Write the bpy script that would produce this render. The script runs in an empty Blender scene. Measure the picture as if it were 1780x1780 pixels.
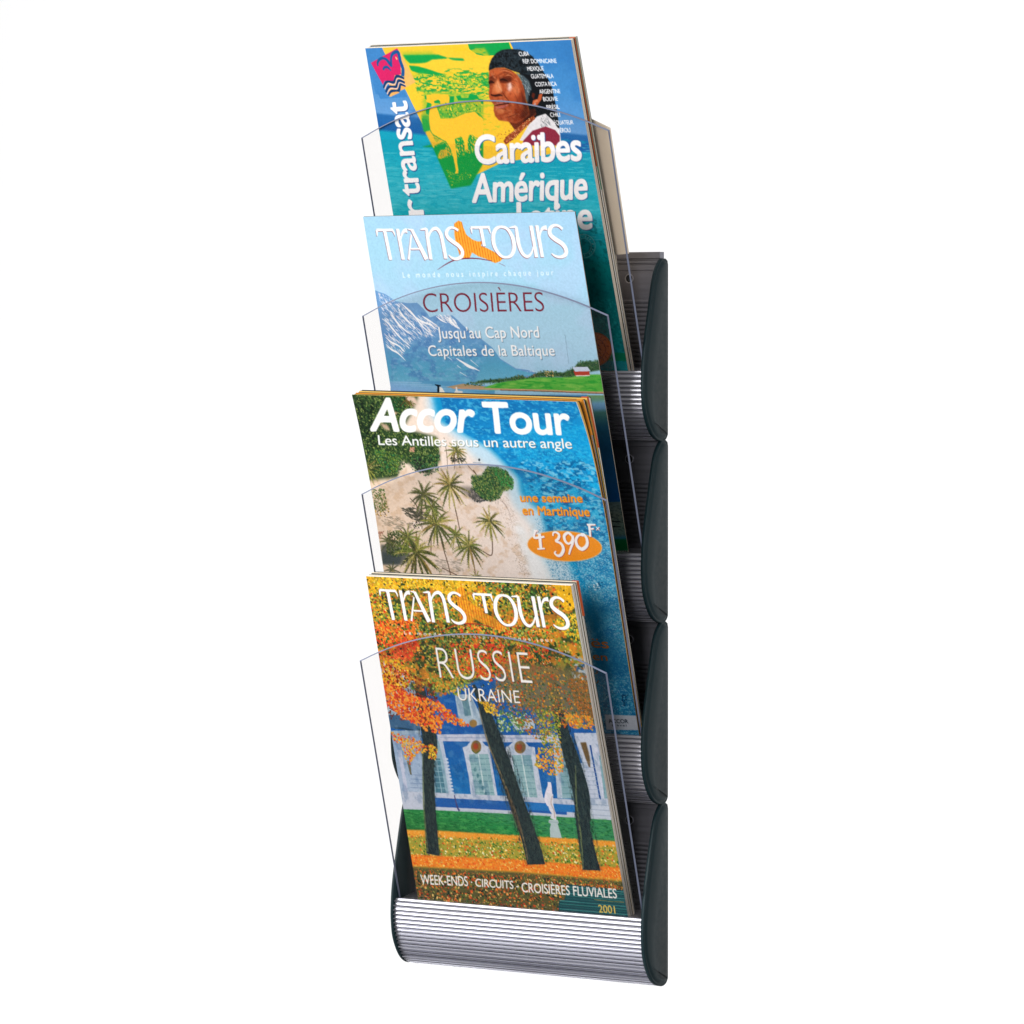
import bpy, bmesh, math
import numpy as np
from mathutils import Vector
# measurements and printed artwork (millimetres on each cover)
D={'W':126.85,'P':154.78,'cam':[7448.7952, 0.5721, 1999.6369, -3113.7558, 490.9848, 591.2142],'n':[0.0043, 0.9556, 0.2947],
'wall_shadow':[[25.55, -39.16, 675.53], [85.23, -42.18, 684.45], [116.94, -37.7, 669.46], [115.66, -5.25, 564.26], [102.33, -4.94, 563.43], [100.19, 12.69, 506.31], [96.84, 24.84, 466.95], [-100.61, 25.94, 466.25], [-96.05, 1.01, 547.02], [-89.49, -26.67, 636.68]],
'covers':[
{'k':0,'W':212.2,'H':291.4,'corners':[[-108.44, 9.0, 465.3], [107.02, 9.0, 462.18], [-106.65, -76.5, 742.52], [102.31, -76.5, 742.03]],'curl':[0, 0, 0],'ops':[
['f','2a9fb4'],
['g',[122.86,2.29],[89.86,291.23],[[0,'3f82bd'],[0.12,'4a8cc4'],[0.235,'6699cc'],[0.243,'2b6aa6'],[0.285,'1f62a2'],[0.295,'17a3bd'],[0.35,'10a8c0'],[0.42,'35b4c6'],[0.5,'3cb6c6'],[0.55,'22aab4'],[0.6,'159aa0'],[0.63,'128484'],[0.72,'0f6f72'],[0.85,'13787a'],[0.93,'17808a'],[1,'16707c']],[[-16.86,-23.16],[292.74,-11.16],[233.83,316.47],[-84.29,324.5]]],
['n',[[-38.32,84.76],[256.35,85.49],[255.58,174.83],[-55.69,173.94]],8,2,'12a0b6',0.5,0.7,0.5,2],
['n',[[-39.34,89.96],[255.37,90.41],[255.58,174.83],[-55.69,173.94]],12,1.2,'62c6d2',0.56,0.75,0.6,3],
['n',[[-16.86,-23.16],[275.96,-11.8],[260.27,65.87],[-34.74,66.6]],25,12,'3576b4',0.5,0.8,0.4,4],
['n',[[185.8,154.41],[259.49,154.91],[237.73,295.98],[158.13,297.65]],3,2.4,'0b5a60',0.5,0.7,0.5,5],
['n',[[189.15,225.38],[245.8,224.99],[237.73,295.98],[186.78,297.05]],1.4,1.4,'3fa0a0',0.55,0.7,0.5,6],
['p','14785a',[[191.5,272.33],[225.34,272.8],[223.97,279.95],[190.02,280.04]],1,0],
['p','2a8a92',[[189.92,280.55],[223.97,279.95],[222.45,293.75],[187.27,294.47]],0.6,1],
['p','f4c63a',[[19.43,-3.88],[149.38,-3.27],[184.39,95.97],[119.83,105.09],[67.35,124.6]],1,0],
['p','12a04e',[[106.72,-4.82],[148.6,-3.3],[151.4,10.23],[122.64,11.29],[115.0,9.68],[108.01,4.7]],1,0],
['n',[[27.89,0.54],[124.13,3.91],[135.33,27.23],[42.44,25.76]],16,4,'e2c22e',0.5,0.75,0.7,7],
['p','8ab83a',[[37.63,5.0],[69.25,5.4],[74.45,11.72],[38.83,11.22]],0.7,2],
['p','12a04e',[[38.76,7.51],[75.13,8.33],[84.19,11.36],[80.45,13.96],[54.27,15.43],[44.57,15.11],[41.12,11.98]],1,0.5],
['p','12a04e',[[84.19,11.36],[100.02,12.56],[101.21,14.64],[89.96,14.68]],1,0.6],
['p','f6c83c',[[60.72,15.64],[67.81,12.59],[80.8,12.2],[99.48,15.26],[119.48,11.18],[130.54,11.55],[137.21,17.84],[129.56,24.35],[88.01,24.42],[66.12,21.01]],1,0.6],
['p','12a04e',[[42.92,16.84],[52.16,17.83],[62.9,20.91],[78.01,26.16],[65.17,25.77],[50.94,23.96],[44.21,21.0]],1,0.4],
['n',[[45.15,20.35],[129.83,23.01],[124.97,47.25],[47.8,39.67],[44.86,29.96]],7,1.6,'159f4a',0.52,0.62,0.9,8],
['n',[[44.33,24.44],[129.29,25.69],[125.36,77.18],[55.23,75.69]],9,2.5,'b9c83a',0.52,0.7,0.8,9],
['n',[[45.95,24.49],[125.86,26.94],[121.81,47.17],[46.98,43.78]],2.2,1,'2a9a48',0.58,0.66,0.9,10],
['d',[[65.03,26.45],[123.74,29.59],[122.39,36.32],[73.03,34.9]],130,0.3,0.8,['1c9a48','7ab83c','d8c83a'],2.5,[60,100],1,11],
['p','8fb83c',[[53.7,41.98],[82.43,41.32],[114.28,45.09],[111.98,56.61],[80.65,64.57],[46.69,65.72]],0.7,1.5],
['p','f3bd36',[[55.7,43.5],[65.01,42.78],[78.55,43.64],[79.01,47.05],[76.42,60.09],[70.18,57.02],[65.74,53.5],[59.76,51.89],[54.54,49.31]],1,0.4],
['p','109c4c',[[53.79,44.42],[55.7,43.5],[55.5,47.39],[53.88,46.86]],1,0.3],
['p','109c4c',[[55.58,49.83],[59.38,50.9],[59.47,53.34],[56.52,56.68],[55.08,61.04],[52.42,59.99],[52.52,56.58]],1,0.3],
['p','109c4c',[[64.6,53.47],[69.05,54.07],[69.13,59.43],[75.75,60.56],[78.53,49.46],[79.96,45.13],[84.5,45.25],[81.82,55.85],[79.15,63.56],[66.56,63.75],[65.72,59.34]],1,0.3],
['p','109c4c',[[86.19,45.3],[90.91,44.46],[91.56,46.9],[98.33,47.08],[100.79,43.28],[107.82,44.92],[109.49,47.86],[103.58,49.15],[87.69,49.21]],1,0.3],
['p','109c4c',[[86.73,54.04],[97.18,52.85],[97.64,56.25],[94.71,59.56],[85.67,59.34]],1,0.3],
['p','109c4c',[[47.07,63.78],[52.59,64.88],[53.73,67.84],[53.52,74.68],[46.95,76.01],[46.86,70.62]],1,0.3],
['p','109c4c',[[62.62,49.04],[67.46,47.71],[69.35,49.7],[66.79,51.1],[62.85,50.75]],1,0.3],
['p','109c4c',[[104.75,60.29],[107.93,61.34],[110.26,65.26],[109.68,68.15],[106.24,64.2]],1,0.3],
['p','109c4c',[[107.24,47.8],[113.51,48.93],[112.75,52.77],[109.11,49.78]],1,0.3],
['p','5ab04a',[[87.2,54.53],[96.42,53.8],[94.34,58.59],[86.99,58.41]],0.7,0.8],
['p','149c48',[[42.05,89.16],[107.87,77.3],[102.41,104.88],[85.91,124.16],[64.95,126.85],[53.38,89.86]],1,0.6],
['d',[[53.48,89.37],[74.26,82.44],[101.11,78.62],[103.4,92.74],[79.78,97.68],[59.53,99.29]],420,0.35,0.9,['e8bf38','8fb83c','f3c63e','149c48','149c48'],2.5,[50,110],1,12],
['p','e6b83a',[[48.09,76.04],[55.23,74.72],[66.22,82.77],[62.13,86.11],[53.48,89.37]],1,0.5],
['d',[[55.79,77.67],[63.58,78.81],[62.42,84.65],[55.96,85.5]],50,0.3,0.8,['6aa83c','b8a838'],3,[50,90],1,13],
['p','dcb43a',[[59.55,93.4],[69.79,90.66],[71.1,95.57],[59.34,100.26],[56.69,99.24]],1,0.5],
['d',[[59.74,92.43],[70.26,91.15],[71.57,96.07],[59.44,99.77]],70,0.3,0.8,['2f9a48','c8a838'],2.5,[30,80],1,14],
['p','109c4c',[[54.53,89.88],[67.25,86.21],[68.28,89.65],[60.88,92.45],[57.93,95.83],[54.8,94.3]],1,0.3],
['p','7fb63e',[[57.38,52.31],[80.51,50.97],[112.46,54.21],[109.87,67.18],[101.38,60.21],[80.56,65.05],[65.13,65.18],[65.06,56.89],[62.61,51.96],[55.95,56.67]],0.75,1],
['d',[[66.88,50.61],[112.94,51.81],[110.35,64.78],[80.75,64.08],[66.46,64.23]],160,0.4,1.0,['2f9a48','c8c83c','e8c840','149c48'],1.8,[0,180],1,15],
['p','3aa648',[[47.65,60.86],[55.55,61.54],[53.73,67.84],[54.09,74.7],[47.04,75.52],[45.91,69.62]],0.8,1],
['s','2f9a48',[[59.33,52.61],[56.32,57.65],[54.39,63.95],[53.72,70.78],[55.7,78.15],[68.01,85.25]],[0.81],0.8,0.2],
['s','2f9a48',[[66.32,64.96],[80.05,64.75],[92.81,60.58],[102.67,59.37],[106.43,63.24]],[0.61],0.8,0.2],
['p','f7c63c',[[59.28,52.85],[61.47,51.93],[63.93,53.94],[65.34,58.36],[66.37,64.72],[80.09,64.55],[92.82,60.49],[102.69,59.28],[106.43,63.24],[110.16,65.74],[106.62,83.58],[99.32,81.98],[93.98,77.5],[91.14,83.27],[89.71,87.62],[89.32,92.48],[85.93,92.42],[86.61,86.1],[84.94,80.22],[77.66,82.51],[76.78,92.74],[76.76,98.6],[75.9,102.98],[75.87,110.32],[75.01,113.25],[71.52,113.69],[73.23,110.77],[73.06,102.94],[72.99,97.56],[71.4,91.18],[68.11,84.76],[55.79,77.67],[54.19,74.21],[54.3,67.86],[54.89,62.01],[56.32,57.65]],1,0.25],
['d',[[63.28,109.25],[73.5,115.19],[88.59,110.51],[87.25,117.33],[66.09,123.92]],150,0.3,0.7,['4fb04a','a8b83a','2aa048'],2,[0,60],1,16],
['d',[[77.05,97.14],[99.29,87.8],[95.46,107.2],[76.52,114.25]],50,0.2,0.4,['6ab84a'],1.5,[0,180],1,17],
['p','f0b868',[[18.03,-2.1],[35.52,-3.48],[35.97,3.74],[47.01,31.74],[34.09,36.99],[18.9,43.82],[17.0,43.77]],1,0.3],
['p','4585c0',[[-2.98,-0.43],[18.02,0.31],[19.84,5.59],[19.0,33.74],[15.97,44.14],[18.83,44.22],[33.85,38.19],[35.89,44.68],[7.08,45.52],[-1.64,16.96]],1,0],
['p','4585c0',[[-0.27,0.47],[17.9,0.91],[20.55,6.82],[3.86,13.51],[15.12,34.03],[15.66,40.9],[3.11,41.37]],1,0],
['p','eec040',[[18.03,-2.1],[35.99,-3.46],[36.37,1.75],[20.63,6.42]],1,0.3],
['p','d42a68',[[3.66,13.3],[33.85,1.27],[35.58,5.73],[33.25,24.5],[26.45,25.1],[24.07,29.86],[15.04,29.59],[12.42,33.14]],1,0],
['s','1f5a92',[[10.26,16.34],[11.26,12.54],[15.15,9.86],[19.83,10.41],[22.91,14.13],[25.12,17.42]],[1.5,2.5,2.75,2.5,2.92,2.08],1,0],
['s','1f5a92',[[24.65,16.2],[25.69,9.81],[28.39,5.89],[33.84,4.87],[34.69,12.51],[36.1,19.78],[34.59,26.15]],[2.08,2.33,2.92,3.17,3.08,3.25,3.33],1,0],
['s','1f5a92',[[15.49,20.13],[16.89,17.96],[20.29,17.67],[23.46,20.98]],[1.92,2.33,2.33,0.83],1,0],
['s','f6c080',[[30.67,8.77],[31.62,11.21]],[1.0,1.42],1,0],
['s','14406e',[[12.58,35.97],[16.71,30.85],[24.31,31.07],[28.67,25.97],[35.84,28.2]],[1.67,2.5,2.75,2.67,1.92],1,0],
['s','14406e',[[14.21,39.79],[18.21,35.33],[25.73,35.32],[29.53,29.98],[35.81,31.95]],[1.67,2.5,2.75,2.67,1.92],1,0],
['s','14406e',[[16.21,42.94],[20.1,39.01],[27.52,38.81],[30.71,33.27],[35.98,35.03]],[1.67,2.5,2.75,2.67,1.92],1,0],
['s','f3c9b0',[[13.57,37.01],[17.89,32.09],[24.86,33.1],[28.78,27.78],[34.82,29.77]],[0.92,1.0,1.0,1.0,0.5],1,0],
['s','f3c9b0',[[15.14,41.58],[19.47,36.65],[26.61,36.76],[30.24,31.66],[36.38,34.32]],[0.92,1.0,1.0,1.0,0.5],1,0],
['p','f2ae60',[[18.98,43.42],[21.6,39.86],[26.9,39.6],[28.64,40.46],[24.05,41.94]],1,0],
['p','f2ae60',[[29.98,38.48],[32.04,35.32],[36.69,35.86],[33.46,37.77]],1,0],
['p','12171b',[[148.79,21.24],[167.0,12.32],[175.4,19.3],[179.56,27.8],[182.44,32.91],[184.87,40.24],[185.25,48.08],[185.63,55.92],[185.81,61.53],[185.54,69.37],[185.27,77.22],[173.63,76.97],[160.06,66.53],[157.83,58.03],[156.71,43.94],[154.86,27.04]],1,0.3],
['p','232d33',[[124.11,24.13],[125.4,19.37],[129.21,13.59],[134.77,8.99],[141.91,6.32],[149.9,5.92],[158.93,6.79],[165.04,9.01],[170.19,12.71],[174.86,18.72],[178.06,25.52],[178.91,27.78],[167.43,29.67],[154.86,27.04],[146.21,24.25],[140.11,21.81],[130.81,22.08]],1,0.3],
['n',[[124.5,23.86],[129.21,13.59],[141.89,6.43],[158.93,6.79],[170.19,12.71],[178.91,27.78],[154.86,27.04],[140.11,21.81]],2.4,2.4,'0c1114',0.45,0.65,0.9,18],
['n',[[125.15,23.88],[129.21,13.59],[141.78,6.99],[158.82,7.35],[169.43,13.24],[177.08,27.17],[154.97,26.49],[140.17,21.53]],1.2,1.2,'3f4a50',0.58,0.72,0.6,19],
['s','3f4c54',[[137.94,9.66],[146.79,8.28],[155.83,9.15],[163.09,12.19]],[0.6,0.95,0.71,0.36],0.7,0.5],
['p','6a2f1a',[[134.9,67.64],[153.58,59.62],[164.33,58.19],[164.63,63.26],[155.7,68.69],[144.78,77.48],[140.86,77.4]],1,0.4],
['p','2a120c',[[150.08,64.04],[161.96,57.01],[165.08,61.02],[151.12,71.97]],0.7,0.8],
['p','a9502c',[[124.63,23.86],[132.18,21.84],[140.08,21.98],[147.41,24.85],[153.1,29.23],[155.9,34.93],[156.94,42.82],[156.69,51.25],[157.51,56.33],[157.8,63.1],[150.71,67.44],[142.2,70.64],[134.68,68.77],[125.71,67.43],[122.82,63.68],[122.13,58.84],[123.67,53.78],[121.62,51.46],[119.85,47.74],[120.28,42.94],[122.19,37.34],[122.53,31.7]],1,0.35],
['p','7a3018',[[153.74,32.62],[156.94,42.82],[156.69,51.25],[157.8,63.1],[149.29,67.97],[137.07,69.96],[142.91,60.48],[147.76,49.33]],0.75,1.6],
['p','c8683a',[[125.59,25.02],[138.63,22.61],[145.93,25.65],[147.65,30.19],[137.62,27.64],[127.55,28.46]],0.6,1.2],
['p','d07a4a',[[126.87,31.83],[132.79,32.0],[134.93,41.08],[130.2,44.91],[123.96,43.04]],0.7,0.9],
['p','c4623a',[[138.67,35.55],[152.43,32.58],[153.45,43.85],[145.15,49.26],[138.08,45.12]],0.8,1.6],
['p','e8c8c4',[[140.64,35.61],[144.79,34.61],[145.2,39.12],[141.8,42.97],[139.85,41.22]],0.85,1],
['p','5a2212',[[133.24,29.76],[143.95,28.96],[147.2,32.43],[142.83,34.55],[133.65,34.28]],0.75,0.8],
['s','1c0d0a',[[133.66,32.59],[137.38,32.14],[141.69,33.67]],[0.83,2.02,0.6],1,0],
['s','1c0d0a',[[121.92,35.07],[124.5,33.73],[127.62,34.67]],[1.19,2.62,0.6],1,0.2],
['s','5a2212',[[123.15,30.59],[128.86,28.5]],[1.43,0.95],0.8,0.4],
['s','5a2212',[[131.38,29.14],[139.93,26.02],[146.57,29.04]],[0.6,1.07,0.48],0.6,0.6],
['s','e3a07c',[[126.02,26.16],[127.98,29.6],[130.82,31.94]],[0.6,0.71,0.36],0.7,0.4],
['s','e8b090',[[129.15,36.97],[132.64,39.33],[133.82,43.31]],[0.6,0.83,0.6],0.7,0.4],
['s','2a0f0a',[[121.93,44.96],[126.03,45.92],[130.75,45.49],[133.92,46.14]],[1.07,1.79,2.02,0.95],0.9,0.3],
['s','6a2814',[[134.05,42.19],[136.43,46.77],[140.12,51.38]],[0.48,0.83,0.6],0.8,0.3],
['s','b0665c',[[124.9,53.25],[130.94,51.14],[138.7,51.91]],[1.19,3.57,1.19],1,0.3],
['s','b8655a',[[124.73,55.79],[130.58,56.22],[137.98,53.87]],[0.83,2.38,1.07],1,0.4],
['s','2a0d0c',[[123.45,54.91],[130.43,53.67],[139.18,52.77]],[0.6,0.83,0.95],1,0.15],
['s','d98a5c',[[123.01,59.43],[128.28,57.86],[133.19,59.68]],[1.19,2.38,0.6],0.6,0.8],
['s','6a2814',[[122.55,63.39],[131.98,62.48],[141.17,59.31]],[0.6,1.07,0.6],0.5,0.8],
['s','5e2614',[[140.02,28.84],[145.03,30.11],[147.86,32.45]],[0.36,0.54,0.24],0.6,0.3],
['s','5e2614',[[139.81,26.58],[144.51,26.16],[147.22,29.06]],[0.36,0.54,0.24],0.6,0.3],
['s','5e2614',[[144.79,34.61],[147.84,35.82],[149.78,39.25]],[0.36,0.54,0.24],0.6,0.3],
['s','5e2614',[[128.44,23.98],[128.86,28.5]],[0.36,0.54,0.24],0.6,0.3],
['n',[[124.63,23.86],[140.08,21.98],[153.1,29.23],[156.94,42.82],[157.8,63.1],[142.2,70.64],[125.71,67.43],[121.62,51.46],[120.28,42.94]],4,3,'e09a70',0.5,0.8,0.22,20],
['n',[[124.63,23.86],[140.08,21.98],[153.1,29.23],[156.94,42.82],[157.8,63.1],[142.2,70.64],[125.71,67.43],[121.62,51.46],[120.28,42.94]],3,4,'5a2414',0.52,0.8,0.3,21],
['s','4e1f10',[[135.02,24.18],[142.36,23.74],[148.98,26.86]],[0.12,0.42,0.12],0.75,0.15],
['s','4e1f10',[[126.13,25.6],[127.32,29.58],[126.65,32.95]],[0.12,0.42,0.12],0.75,0.15],
['s','4e1f10',[[130.3,26.29],[130.71,30.81],[129.38,34.16]],[0.12,0.42,0.12],0.75,0.15],
['s','4e1f10',[[138.05,28.78],[142.92,27.52],[147.22,29.06],[149.28,31.93]],[0.12,0.48,0.12],0.75,0.15],
['s','4e1f10',[[143.91,35.71],[146.85,37.48],[148.14,40.89]],[0.12,0.36,0.12],0.75,0.15],
['s','4e1f10',[[145.67,33.51],[149.59,33.62],[153.06,35.97]],[0.12,0.36,0.12],0.75,0.15],
['s','4e1f10',[[134.48,43.33],[136.86,47.91],[140.55,52.52],[140.42,56.47]],[0.12,0.54,0.12],0.75,0.15],
['s','4e1f10',[[123.39,49.25],[123.36,54.34]],[0.12,0.48,0.12],0.75,0.15],
['s','4e1f10',[[124.77,58.91],[129.05,57.31],[134.13,58.29],[137.56,60.92]],[0.12,0.42,0.12],0.75,0.15],
['s','4e1f10',[[132.07,65.31],[140.27,63.81],[148.14,60.61]],[0.12,0.48,0.12],0.75,0.15],
['s','4e1f10',[[152.39,39.32],[153.66,46.11],[152.74,53.96]],[0.12,0.42,0.12],0.75,0.15],
['s','4e1f10',[[145.62,43.64],[147.76,49.33],[147.18,55.51]],[0.12,0.36,0.12],0.75,0.15],
['s','f0b48c',[[134.19,25.0],[141.55,24.5],[148.19,27.51]],[0.12,0.36,0.12],0.65,0.25],
['s','f0b48c',[[130.82,31.94],[131.45,37.04],[132.3,41.01]],[0.12,0.71,0.12],0.65,0.25],
['s','f0b48c',[[139.25,29.38],[144.04,28.51],[147.0,30.17]],[0.12,0.36,0.12],0.65,0.25],
['s','f0b48c',[[134.67,48.98],[137.05,53.56]],[0.12,0.48,0.12],0.65,0.25],
['s','f0b48c',[[125.2,60.05],[131.34,59.07]],[0.12,0.48,0.12],0.65,0.25],
['s','f0b48c',[[150.04,31.39],[152.84,37.09]],[0.12,0.48,0.12],0.65,0.25],
['p','56666c',[[151.05,26.37],[158.32,29.39],[162.96,34.02],[164.22,40.78],[160.29,45.72],[158.18,52.98],[156.46,50.12],[157.27,41.15],[155.47,33.8]],0.9,0.6],
['d',[[152.24,26.96],[161.56,32.85],[163.9,40.77],[158.85,49.62],[157.27,41.15]],70,0.25,0.5,['8a979c','3a464c','a8b0b2'],5,[50,80],1,22],
['p','b85a34',[[162.19,54.2],[163.84,50.87],[168.61,49.88],[170.69,46.01],[174.42,45.27],[172.07,50.53],[166.84,55.45],[163.48,55.92]],1,0.3],
['p','5a2416',[[164.53,44.16],[166.9,45.34],[164.6,50.33],[162.88,47.48]],1,0.4],
['s','e0906a',[[164.04,53.13],[168.39,50.99]],[1.19,1.79],0.7,0.4],
['s','c8b8bc',[[163.65,55.08],[165.88,53.74]],[1.19,0.95],0.8,0.3],
['p','e4e0e2',[[143.21,85.38],[155.03,72.06],[164.94,64.96],[173.85,62.81],[179.83,68.68],[185.16,77.78],[184.56,87.32],[171.18,89.31]],1,0.3],
['d',[[166.24,64.99],[176.08,64.66],[178.18,73.69],[167.59,74.59]],60,0.3,0.6,['9aa0a4','5f686c','c8c8cc'],5,[50,90],1,23],
['p','8f2f44',[[147.13,85.45],[157.93,77.2],[171.65,73.83],[180.75,77.12],[184.27,82.25],[182.6,90.65],[144.93,89.94]],1,0.3],
['s','9a4a2a',[[162.23,65.46],[151.12,71.97],[142.05,77.99],[133.07,83.47],[127.7,87.34]],[2.98,4.17,4.76,5.36,3.57],1,0],
['d',[[160.5,64.29],[163.31,66.61],[150.45,75.34],[136.67,85.25],[128.35,87.36],[133.63,80.65],[148.62,71.35]],260,0.25,0.5,['e0a060','7a3018','d8603a','f0c890','5a2212'],1.2,[0,180],1,24],
['d',[[136.42,69.26],[147.37,77.65],[130.45,83.42],[117.83,83.17]],60,0.25,0.5,['e0a060','7a3018','d8603a'],1.2,[0,180],1,25],
['p','3a170c',[[154.11,43.87],[156.69,51.25],[157.83,58.03],[157.8,63.1],[152.13,66.91],[147.13,65.67],[152.84,56.78]],0.6,1.2],
['p','4a1e10',[[123.17,31.15],[126.0,29.54],[130.27,31.36],[128.83,35.27],[123.23,36.8],[121.98,35.07]],0.55,0.7],
['p','4a1e10',[[133.56,31.46],[143.61,30.63],[145.67,33.51],[141.29,35.63],[134.19,34.86]],0.5,0.6],
['p','e09468',[[129.05,34.15],[132.56,33.12],[134.06,38.8],[133.94,42.75],[129.83,43.48],[127.59,41.44]],0.55,0.7],
['p','dc8c5e',[[144.77,37.98],[150.45,35.9],[151.94,41.56],[148.55,45.4],[144.31,43.6]],0.35,1.2],
['p','f2d0c0',[[141.51,36.2],[143.97,35.43],[144.4,38.53],[142.01,41.28]],0.6,0.5],
['p','d4824f',[[123.88,60.02],[130.14,58.47],[133.08,60.24],[129.35,62.42]],0.45,0.8],
['s','e8a880',[[124.25,28.36],[122.92,31.71]],[0.18,0.54,0.18],0.5,0.4],
['s','e8a880',[[127.79,23.96],[138.46,23.45]],[0.18,0.54,0.18],0.5,0.4],
['s','e8a880',[[153.74,32.62],[155.86,41.67]],[0.18,0.54,0.18],0.5,0.4],
['s','a8cfd0',[[200.47,178.71],[199.86,180.71],[198.83,182.64],[197.44,184.42],[195.72,185.98],[193.74,187.25],[191.58,188.21],[189.33,188.79],[187.06,188.99],[184.87,188.79],[182.84,188.2],[181.05,187.25],[179.57,185.96],[178.45,184.4],[177.74,182.61],[177.47,180.68],[177.64,178.66],[178.25,176.65],[179.28,174.72],[180.68,172.94],[182.41,171.39],[184.4,170.11],[186.56,169.17],[188.82,168.59],[191.08,168.4],[193.27,168.61],[195.29,169.2],[197.08,170.16],[198.55,171.44],[199.66,173.0],[200.37,174.78],[200.64,176.71],[200.47,178.71]],[0.48],0.8,0],
['s','a8cfd0',[[196.51,178.7],[196.12,180.01],[195.45,181.27],[194.53,182.43],[193.41,183.44],[192.12,184.28],[190.71,184.9],[189.24,185.28],[187.76,185.41],[186.33,185.28],[185.01,184.89],[183.84,184.27],[182.87,183.43],[182.14,182.41],[181.68,181.25],[181.5,179.98],[181.61,178.67],[182.01,177.36],[182.68,176.1],[183.6,174.94],[184.73,173.92],[186.02,173.09],[187.43,172.47],[188.9,172.1],[190.38,171.97],[191.81,172.11],[193.13,172.49],[194.3,173.12],[195.26,173.95],[195.99,174.97],[196.45,176.13],[196.63,177.39],[196.51,178.7]],[0.48],0.8,0],
['s','a8cfd0',[[197.47,178.7],[199.21,179.44]],[0.05],0.85,0],
['s','a8cfd0',[[196.72,180.79],[198.07,181.97]],[0.58],0.85,0],
['s','a8cfd0',[[195.36,182.72],[196.2,184.23]],[0.58],0.85,0],
['s','a8cfd0',[[193.48,184.31],[193.75,186.06]],[0.58],0.85,0],
['s','a8cfd0',[[191.25,185.46],[190.92,187.28]],[0.05],0.85,0],
['s','a8cfd0',[[188.83,186.05],[187.94,187.81]],[0.58],0.85,0],
['s','a8cfd0',[[186.44,186.05],[185.05,187.6]],[0.58],0.85,0],
['s','a8cfd0',[[184.26,185.45],[182.48,186.67]],[0.58],0.85,0],
['s','a8cfd0',[[182.46,184.3],[180.44,185.09]],[0.05],0.85,0],
['s','a8cfd0',[[181.2,182.7],[179.11,182.99]],[0.58],0.85,0],
['s','a8cfd0',[[180.58,180.77],[178.58,180.53]],[0.58],0.85,0],
['s','a8cfd0',[[180.65,178.67],[178.9,177.93]],[0.58],0.85,0],
['s','a8cfd0',[[181.4,176.57],[180.05,175.4]],[0.05],0.85,0],
['s','a8cfd0',[[182.77,174.65],[181.93,173.13]],[0.58],0.85,0],
['s','a8cfd0',[[184.66,173.05],[184.38,171.31]],[0.58],0.85,0],
['s','a8cfd0',[[186.9,171.92],[187.22,170.09]],[0.58],0.85,0],
['s','a8cfd0',[[189.31,171.33],[190.2,169.58]],[0.05],0.85,0],
['s','a8cfd0',[[191.71,171.34],[193.09,169.79]],[0.58],0.85,0],
['s','a8cfd0',[[193.88,171.94],[195.65,170.73]],[0.58],0.85,0],
['s','a8cfd0',[[195.67,173.09],[197.68,172.31]],[0.58],0.85,0],
['s','a8cfd0',[[196.92,174.69],[199.01,174.41]],[0.05],0.85,0],
['s','a8cfd0',[[197.54,176.61],[199.54,176.85]],[0.58],0.85,0],
['p','cc6a22',[[199.39,269.65],[198.33,273.03],[196.5,276.26],[193.98,279.17],[190.9,281.63],[187.42,283.5],[183.7,284.69],[179.94,285.14],[176.32,284.83],[173.03,283.76],[170.22,282.0],[168.05,279.63],[166.62,276.76],[166.01,273.56],[166.24,270.16],[167.31,266.76],[169.15,263.52],[171.69,260.61],[174.79,258.16],[178.29,256.31],[182.01,255.14],[185.77,254.72],[189.38,255.05],[192.67,256.13],[195.45,257.89],[197.61,260.25],[199.02,263.1],[199.63,266.28]],1,0.2],
['s','7a2c10',[[198.57,269.66],[197.73,272.48],[196.32,275.2],[194.39,277.72],[192.02,279.94],[189.3,281.78],[186.32,283.17],[183.21,284.04],[180.09,284.38],[177.07,284.16],[174.26,283.38],[171.79,282.09],[169.74,280.33],[168.2,278.17],[167.21,275.68],[166.83,272.98],[167.07,270.15],[167.92,267.32],[169.34,264.59],[171.28,262.07],[173.66,259.85],[176.4,258.02],[179.39,256.65],[182.5,255.79],[185.63,255.47],[188.64,255.71],[191.43,256.49],[193.9,257.79],[195.93,259.55],[197.46,261.7],[198.43,264.17],[198.81,266.85],[198.57,269.66]],[0.48],0.8,0],
['s','7a2c10',[[193.12,269.74],[192.57,271.58],[191.65,273.36],[190.39,275.01],[188.84,276.46],[187.06,277.66],[185.12,278.56],[183.09,279.13],[181.05,279.35],[179.08,279.2],[177.25,278.69],[175.64,277.85],[174.3,276.7],[173.29,275.29],[172.66,273.67],[172.41,271.91],[172.56,270.07],[173.11,268.22],[174.04,266.44],[175.31,264.79],[176.86,263.34],[178.65,262.15],[180.59,261.25],[182.62,260.69],[184.66,260.48],[186.63,260.64],[188.46,261.14],[190.06,261.99],[191.39,263.14],[192.4,264.54],[193.03,266.16],[193.28,267.91],[193.12,269.74]],[0.48],0.8,0],
['s','7a2c10',[[194.44,269.72],[196.84,270.71]],[0.05],0.85,0],
['s','7a2c10',[[193.41,272.67],[195.27,274.27]],[0.58],0.85,0],
['s','7a2c10',[[191.53,275.39],[192.69,277.49]],[0.58],0.85,0],
['s','7a2c10',[[188.94,277.67],[189.31,280.1]],[0.58],0.85,0],
['s','7a2c10',[[185.86,279.33],[185.41,281.89]],[0.05],0.85,0],
['s','7a2c10',[[182.53,280.22],[181.3,282.71]],[0.58],0.85,0],
['s','7a2c10',[[179.23,280.28],[177.31,282.49]],[0.58],0.85,0],
['s','7a2c10',[[176.21,279.49],[173.76,281.25]],[0.58],0.85,0],
['s','7a2c10',[[173.74,277.93],[170.95,279.08]],[0.05],0.85,0],
['s','7a2c10',[[172.0,275.72],[169.1,276.17]],[0.58],0.85,0],
['s','7a2c10',[[171.14,273.03],[168.37,272.75]],[0.58],0.85,0],
['s','7a2c10',[[171.23,270.09],[168.81,269.1]],[0.58],0.85,0],
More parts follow.
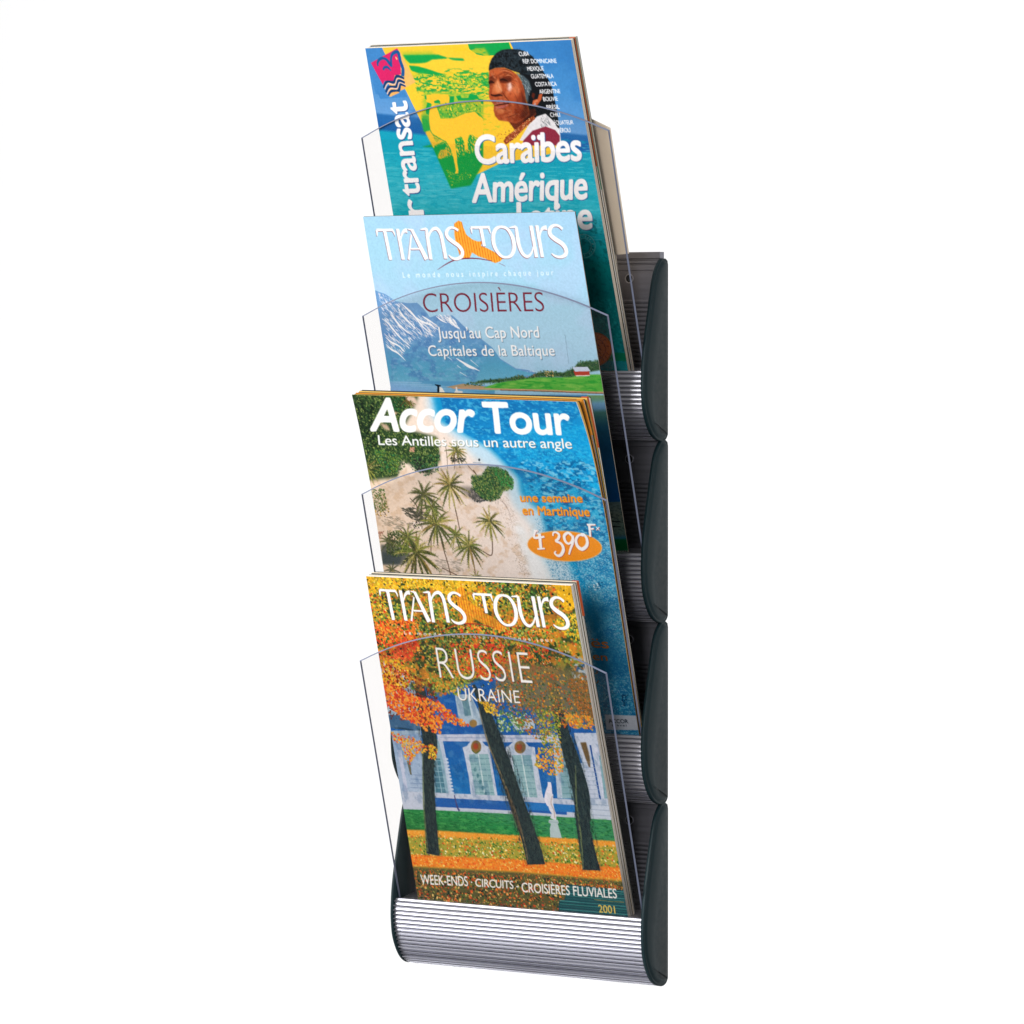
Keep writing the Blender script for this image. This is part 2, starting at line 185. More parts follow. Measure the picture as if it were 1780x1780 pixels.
['s','7a2c10',[[172.27,267.13],[170.4,265.52]],[0.05],0.85,0],
['s','7a2c10',[[174.16,264.41],[172.99,262.3]],[0.58],0.85,0],
['s','7a2c10',[[176.76,262.13],[176.38,259.7]],[0.58],0.85,0],
['s','7a2c10',[[179.85,260.48],[180.3,257.93]],[0.58],0.85,0],
['s','7a2c10',[[183.19,259.6],[184.42,257.13]],[0.05],0.85,0],
['s','7a2c10',[[186.49,259.56],[188.4,257.37]],[0.58],0.85,0],
['s','7a2c10',[[189.49,260.35],[191.93,258.62]],[0.58],0.85,0],
['s','7a2c10',[[191.96,261.91],[194.73,260.78]],[0.58],0.85,0],
['s','7a2c10',[[193.69,264.12],[196.56,263.68]],[0.05],0.85,0],
['s','7a2c10',[[194.54,266.8],[197.29,267.08]],[0.58],0.85,0],
['d',[[176.52,261.28],[196.51,261.0],[190.71,276.44],[175.93,279.26]],30,0.4,0.8,['7a2c10'],3,[30,70],1,26],
],'txt':[
{'t':'Caraïbes','o':[95.32,105.69999999999999],'x':[106.77,-1.55],'y':[3.91,-24.65],'c':'2b5f9a','b':0.036,'k':0.96,'l':0.5,'n':'title_lettering'},
{'t':'Caraïbes','o':[94.72,105.1],'x':[106.77,-1.55],'y':[3.91,-24.65],'c':'fbf6f8','b':0.036,'k':0.96,'l':1,'n':'title_lettering'},
{'t':'Amérique','o':[85.42999999999999,139.79999999999998],'x':[115.45,-2.16],'y':[5.53,-24.94],'c':'2b5f9a','b':0.036,'k':0.96,'l':0.5,'n':'title_lettering'},
{'t':'Amérique','o':[84.83,139.2],'x':[115.45,-2.16],'y':[5.53,-24.94],'c':'fbf6f8','b':0.036,'k':0.96,'l':1,'n':'title_lettering'},
{'t':'Latine','o':[126.22,164.69],'x':[74.58,-0.73],'y':[4.36,-23.91],'c':'2b5f9a','b':0.036,'k':0.96,'l':0.5,'n':'title_lettering'},
{'t':'Latine','o':[125.62,164.09],'x':[74.58,-0.73],'y':[4.36,-23.91],'c':'fbf6f8','b':0.036,'k':0.96,'l':1,'n':'title_lettering'},
{'t':'transat','o':[32.78,132.89000000000001],'x':[1.87,-83.73],'y':[-21.95,0.75],'c':'1f4f8a','b':0.036,'k':0.96,'l':0.5,'n':'side_lettering'},
{'t':'transat','o':[32.18,131.99],'x':[1.87,-83.73],'y':[-21.95,0.75],'c':'fbf6f8','b':0.036,'k':0.96,'l':1,'n':'side_lettering'},
{'t':'r','o':[32.71,150.66],'x':[0.95,-13.99],'y':[-22.42,0.81],'c':'1f4f8a','b':0.036,'k':0.96,'l':0.5,'n':'side_lettering'},
{'t':'r','o':[32.11,149.76],'x':[0.95,-13.99],'y':[-22.42,0.81],'c':'fbf6f8','b':0.036,'k':0.96,'l':1,'n':'side_lettering'},
{'t':'CUBA','o':[157.58,12.45],'x':[10.08,-0.06],'y':[-0.22,-3.63],'c':'f6f4f6','b':0.014,'k':0.95,'l':1,'n':'country_lettering'},
{'t':'RÉP. DOMINICAINE','o':[160.38,18.86],'x':[33.54,0.67],'y':[-0.21,-3.64],'c':'f6f4f6','b':0.014,'k':0.95,'l':1,'n':'country_lettering'},
{'t':'MEXIQUE','o':[163.47,25.4],'x':[16.44,0.11],'y':[-0.21,-3.63],'c':'f6f4f6','b':0.014,'k':0.95,'l':1,'n':'country_lettering'},
{'t':'GUATEMALA','o':[165.9,32.06],'x':[22.33,0.26],'y':[-0.21,-3.63],'c':'f6f4f6','b':0.014,'k':0.95,'l':1,'n':'country_lettering'},
{'t':'COSTA RICA','o':[168.75,39.0],'x':[21.37,0.21],'y':[-0.21,-3.63],'c':'f6f4f6','b':0.014,'k':0.95,'l':1,'n':'country_lettering'},
{'t':'ARGENTINE','o':[171.54,45.4],'x':[20.88,0.17],'y':[-0.21,-3.64],'c':'f6f4f6','b':0.014,'k':0.95,'l':1,'n':'country_lettering'},
{'t':'BOLIVIE','o':[174.14,51.93],'x':[14.52,-0.03],'y':[-0.21,-3.64],'c':'f6f4f6','b':0.014,'k':0.95,'l':1,'n':'country_lettering'},
{'t':'BRÉSIL','o':[176.15,59.11],'x':[12.8,-0.08],'y':[-0.21,-3.64],'c':'f6f4f6','b':0.014,'k':0.95,'l':1,'n':'country_lettering'},
{'t':'CHILI','o':[178.41,65.77],'x':[9.7,-0.18],'y':[-0.21,-3.64],'c':'f6f4f6','b':0.014,'k':0.95,'l':1,'n':'country_lettering'},
{'t':'ÉQUATEUR','o':[180.95,72.56],'x':[19.12,0.02],'y':[-0.21,-3.64],'c':'f6f4f6','b':0.014,'k':0.95,'l':1,'n':'country_lettering'},
{'t':'PÉROU','o':[183.5,79.36],'x':[12.3,-0.15],'y':[-0.21,-3.65],'c':'f6f4f6','b':0.014,'k':0.95,'l':1,'n':'country_lettering'},
]},
{'k':1,'W':217.2,'H':302.5,'corners':[[-113.28, 13.0, 305.71], [105.05, 13.0, 306.61], [-116.35, -66.0, 597.77], [99.62, -66.0, 598.55]],'curl':[0, 0, 0],'ops':[
['f','a9d0e7'],
['g',[101.68,-1.38],[79.24,166.91],[[0,'a8cfe8'],[0.25,'a6d2e6'],[0.6,'aad0e6'],[0.85,'9cc6de'],[1,'8fbcd8']],None],
['n',None,40,40,'b4cfea',0.45,0.8,0.6,2],
['p','6f9dc9',[[0.38,65.84],[4.58,67.48],[10.25,69.26],[14.28,71.72],[19.53,75.59],[26.03,76.79],[32.57,77.74],[42.31,77.38],[46.72,81.54],[50.95,86.66],[53.18,90.61],[60.18,88.75],[68.7,90.59],[76.41,88.74],[80.85,92.57],[85.16,97.02],[90.2,101.48],[98.03,106.58],[105.74,112.29],[112.7,118.0],[118.79,127.67],[133.04,136.22],[145.39,137.6],[155.68,141.45],[144.14,144.48],[58.9,151.0],[-0.78,151.12]],1,0],
['g',[42.15,82.14],[44.44,149.11],[[0,'739fcc'],[0.35,'6a98c8'],[0.6,'5f9dc5'],[0.8,'5aa3c4'],[1,'6fb0cc']],[[0.13,67.12],[10.2,69.51],[14.2,72.1],[19.46,75.97],[32.49,78.12],[42.24,77.76],[46.31,81.79],[50.84,87.29],[53.08,91.12],[60.07,89.39],[76.3,89.37],[85.04,97.66],[97.92,107.21],[112.58,118.63],[118.63,128.5],[132.89,137.05],[154.06,141.72],[58.9,151.0],[-0.78,151.12]]],
['n',[[6.67,72.28],[83.46,98.28],[109.18,117.36],[88.95,147.77],[2.83,147.89]],9,5,'4f7fb5',0.5,0.75,0.6,3],
['n',[[6.67,72.28],[83.46,98.28],[109.18,117.36],[88.95,147.77],[2.83,147.89]],3,2,'8ab5d8',0.52,0.75,0.5,4],
['d',[[3.64,68.43],[14.16,72.35],[19.41,76.22],[8.35,83.15],[3.2,78.64]],60,0.3,0.8,['f1eef6','e4e6f2','c9d6ea'],4,[35,65],1,5],
['d',[[4.97,81.2],[25.14,77.55],[40.84,89.12],[59.9,98.14],[55.4,106.38],[32.3,110.74],[17.82,124.13],[3.29,117.68]],420,0.3,0.95,['fdfbff','f3eff6','e9ebf5','ccd9ec','f6e9ec'],6,[35,58],1,6],
['d',[[60.09,89.26],[76.3,89.37],[82.02,102.07],[70.94,94.4]],80,0.35,1.0,['fdfbff','e9ebf5'],6,[38,55],1,7],
['d',[[31.72,97.98],[53.27,101.92],[81.1,110.93],[94.58,117.32],[75.66,120.43],[35.8,115.86]],60,0.2,0.45,['cfdcee','a9c4e2'],6,[30,50],1,8],
['s','fdfbff',[[3.02,91.42],[8.92,95.93],[14.33,103.0],[19.23,108.77],[28.23,116.48]],[0.52,1.7,1.31,0.33],0.95,0],
['s','fdfbff',[[13.23,85.1],[17.52,94.07],[25.04,101.77],[33.02,106.92]],[0.52,1.7,1.31,0.33],0.95,0],
['s','fdfbff',[[21.43,81.34],[25.83,89.66],[33.33,97.35],[35.59,101.19]],[0.52,1.7,1.31,0.33],0.95,0],
['s','fdfbff',[[25.2,77.23],[32.13,83.97],[37.12,89.1],[43.62,98.05],[53.06,107.01]],[0.52,1.7,1.31,0.33],0.95,0],
['s','fdfbff',[[36.38,89.09],[44.33,94.24],[51.27,96.82],[59.93,101.95]],[0.52,1.7,1.31,0.33],0.95,0],
['s','fdfbff',[[3.62,108.07],[8.77,112.57],[15.65,115.8],[21.42,120.94]],[0.52,1.7,1.31,0.33],0.95,0],
['s','fdfbff',[[2.78,114.47],[7.55,118.98],[14.32,122.84],[20.59,129.26]],[0.52,1.7,1.31,0.33],0.95,0],
['s','fdfbff',[[60.03,89.58],[64.54,93.1],[69.96,95.67]],[0.52,1.7,1.31,0.33],0.95,0],
['s','fdfbff',[[71.03,89.97],[75.85,95.7],[80.78,100.8]],[0.52,1.7,1.31,0.33],0.95,0],
['s','fdfbff',[[64.39,125.5],[68.96,128.69]],[0.52,1.7,1.31,0.33],0.95,0],
['s','fdfbff',[[73.68,127.1],[80.94,131.56],[89.71,135.69],[95.77,138.55]],[0.52,1.7,1.31,0.33],0.95,0],
['s','fdfbff',[[77.68,129.33],[84.08,134.42],[90.21,136.97]],[0.52,1.7,1.31,0.33],0.95,0],
['s','fdfbff',[[73.23,133.46],[77.12,136.33]],[0.52,1.7,1.31,0.33],0.95,0],
['s','fdfbff',[[75.05,139.51],[81.7,143.32]],[0.52,1.7,1.31,0.33],0.95,0],
['s','fdfbff',[[45.29,89.16],[51.24,93.01],[58.54,97.5]],[0.52,1.7,1.31,0.33],0.95,0],
['s','fdfbff',[[88.08,128.71],[95.07,134.43]],[0.52,1.7,1.31,0.33],0.95,0],
['g',[29.91,147.21],[28.24,158.12],[[0,'5f9fc6'],[0.3,'7fb4d6'],[1,'86b0dc']],[[-0.15,147.76],[70.59,147.67],[108.48,152.81],[105.68,168.07],[-4.08,168.55]]],
['s','a6c9e6',[[4.22,148.53],[34.07,148.87]],[0.33],0.8,0],
['s','a6c9e6',[[23.58,149.14],[32.46,149.51]],[0.33],0.8,0],
['s','a6c9e6',[[3.85,150.46],[44.13,150.78]],[0.33],0.8,0],
['s','a6c9e6',[[21.54,152.04],[69.73,152.32]],[0.33],0.8,0],
['s','a6c9e6',[[43.54,153.91],[95.09,154.18]],[0.33],0.8,0],
['s','a6c9e6',[[72.83,155.44],[107.94,155.74]],[0.33],0.8,0],
['p','b39a78',[[58.14,152.92],[76.42,149.82],[103.04,152.82],[113.71,155.29],[97.8,155.33],[64.43,153.74]],1,0],
['p','5db04a',[[91.41,155.35],[103.29,151.44],[116.57,148.37],[147.38,143.93],[178.63,144.17],[191.31,142.79],[210.12,141.42],[225.42,141.96],[222.75,156.92],[160.88,156.0],[113.77,155.02]],1,0],
['n',[[91.41,155.35],[116.57,148.37],[147.38,143.93],[191.31,142.79],[225.42,141.96],[222.75,156.92],[160.88,156.0],[113.77,155.02]],14,2.2,'86bf5a',0.45,0.7,0.8,9],
['n',[[91.41,155.35],[116.57,148.37],[147.38,143.93],[191.31,142.79],[225.42,141.96],[222.75,156.92],[160.88,156.0],[113.77,155.02]],9,1.5,'2f9a3c',0.5,0.7,0.7,10],
['p','3c5a3c',[[82.78,150.09],[96.14,147.02],[125.15,144.77],[138.21,142.42],[141.63,145.31],[151.05,141.04],[162.4,138.97],[179.37,140.07],[190.94,136.24],[196.45,131.47],[205.97,130.12],[224.58,129.46],[223.24,136.93],[204.26,139.65],[186.48,143.75],[155.26,143.78],[114.98,148.37]],1,0.6],
['d',[[76.11,151.49],[83.09,148.42],[96.29,146.19],[125.33,143.81],[138.47,141.04],[141.78,144.48],[151.23,140.07],[162.6,137.88],[179.52,139.25],[191.19,134.88],[196.77,129.7],[206.22,128.76],[220.09,128.78],[218.63,136.93],[204.26,139.65],[186.48,143.75],[155.26,143.78],[114.98,148.37],[92.13,151.46]],520,0.35,0.8,['2f5a3a','41663f','3a4f35','557a48','6d7d55','2a4a3a'],1.2,[0,180],1,11],
['s','c8a080',[[64.43,153.74],[113.82,154.74],[160.93,155.72],[188.8,156.75],[219.58,157.48]],[1.29],1,0],
['s','7a5138',[[113.66,155.57],[160.78,156.55],[188.65,157.57],[219.43,158.3]],[0.71],1,0],
['p','b5483a',[[190.55,138.42],[206.03,138.42],[206.22,142.51],[191.62,142.79]],1,0],
['p','c8d3e6',[[189.9,135.15],[205.12,134.88],[207.52,138.7],[192.0,138.97]],1,0],
['s','f2efe9',[[192.09,142.79],[206.22,142.51]],[0.71],1,0],
['d',[[161.61,138.97],[170.31,138.43],[170.2,143.36],[161.6,143.36]],22,0.4,0.7,['e0c070','d89a50','c8b080'],1.2,[0,180],1,12],
['d',[[131.78,143.11],[154.31,140.35],[153.57,144.47],[132.8,146.14]],14,0.3,0.5,['c08a60','a86a50'],1.2,[0,180],1,13],
['s','6f8aa0',[[187.82,106.25],[187.02,132.14]],[0.43],0.7,0],
['d',[[144.07,136.23],[153.0,138.98],[143.42,139.8]],8,0.3,0.5,['eef2f6'],1.2,[0,180],1,14],
['g',[208.96,159.27],[214.93,303.07],[[0,'74965f'],[0.03,'6c9a86'],[0.055,'77a5c6'],[0.085,'6e9cc0'],[0.11,'4f8078'],[0.2,'2f6a88'],[0.35,'235a82'],[0.5,'1f5f92'],[0.655,'1d5a96'],[0.66,'6d8587'],[0.74,'7f8d80'],[0.86,'6f9087'],[0.88,'3f86a8'],[0.895,'0e7a45'],[0.955,'0c7440'],[0.96,'9aa79b'],[1,'8a968c']],[[188.76,159.85],[245.88,159.66],[237.16,306.11],[162.28,307.99]]],
['p','5b8fb5',[[-25.12,160.01],[199.78,159.3],[197.05,307.12],[-17.09,312.48]],1,0],
['n',[[171.43,256.65],[228.96,255.64],[229.8,283.23],[166.45,284.6]],2,0.8,'4a5f62',0.5,0.7,0.8,15],
['s','1e2a30',[[197.67,271.07],[213.62,271.53]],[0.85],1,0],
['s','1e2a30',[[196.85,275.71],[212.81,276.16]],[0.85],1,0],
['d',[[199.92,264.87],[214.76,265.1],[215.18,269.19],[199.76,268.98]],30,0.2,0.4,['26343a'],2,[0,20],1,16],
['s','20282a',[[201.09,297.23],[201.33,302.37]],[0.37],1,0],
['s','20282a',[[202.81,297.19],[203.05,302.33]],[0.69],1,0],
['s','20282a',[[204.54,297.15],[204.78,302.29]],[0.69],1,0],
['s','20282a',[[206.26,297.11],[206.5,302.25]],[0.37],1,0],
['s','20282a',[[207.99,297.06],[208.23,302.2]],[0.69],1,0],
['s','20282a',[[209.71,297.02],[209.95,302.16]],[0.69],1,0],
['s','20282a',[[211.43,296.98],[211.67,302.12]],[0.37],1,0],
['s','20282a',[[213.15,296.94],[213.39,302.08]],[0.69],1,0],
['s','20282a',[[214.87,296.9],[215.11,302.04]],[0.69],1,0],
['p','16222a',[[47.19,150.26],[53.3,151.27],[52.89,152.29],[51.46,152.43],[50.17,159.34],[47.87,159.35],[49.38,152.43],[47.05,151.03]],1,0],
['p','f0efe8',[[51.58,152.94],[54.01,153.44],[56.98,159.32],[50.39,159.34]],1,0],
['p','e6e6e4',[[68.15,152.9],[69.62,152.9],[69.77,156.09],[74.81,156.71],[74.33,159.27],[64.75,159.3],[68.04,155.45]],1,0],
['p','f4a63a',[[93.64,8.17],[98.55,5.56],[101.81,6.7],[102.48,11.57],[104.41,18.08],[109.89,22.49],[114.62,24.08],[117.29,24.13],[119.88,23.74],[117.51,28.01],[122.51,29.82],[129.95,33.6],[134.35,36.89],[137.67,39.2],[134.7,41.75],[129.39,43.4],[124.69,41.72],[120.68,39.66],[112.97,37.23],[107.32,33.79],[103.88,38.72],[97.46,38.41],[94.16,35.76],[92.52,27.61],[91.93,18.95]],1,0],
['sc','cf5c14',[[93.59,1.69],[94.56,47.15]],[0.55],0.9,[[93.64,8.17],[98.55,5.56],[101.81,6.7],[102.48,11.57],[104.41,18.08],[109.89,22.49],[114.62,24.08],[117.29,24.13],[119.88,23.74],[117.51,28.01],[122.51,29.82],[129.95,33.6],[134.35,36.89],[137.67,39.2],[134.7,41.75],[129.39,43.4],[124.69,41.72],[120.68,39.66],[112.97,37.23],[107.32,33.79],[103.88,38.72],[97.46,38.41],[94.16,35.76],[92.52,27.61],[91.93,18.95]]],
['sc','cf5c14',[[96.24,1.74],[97.21,47.18]],[0.55],0.9,[[93.64,8.17],[98.55,5.56],[101.81,6.7],[102.48,11.57],[104.41,18.08],[109.89,22.49],[114.62,24.08],[117.29,24.13],[119.88,23.74],[117.51,28.01],[122.51,29.82],[129.95,33.6],[134.35,36.89],[137.67,39.2],[134.7,41.75],[129.39,43.4],[124.69,41.72],[120.68,39.66],[112.97,37.23],[107.32,33.79],[103.88,38.72],[97.46,38.41],[94.16,35.76],[92.52,27.61],[91.93,18.95]]],
['sc','cf5c14',[[98.88,1.79],[99.85,47.22]],[0.55],0.9,[[93.64,8.17],[98.55,5.56],[101.81,6.7],[102.48,11.57],[104.41,18.08],[109.89,22.49],[114.62,24.08],[117.29,24.13],[119.88,23.74],[117.51,28.01],[122.51,29.82],[129.95,33.6],[134.35,36.89],[137.67,39.2],[134.7,41.75],[129.39,43.4],[124.69,41.72],[120.68,39.66],[112.97,37.23],[107.32,33.79],[103.88,38.72],[97.46,38.41],[94.16,35.76],[92.52,27.61],[91.93,18.95]]],
['sc','cf5c14',[[101.52,1.85],[102.5,47.25]],[0.55],0.9,[[93.64,8.17],[98.55,5.56],[101.81,6.7],[102.48,11.57],[104.41,18.08],[109.89,22.49],[114.62,24.08],[117.29,24.13],[119.88,23.74],[117.51,28.01],[122.51,29.82],[129.95,33.6],[134.35,36.89],[137.67,39.2],[134.7,41.75],[129.39,43.4],[124.69,41.72],[120.68,39.66],[112.97,37.23],[107.32,33.79],[103.88,38.72],[97.46,38.41],[94.16,35.76],[92.52,27.61],[91.93,18.95]]],
['sc','cf5c14',[[104.16,1.9],[105.14,47.29]],[0.55],0.9,[[93.64,8.17],[98.55,5.56],[101.81,6.7],[102.48,11.57],[104.41,18.08],[109.89,22.49],[114.62,24.08],[117.29,24.13],[119.88,23.74],[117.51,28.01],[122.51,29.82],[129.95,33.6],[134.35,36.89],[137.67,39.2],[134.7,41.75],[129.39,43.4],[124.69,41.72],[120.68,39.66],[112.97,37.23],[107.32,33.79],[103.88,38.72],[97.46,38.41],[94.16,35.76],[92.52,27.61],[91.93,18.95]]],
['sc','cf5c14',[[106.8,1.95],[107.78,47.32]],[0.55],0.9,[[93.64,8.17],[98.55,5.56],[101.81,6.7],[102.48,11.57],[104.41,18.08],[109.89,22.49],[114.62,24.08],[117.29,24.13],[119.88,23.74],[117.51,28.01],[122.51,29.82],[129.95,33.6],[134.35,36.89],[137.67,39.2],[134.7,41.75],[129.39,43.4],[124.69,41.72],[120.68,39.66],[112.97,37.23],[107.32,33.79],[103.88,38.72],[97.46,38.41],[94.16,35.76],[92.52,27.61],[91.93,18.95]]],
['sc','cf5c14',[[109.44,2.0],[110.42,47.36]],[0.55],0.9,[[93.64,8.17],[98.55,5.56],[101.81,6.7],[102.48,11.57],[104.41,18.08],[109.89,22.49],[114.62,24.08],[117.29,24.13],[119.88,23.74],[117.51,28.01],[122.51,29.82],[129.95,33.6],[134.35,36.89],[137.67,39.2],[134.7,41.75],[129.39,43.4],[124.69,41.72],[120.68,39.66],[112.97,37.23],[107.32,33.79],[103.88,38.72],[97.46,38.41],[94.16,35.76],[92.52,27.61],[91.93,18.95]]],
['sc','cf5c14',[[112.07,2.05],[113.05,47.39]],[0.55],0.9,[[93.64,8.17],[98.55,5.56],[101.81,6.7],[102.48,11.57],[104.41,18.08],[109.89,22.49],[114.62,24.08],[117.29,24.13],[119.88,23.74],[117.51,28.01],[122.51,29.82],[129.95,33.6],[134.35,36.89],[137.67,39.2],[134.7,41.75],[129.39,43.4],[124.69,41.72],[120.68,39.66],[112.97,37.23],[107.32,33.79],[103.88,38.72],[97.46,38.41],[94.16,35.76],[92.52,27.61],[91.93,18.95]]],
['sc','cf5c14',[[114.7,2.11],[115.69,47.43]],[0.55],0.9,[[93.64,8.17],[98.55,5.56],[101.81,6.7],[102.48,11.57],[104.41,18.08],[109.89,22.49],[114.62,24.08],[117.29,24.13],[119.88,23.74],[117.51,28.01],[122.51,29.82],[129.95,33.6],[134.35,36.89],[137.67,39.2],[134.7,41.75],[129.39,43.4],[124.69,41.72],[120.68,39.66],[112.97,37.23],[107.32,33.79],[103.88,38.72],[97.46,38.41],[94.16,35.76],[92.52,27.61],[91.93,18.95]]],
['sc','cf5c14',[[117.33,2.16],[118.32,47.46]],[0.55],0.9,[[93.64,8.17],[98.55,5.56],[101.81,6.7],[102.48,11.57],[104.41,18.08],[109.89,22.49],[114.62,24.08],[117.29,24.13],[119.88,23.74],[117.51,28.01],[122.51,29.82],[129.95,33.6],[134.35,36.89],[137.67,39.2],[134.7,41.75],[129.39,43.4],[124.69,41.72],[120.68,39.66],[112.97,37.23],[107.32,33.79],[103.88,38.72],[97.46,38.41],[94.16,35.76],[92.52,27.61],[91.93,18.95]]],
['sc','cf5c14',[[119.96,2.21],[120.95,47.5]],[0.55],0.9,[[93.64,8.17],[98.55,5.56],[101.81,6.7],[102.48,11.57],[104.41,18.08],[109.89,22.49],[114.62,24.08],[117.29,24.13],[119.88,23.74],[117.51,28.01],[122.51,29.82],[129.95,33.6],[134.35,36.89],[137.67,39.2],[134.7,41.75],[129.39,43.4],[124.69,41.72],[120.68,39.66],[112.97,37.23],[107.32,33.79],[103.88,38.72],[97.46,38.41],[94.16,35.76],[92.52,27.61],[91.93,18.95]]],
['sc','cf5c14',[[122.58,2.26],[123.57,47.53]],[0.55],0.9,[[93.64,8.17],[98.55,5.56],[101.81,6.7],[102.48,11.57],[104.41,18.08],[109.89,22.49],[114.62,24.08],[117.29,24.13],[119.88,23.74],[117.51,28.01],[122.51,29.82],[129.95,33.6],[134.35,36.89],[137.67,39.2],[134.7,41.75],[129.39,43.4],[124.69,41.72],[120.68,39.66],[112.97,37.23],[107.32,33.79],[103.88,38.72],[97.46,38.41],[94.16,35.76],[92.52,27.61],[91.93,18.95]]],
['sc','cf5c14',[[125.21,2.31],[126.2,47.57]],[0.55],0.9,[[93.64,8.17],[98.55,5.56],[101.81,6.7],[102.48,11.57],[104.41,18.08],[109.89,22.49],[114.62,24.08],[117.29,24.13],[119.88,23.74],[117.51,28.01],[122.51,29.82],[129.95,33.6],[134.35,36.89],[137.67,39.2],[134.7,41.75],[129.39,43.4],[124.69,41.72],[120.68,39.66],[112.97,37.23],[107.32,33.79],[103.88,38.72],[97.46,38.41],[94.16,35.76],[92.52,27.61],[91.93,18.95]]],
['sc','cf5c14',[[127.83,2.36],[128.82,47.6]],[0.55],0.9,[[93.64,8.17],[98.55,5.56],[101.81,6.7],[102.48,11.57],[104.41,18.08],[109.89,22.49],[114.62,24.08],[117.29,24.13],[119.88,23.74],[117.51,28.01],[122.51,29.82],[129.95,33.6],[134.35,36.89],[137.67,39.2],[134.7,41.75],[129.39,43.4],[124.69,41.72],[120.68,39.66],[112.97,37.23],[107.32,33.79],[103.88,38.72],[97.46,38.41],[94.16,35.76],[92.52,27.61],[91.93,18.95]]],
['sc','cf5c14',[[130.45,2.42],[131.44,47.63]],[0.55],0.9,[[93.64,8.17],[98.55,5.56],[101.81,6.7],[102.48,11.57],[104.41,18.08],[109.89,22.49],[114.62,24.08],[117.29,24.13],[119.88,23.74],[117.51,28.01],[122.51,29.82],[129.95,33.6],[134.35,36.89],[137.67,39.2],[134.7,41.75],[129.39,43.4],[124.69,41.72],[120.68,39.66],[112.97,37.23],[107.32,33.79],[103.88,38.72],[97.46,38.41],[94.16,35.76],[92.52,27.61],[91.93,18.95]]],
['sc','cf5c14',[[133.07,2.47],[134.06,47.67]],[0.55],0.9,[[93.64,8.17],[98.55,5.56],[101.81,6.7],[102.48,11.57],[104.41,18.08],[109.89,22.49],[114.62,24.08],[117.29,24.13],[119.88,23.74],[117.51,28.01],[122.51,29.82],[129.95,33.6],[134.35,36.89],[137.67,39.2],[134.7,41.75],[129.39,43.4],[124.69,41.72],[120.68,39.66],[112.97,37.23],[107.32,33.79],[103.88,38.72],[97.46,38.41],[94.16,35.76],[92.52,27.61],[91.93,18.95]]],
['sc','cf5c14',[[135.68,2.52],[136.68,47.7]],[0.55],0.9,[[93.64,8.17],[98.55,5.56],[101.81,6.7],[102.48,11.57],[104.41,18.08],[109.89,22.49],[114.62,24.08],[117.29,24.13],[119.88,23.74],[117.51,28.01],[122.51,29.82],[129.95,33.6],[134.35,36.89],[137.67,39.2],[134.7,41.75],[129.39,43.4],[124.69,41.72],[120.68,39.66],[112.97,37.23],[107.32,33.79],[103.88,38.72],[97.46,38.41],[94.16,35.76],[92.52,27.61],[91.93,18.95]]],
['sc','cf5c14',[[138.3,2.57],[139.3,47.74]],[0.55],0.9,[[93.64,8.17],[98.55,5.56],[101.81,6.7],[102.48,11.57],[104.41,18.08],[109.89,22.49],[114.62,24.08],[117.29,24.13],[119.88,23.74],[117.51,28.01],[122.51,29.82],[129.95,33.6],[134.35,36.89],[137.67,39.2],[134.7,41.75],[129.39,43.4],[124.69,41.72],[120.68,39.66],[112.97,37.23],[107.32,33.79],[103.88,38.72],[97.46,38.41],[94.16,35.76],[92.52,27.61],[91.93,18.95]]],
['sc','cf5c14',[[140.91,2.62],[141.91,47.77]],[0.55],0.9,[[93.64,8.17],[98.55,5.56],[101.81,6.7],[102.48,11.57],[104.41,18.08],[109.89,22.49],[114.62,24.08],[117.29,24.13],[119.88,23.74],[117.51,28.01],[122.51,29.82],[129.95,33.6],[134.35,36.89],[137.67,39.2],[134.7,41.75],[129.39,43.4],[124.69,41.72],[120.68,39.66],[112.97,37.23],[107.32,33.79],[103.88,38.72],[97.46,38.41],[94.16,35.76],[92.52,27.61],[91.93,18.95]]],
['sc','cf5c14',[[143.52,2.67],[144.52,47.81]],[0.55],0.9,[[93.64,8.17],[98.55,5.56],[101.81,6.7],[102.48,11.57],[104.41,18.08],[109.89,22.49],[114.62,24.08],[117.29,24.13],[119.88,23.74],[117.51,28.01],[122.51,29.82],[129.95,33.6],[134.35,36.89],[137.67,39.2],[134.7,41.75],[129.39,43.4],[124.69,41.72],[120.68,39.66],[112.97,37.23],[107.32,33.79],[103.88,38.72],[97.46,38.41],[94.16,35.76],[92.52,27.61],[91.93,18.95]]],
['sc','cf5c14',[[146.13,2.72],[147.13,47.84]],[0.55],0.9,[[93.64,8.17],[98.55,5.56],[101.81,6.7],[102.48,11.57],[104.41,18.08],[109.89,22.49],[114.62,24.08],[117.29,24.13],[119.88,23.74],[117.51,28.01],[122.51,29.82],[129.95,33.6],[134.35,36.89],[137.67,39.2],[134.7,41.75],[129.39,43.4],[124.69,41.72],[120.68,39.66],[112.97,37.23],[107.32,33.79],[103.88,38.72],[97.46,38.41],[94.16,35.76],[92.52,27.61],[91.93,18.95]]],
['sc','cf5c14',[[148.73,2.77],[149.74,47.87]],[0.55],0.9,[[93.64,8.17],[98.55,5.56],[101.81,6.7],[102.48,11.57],[104.41,18.08],[109.89,22.49],[114.62,24.08],[117.29,24.13],[119.88,23.74],[117.51,28.01],[122.51,29.82],[129.95,33.6],[134.35,36.89],[137.67,39.2],[134.7,41.75],[129.39,43.4],[124.69,41.72],[120.68,39.66],[112.97,37.23],[107.32,33.79],[103.88,38.72],[97.46,38.41],[94.16,35.76],[92.52,27.61],[91.93,18.95]]],
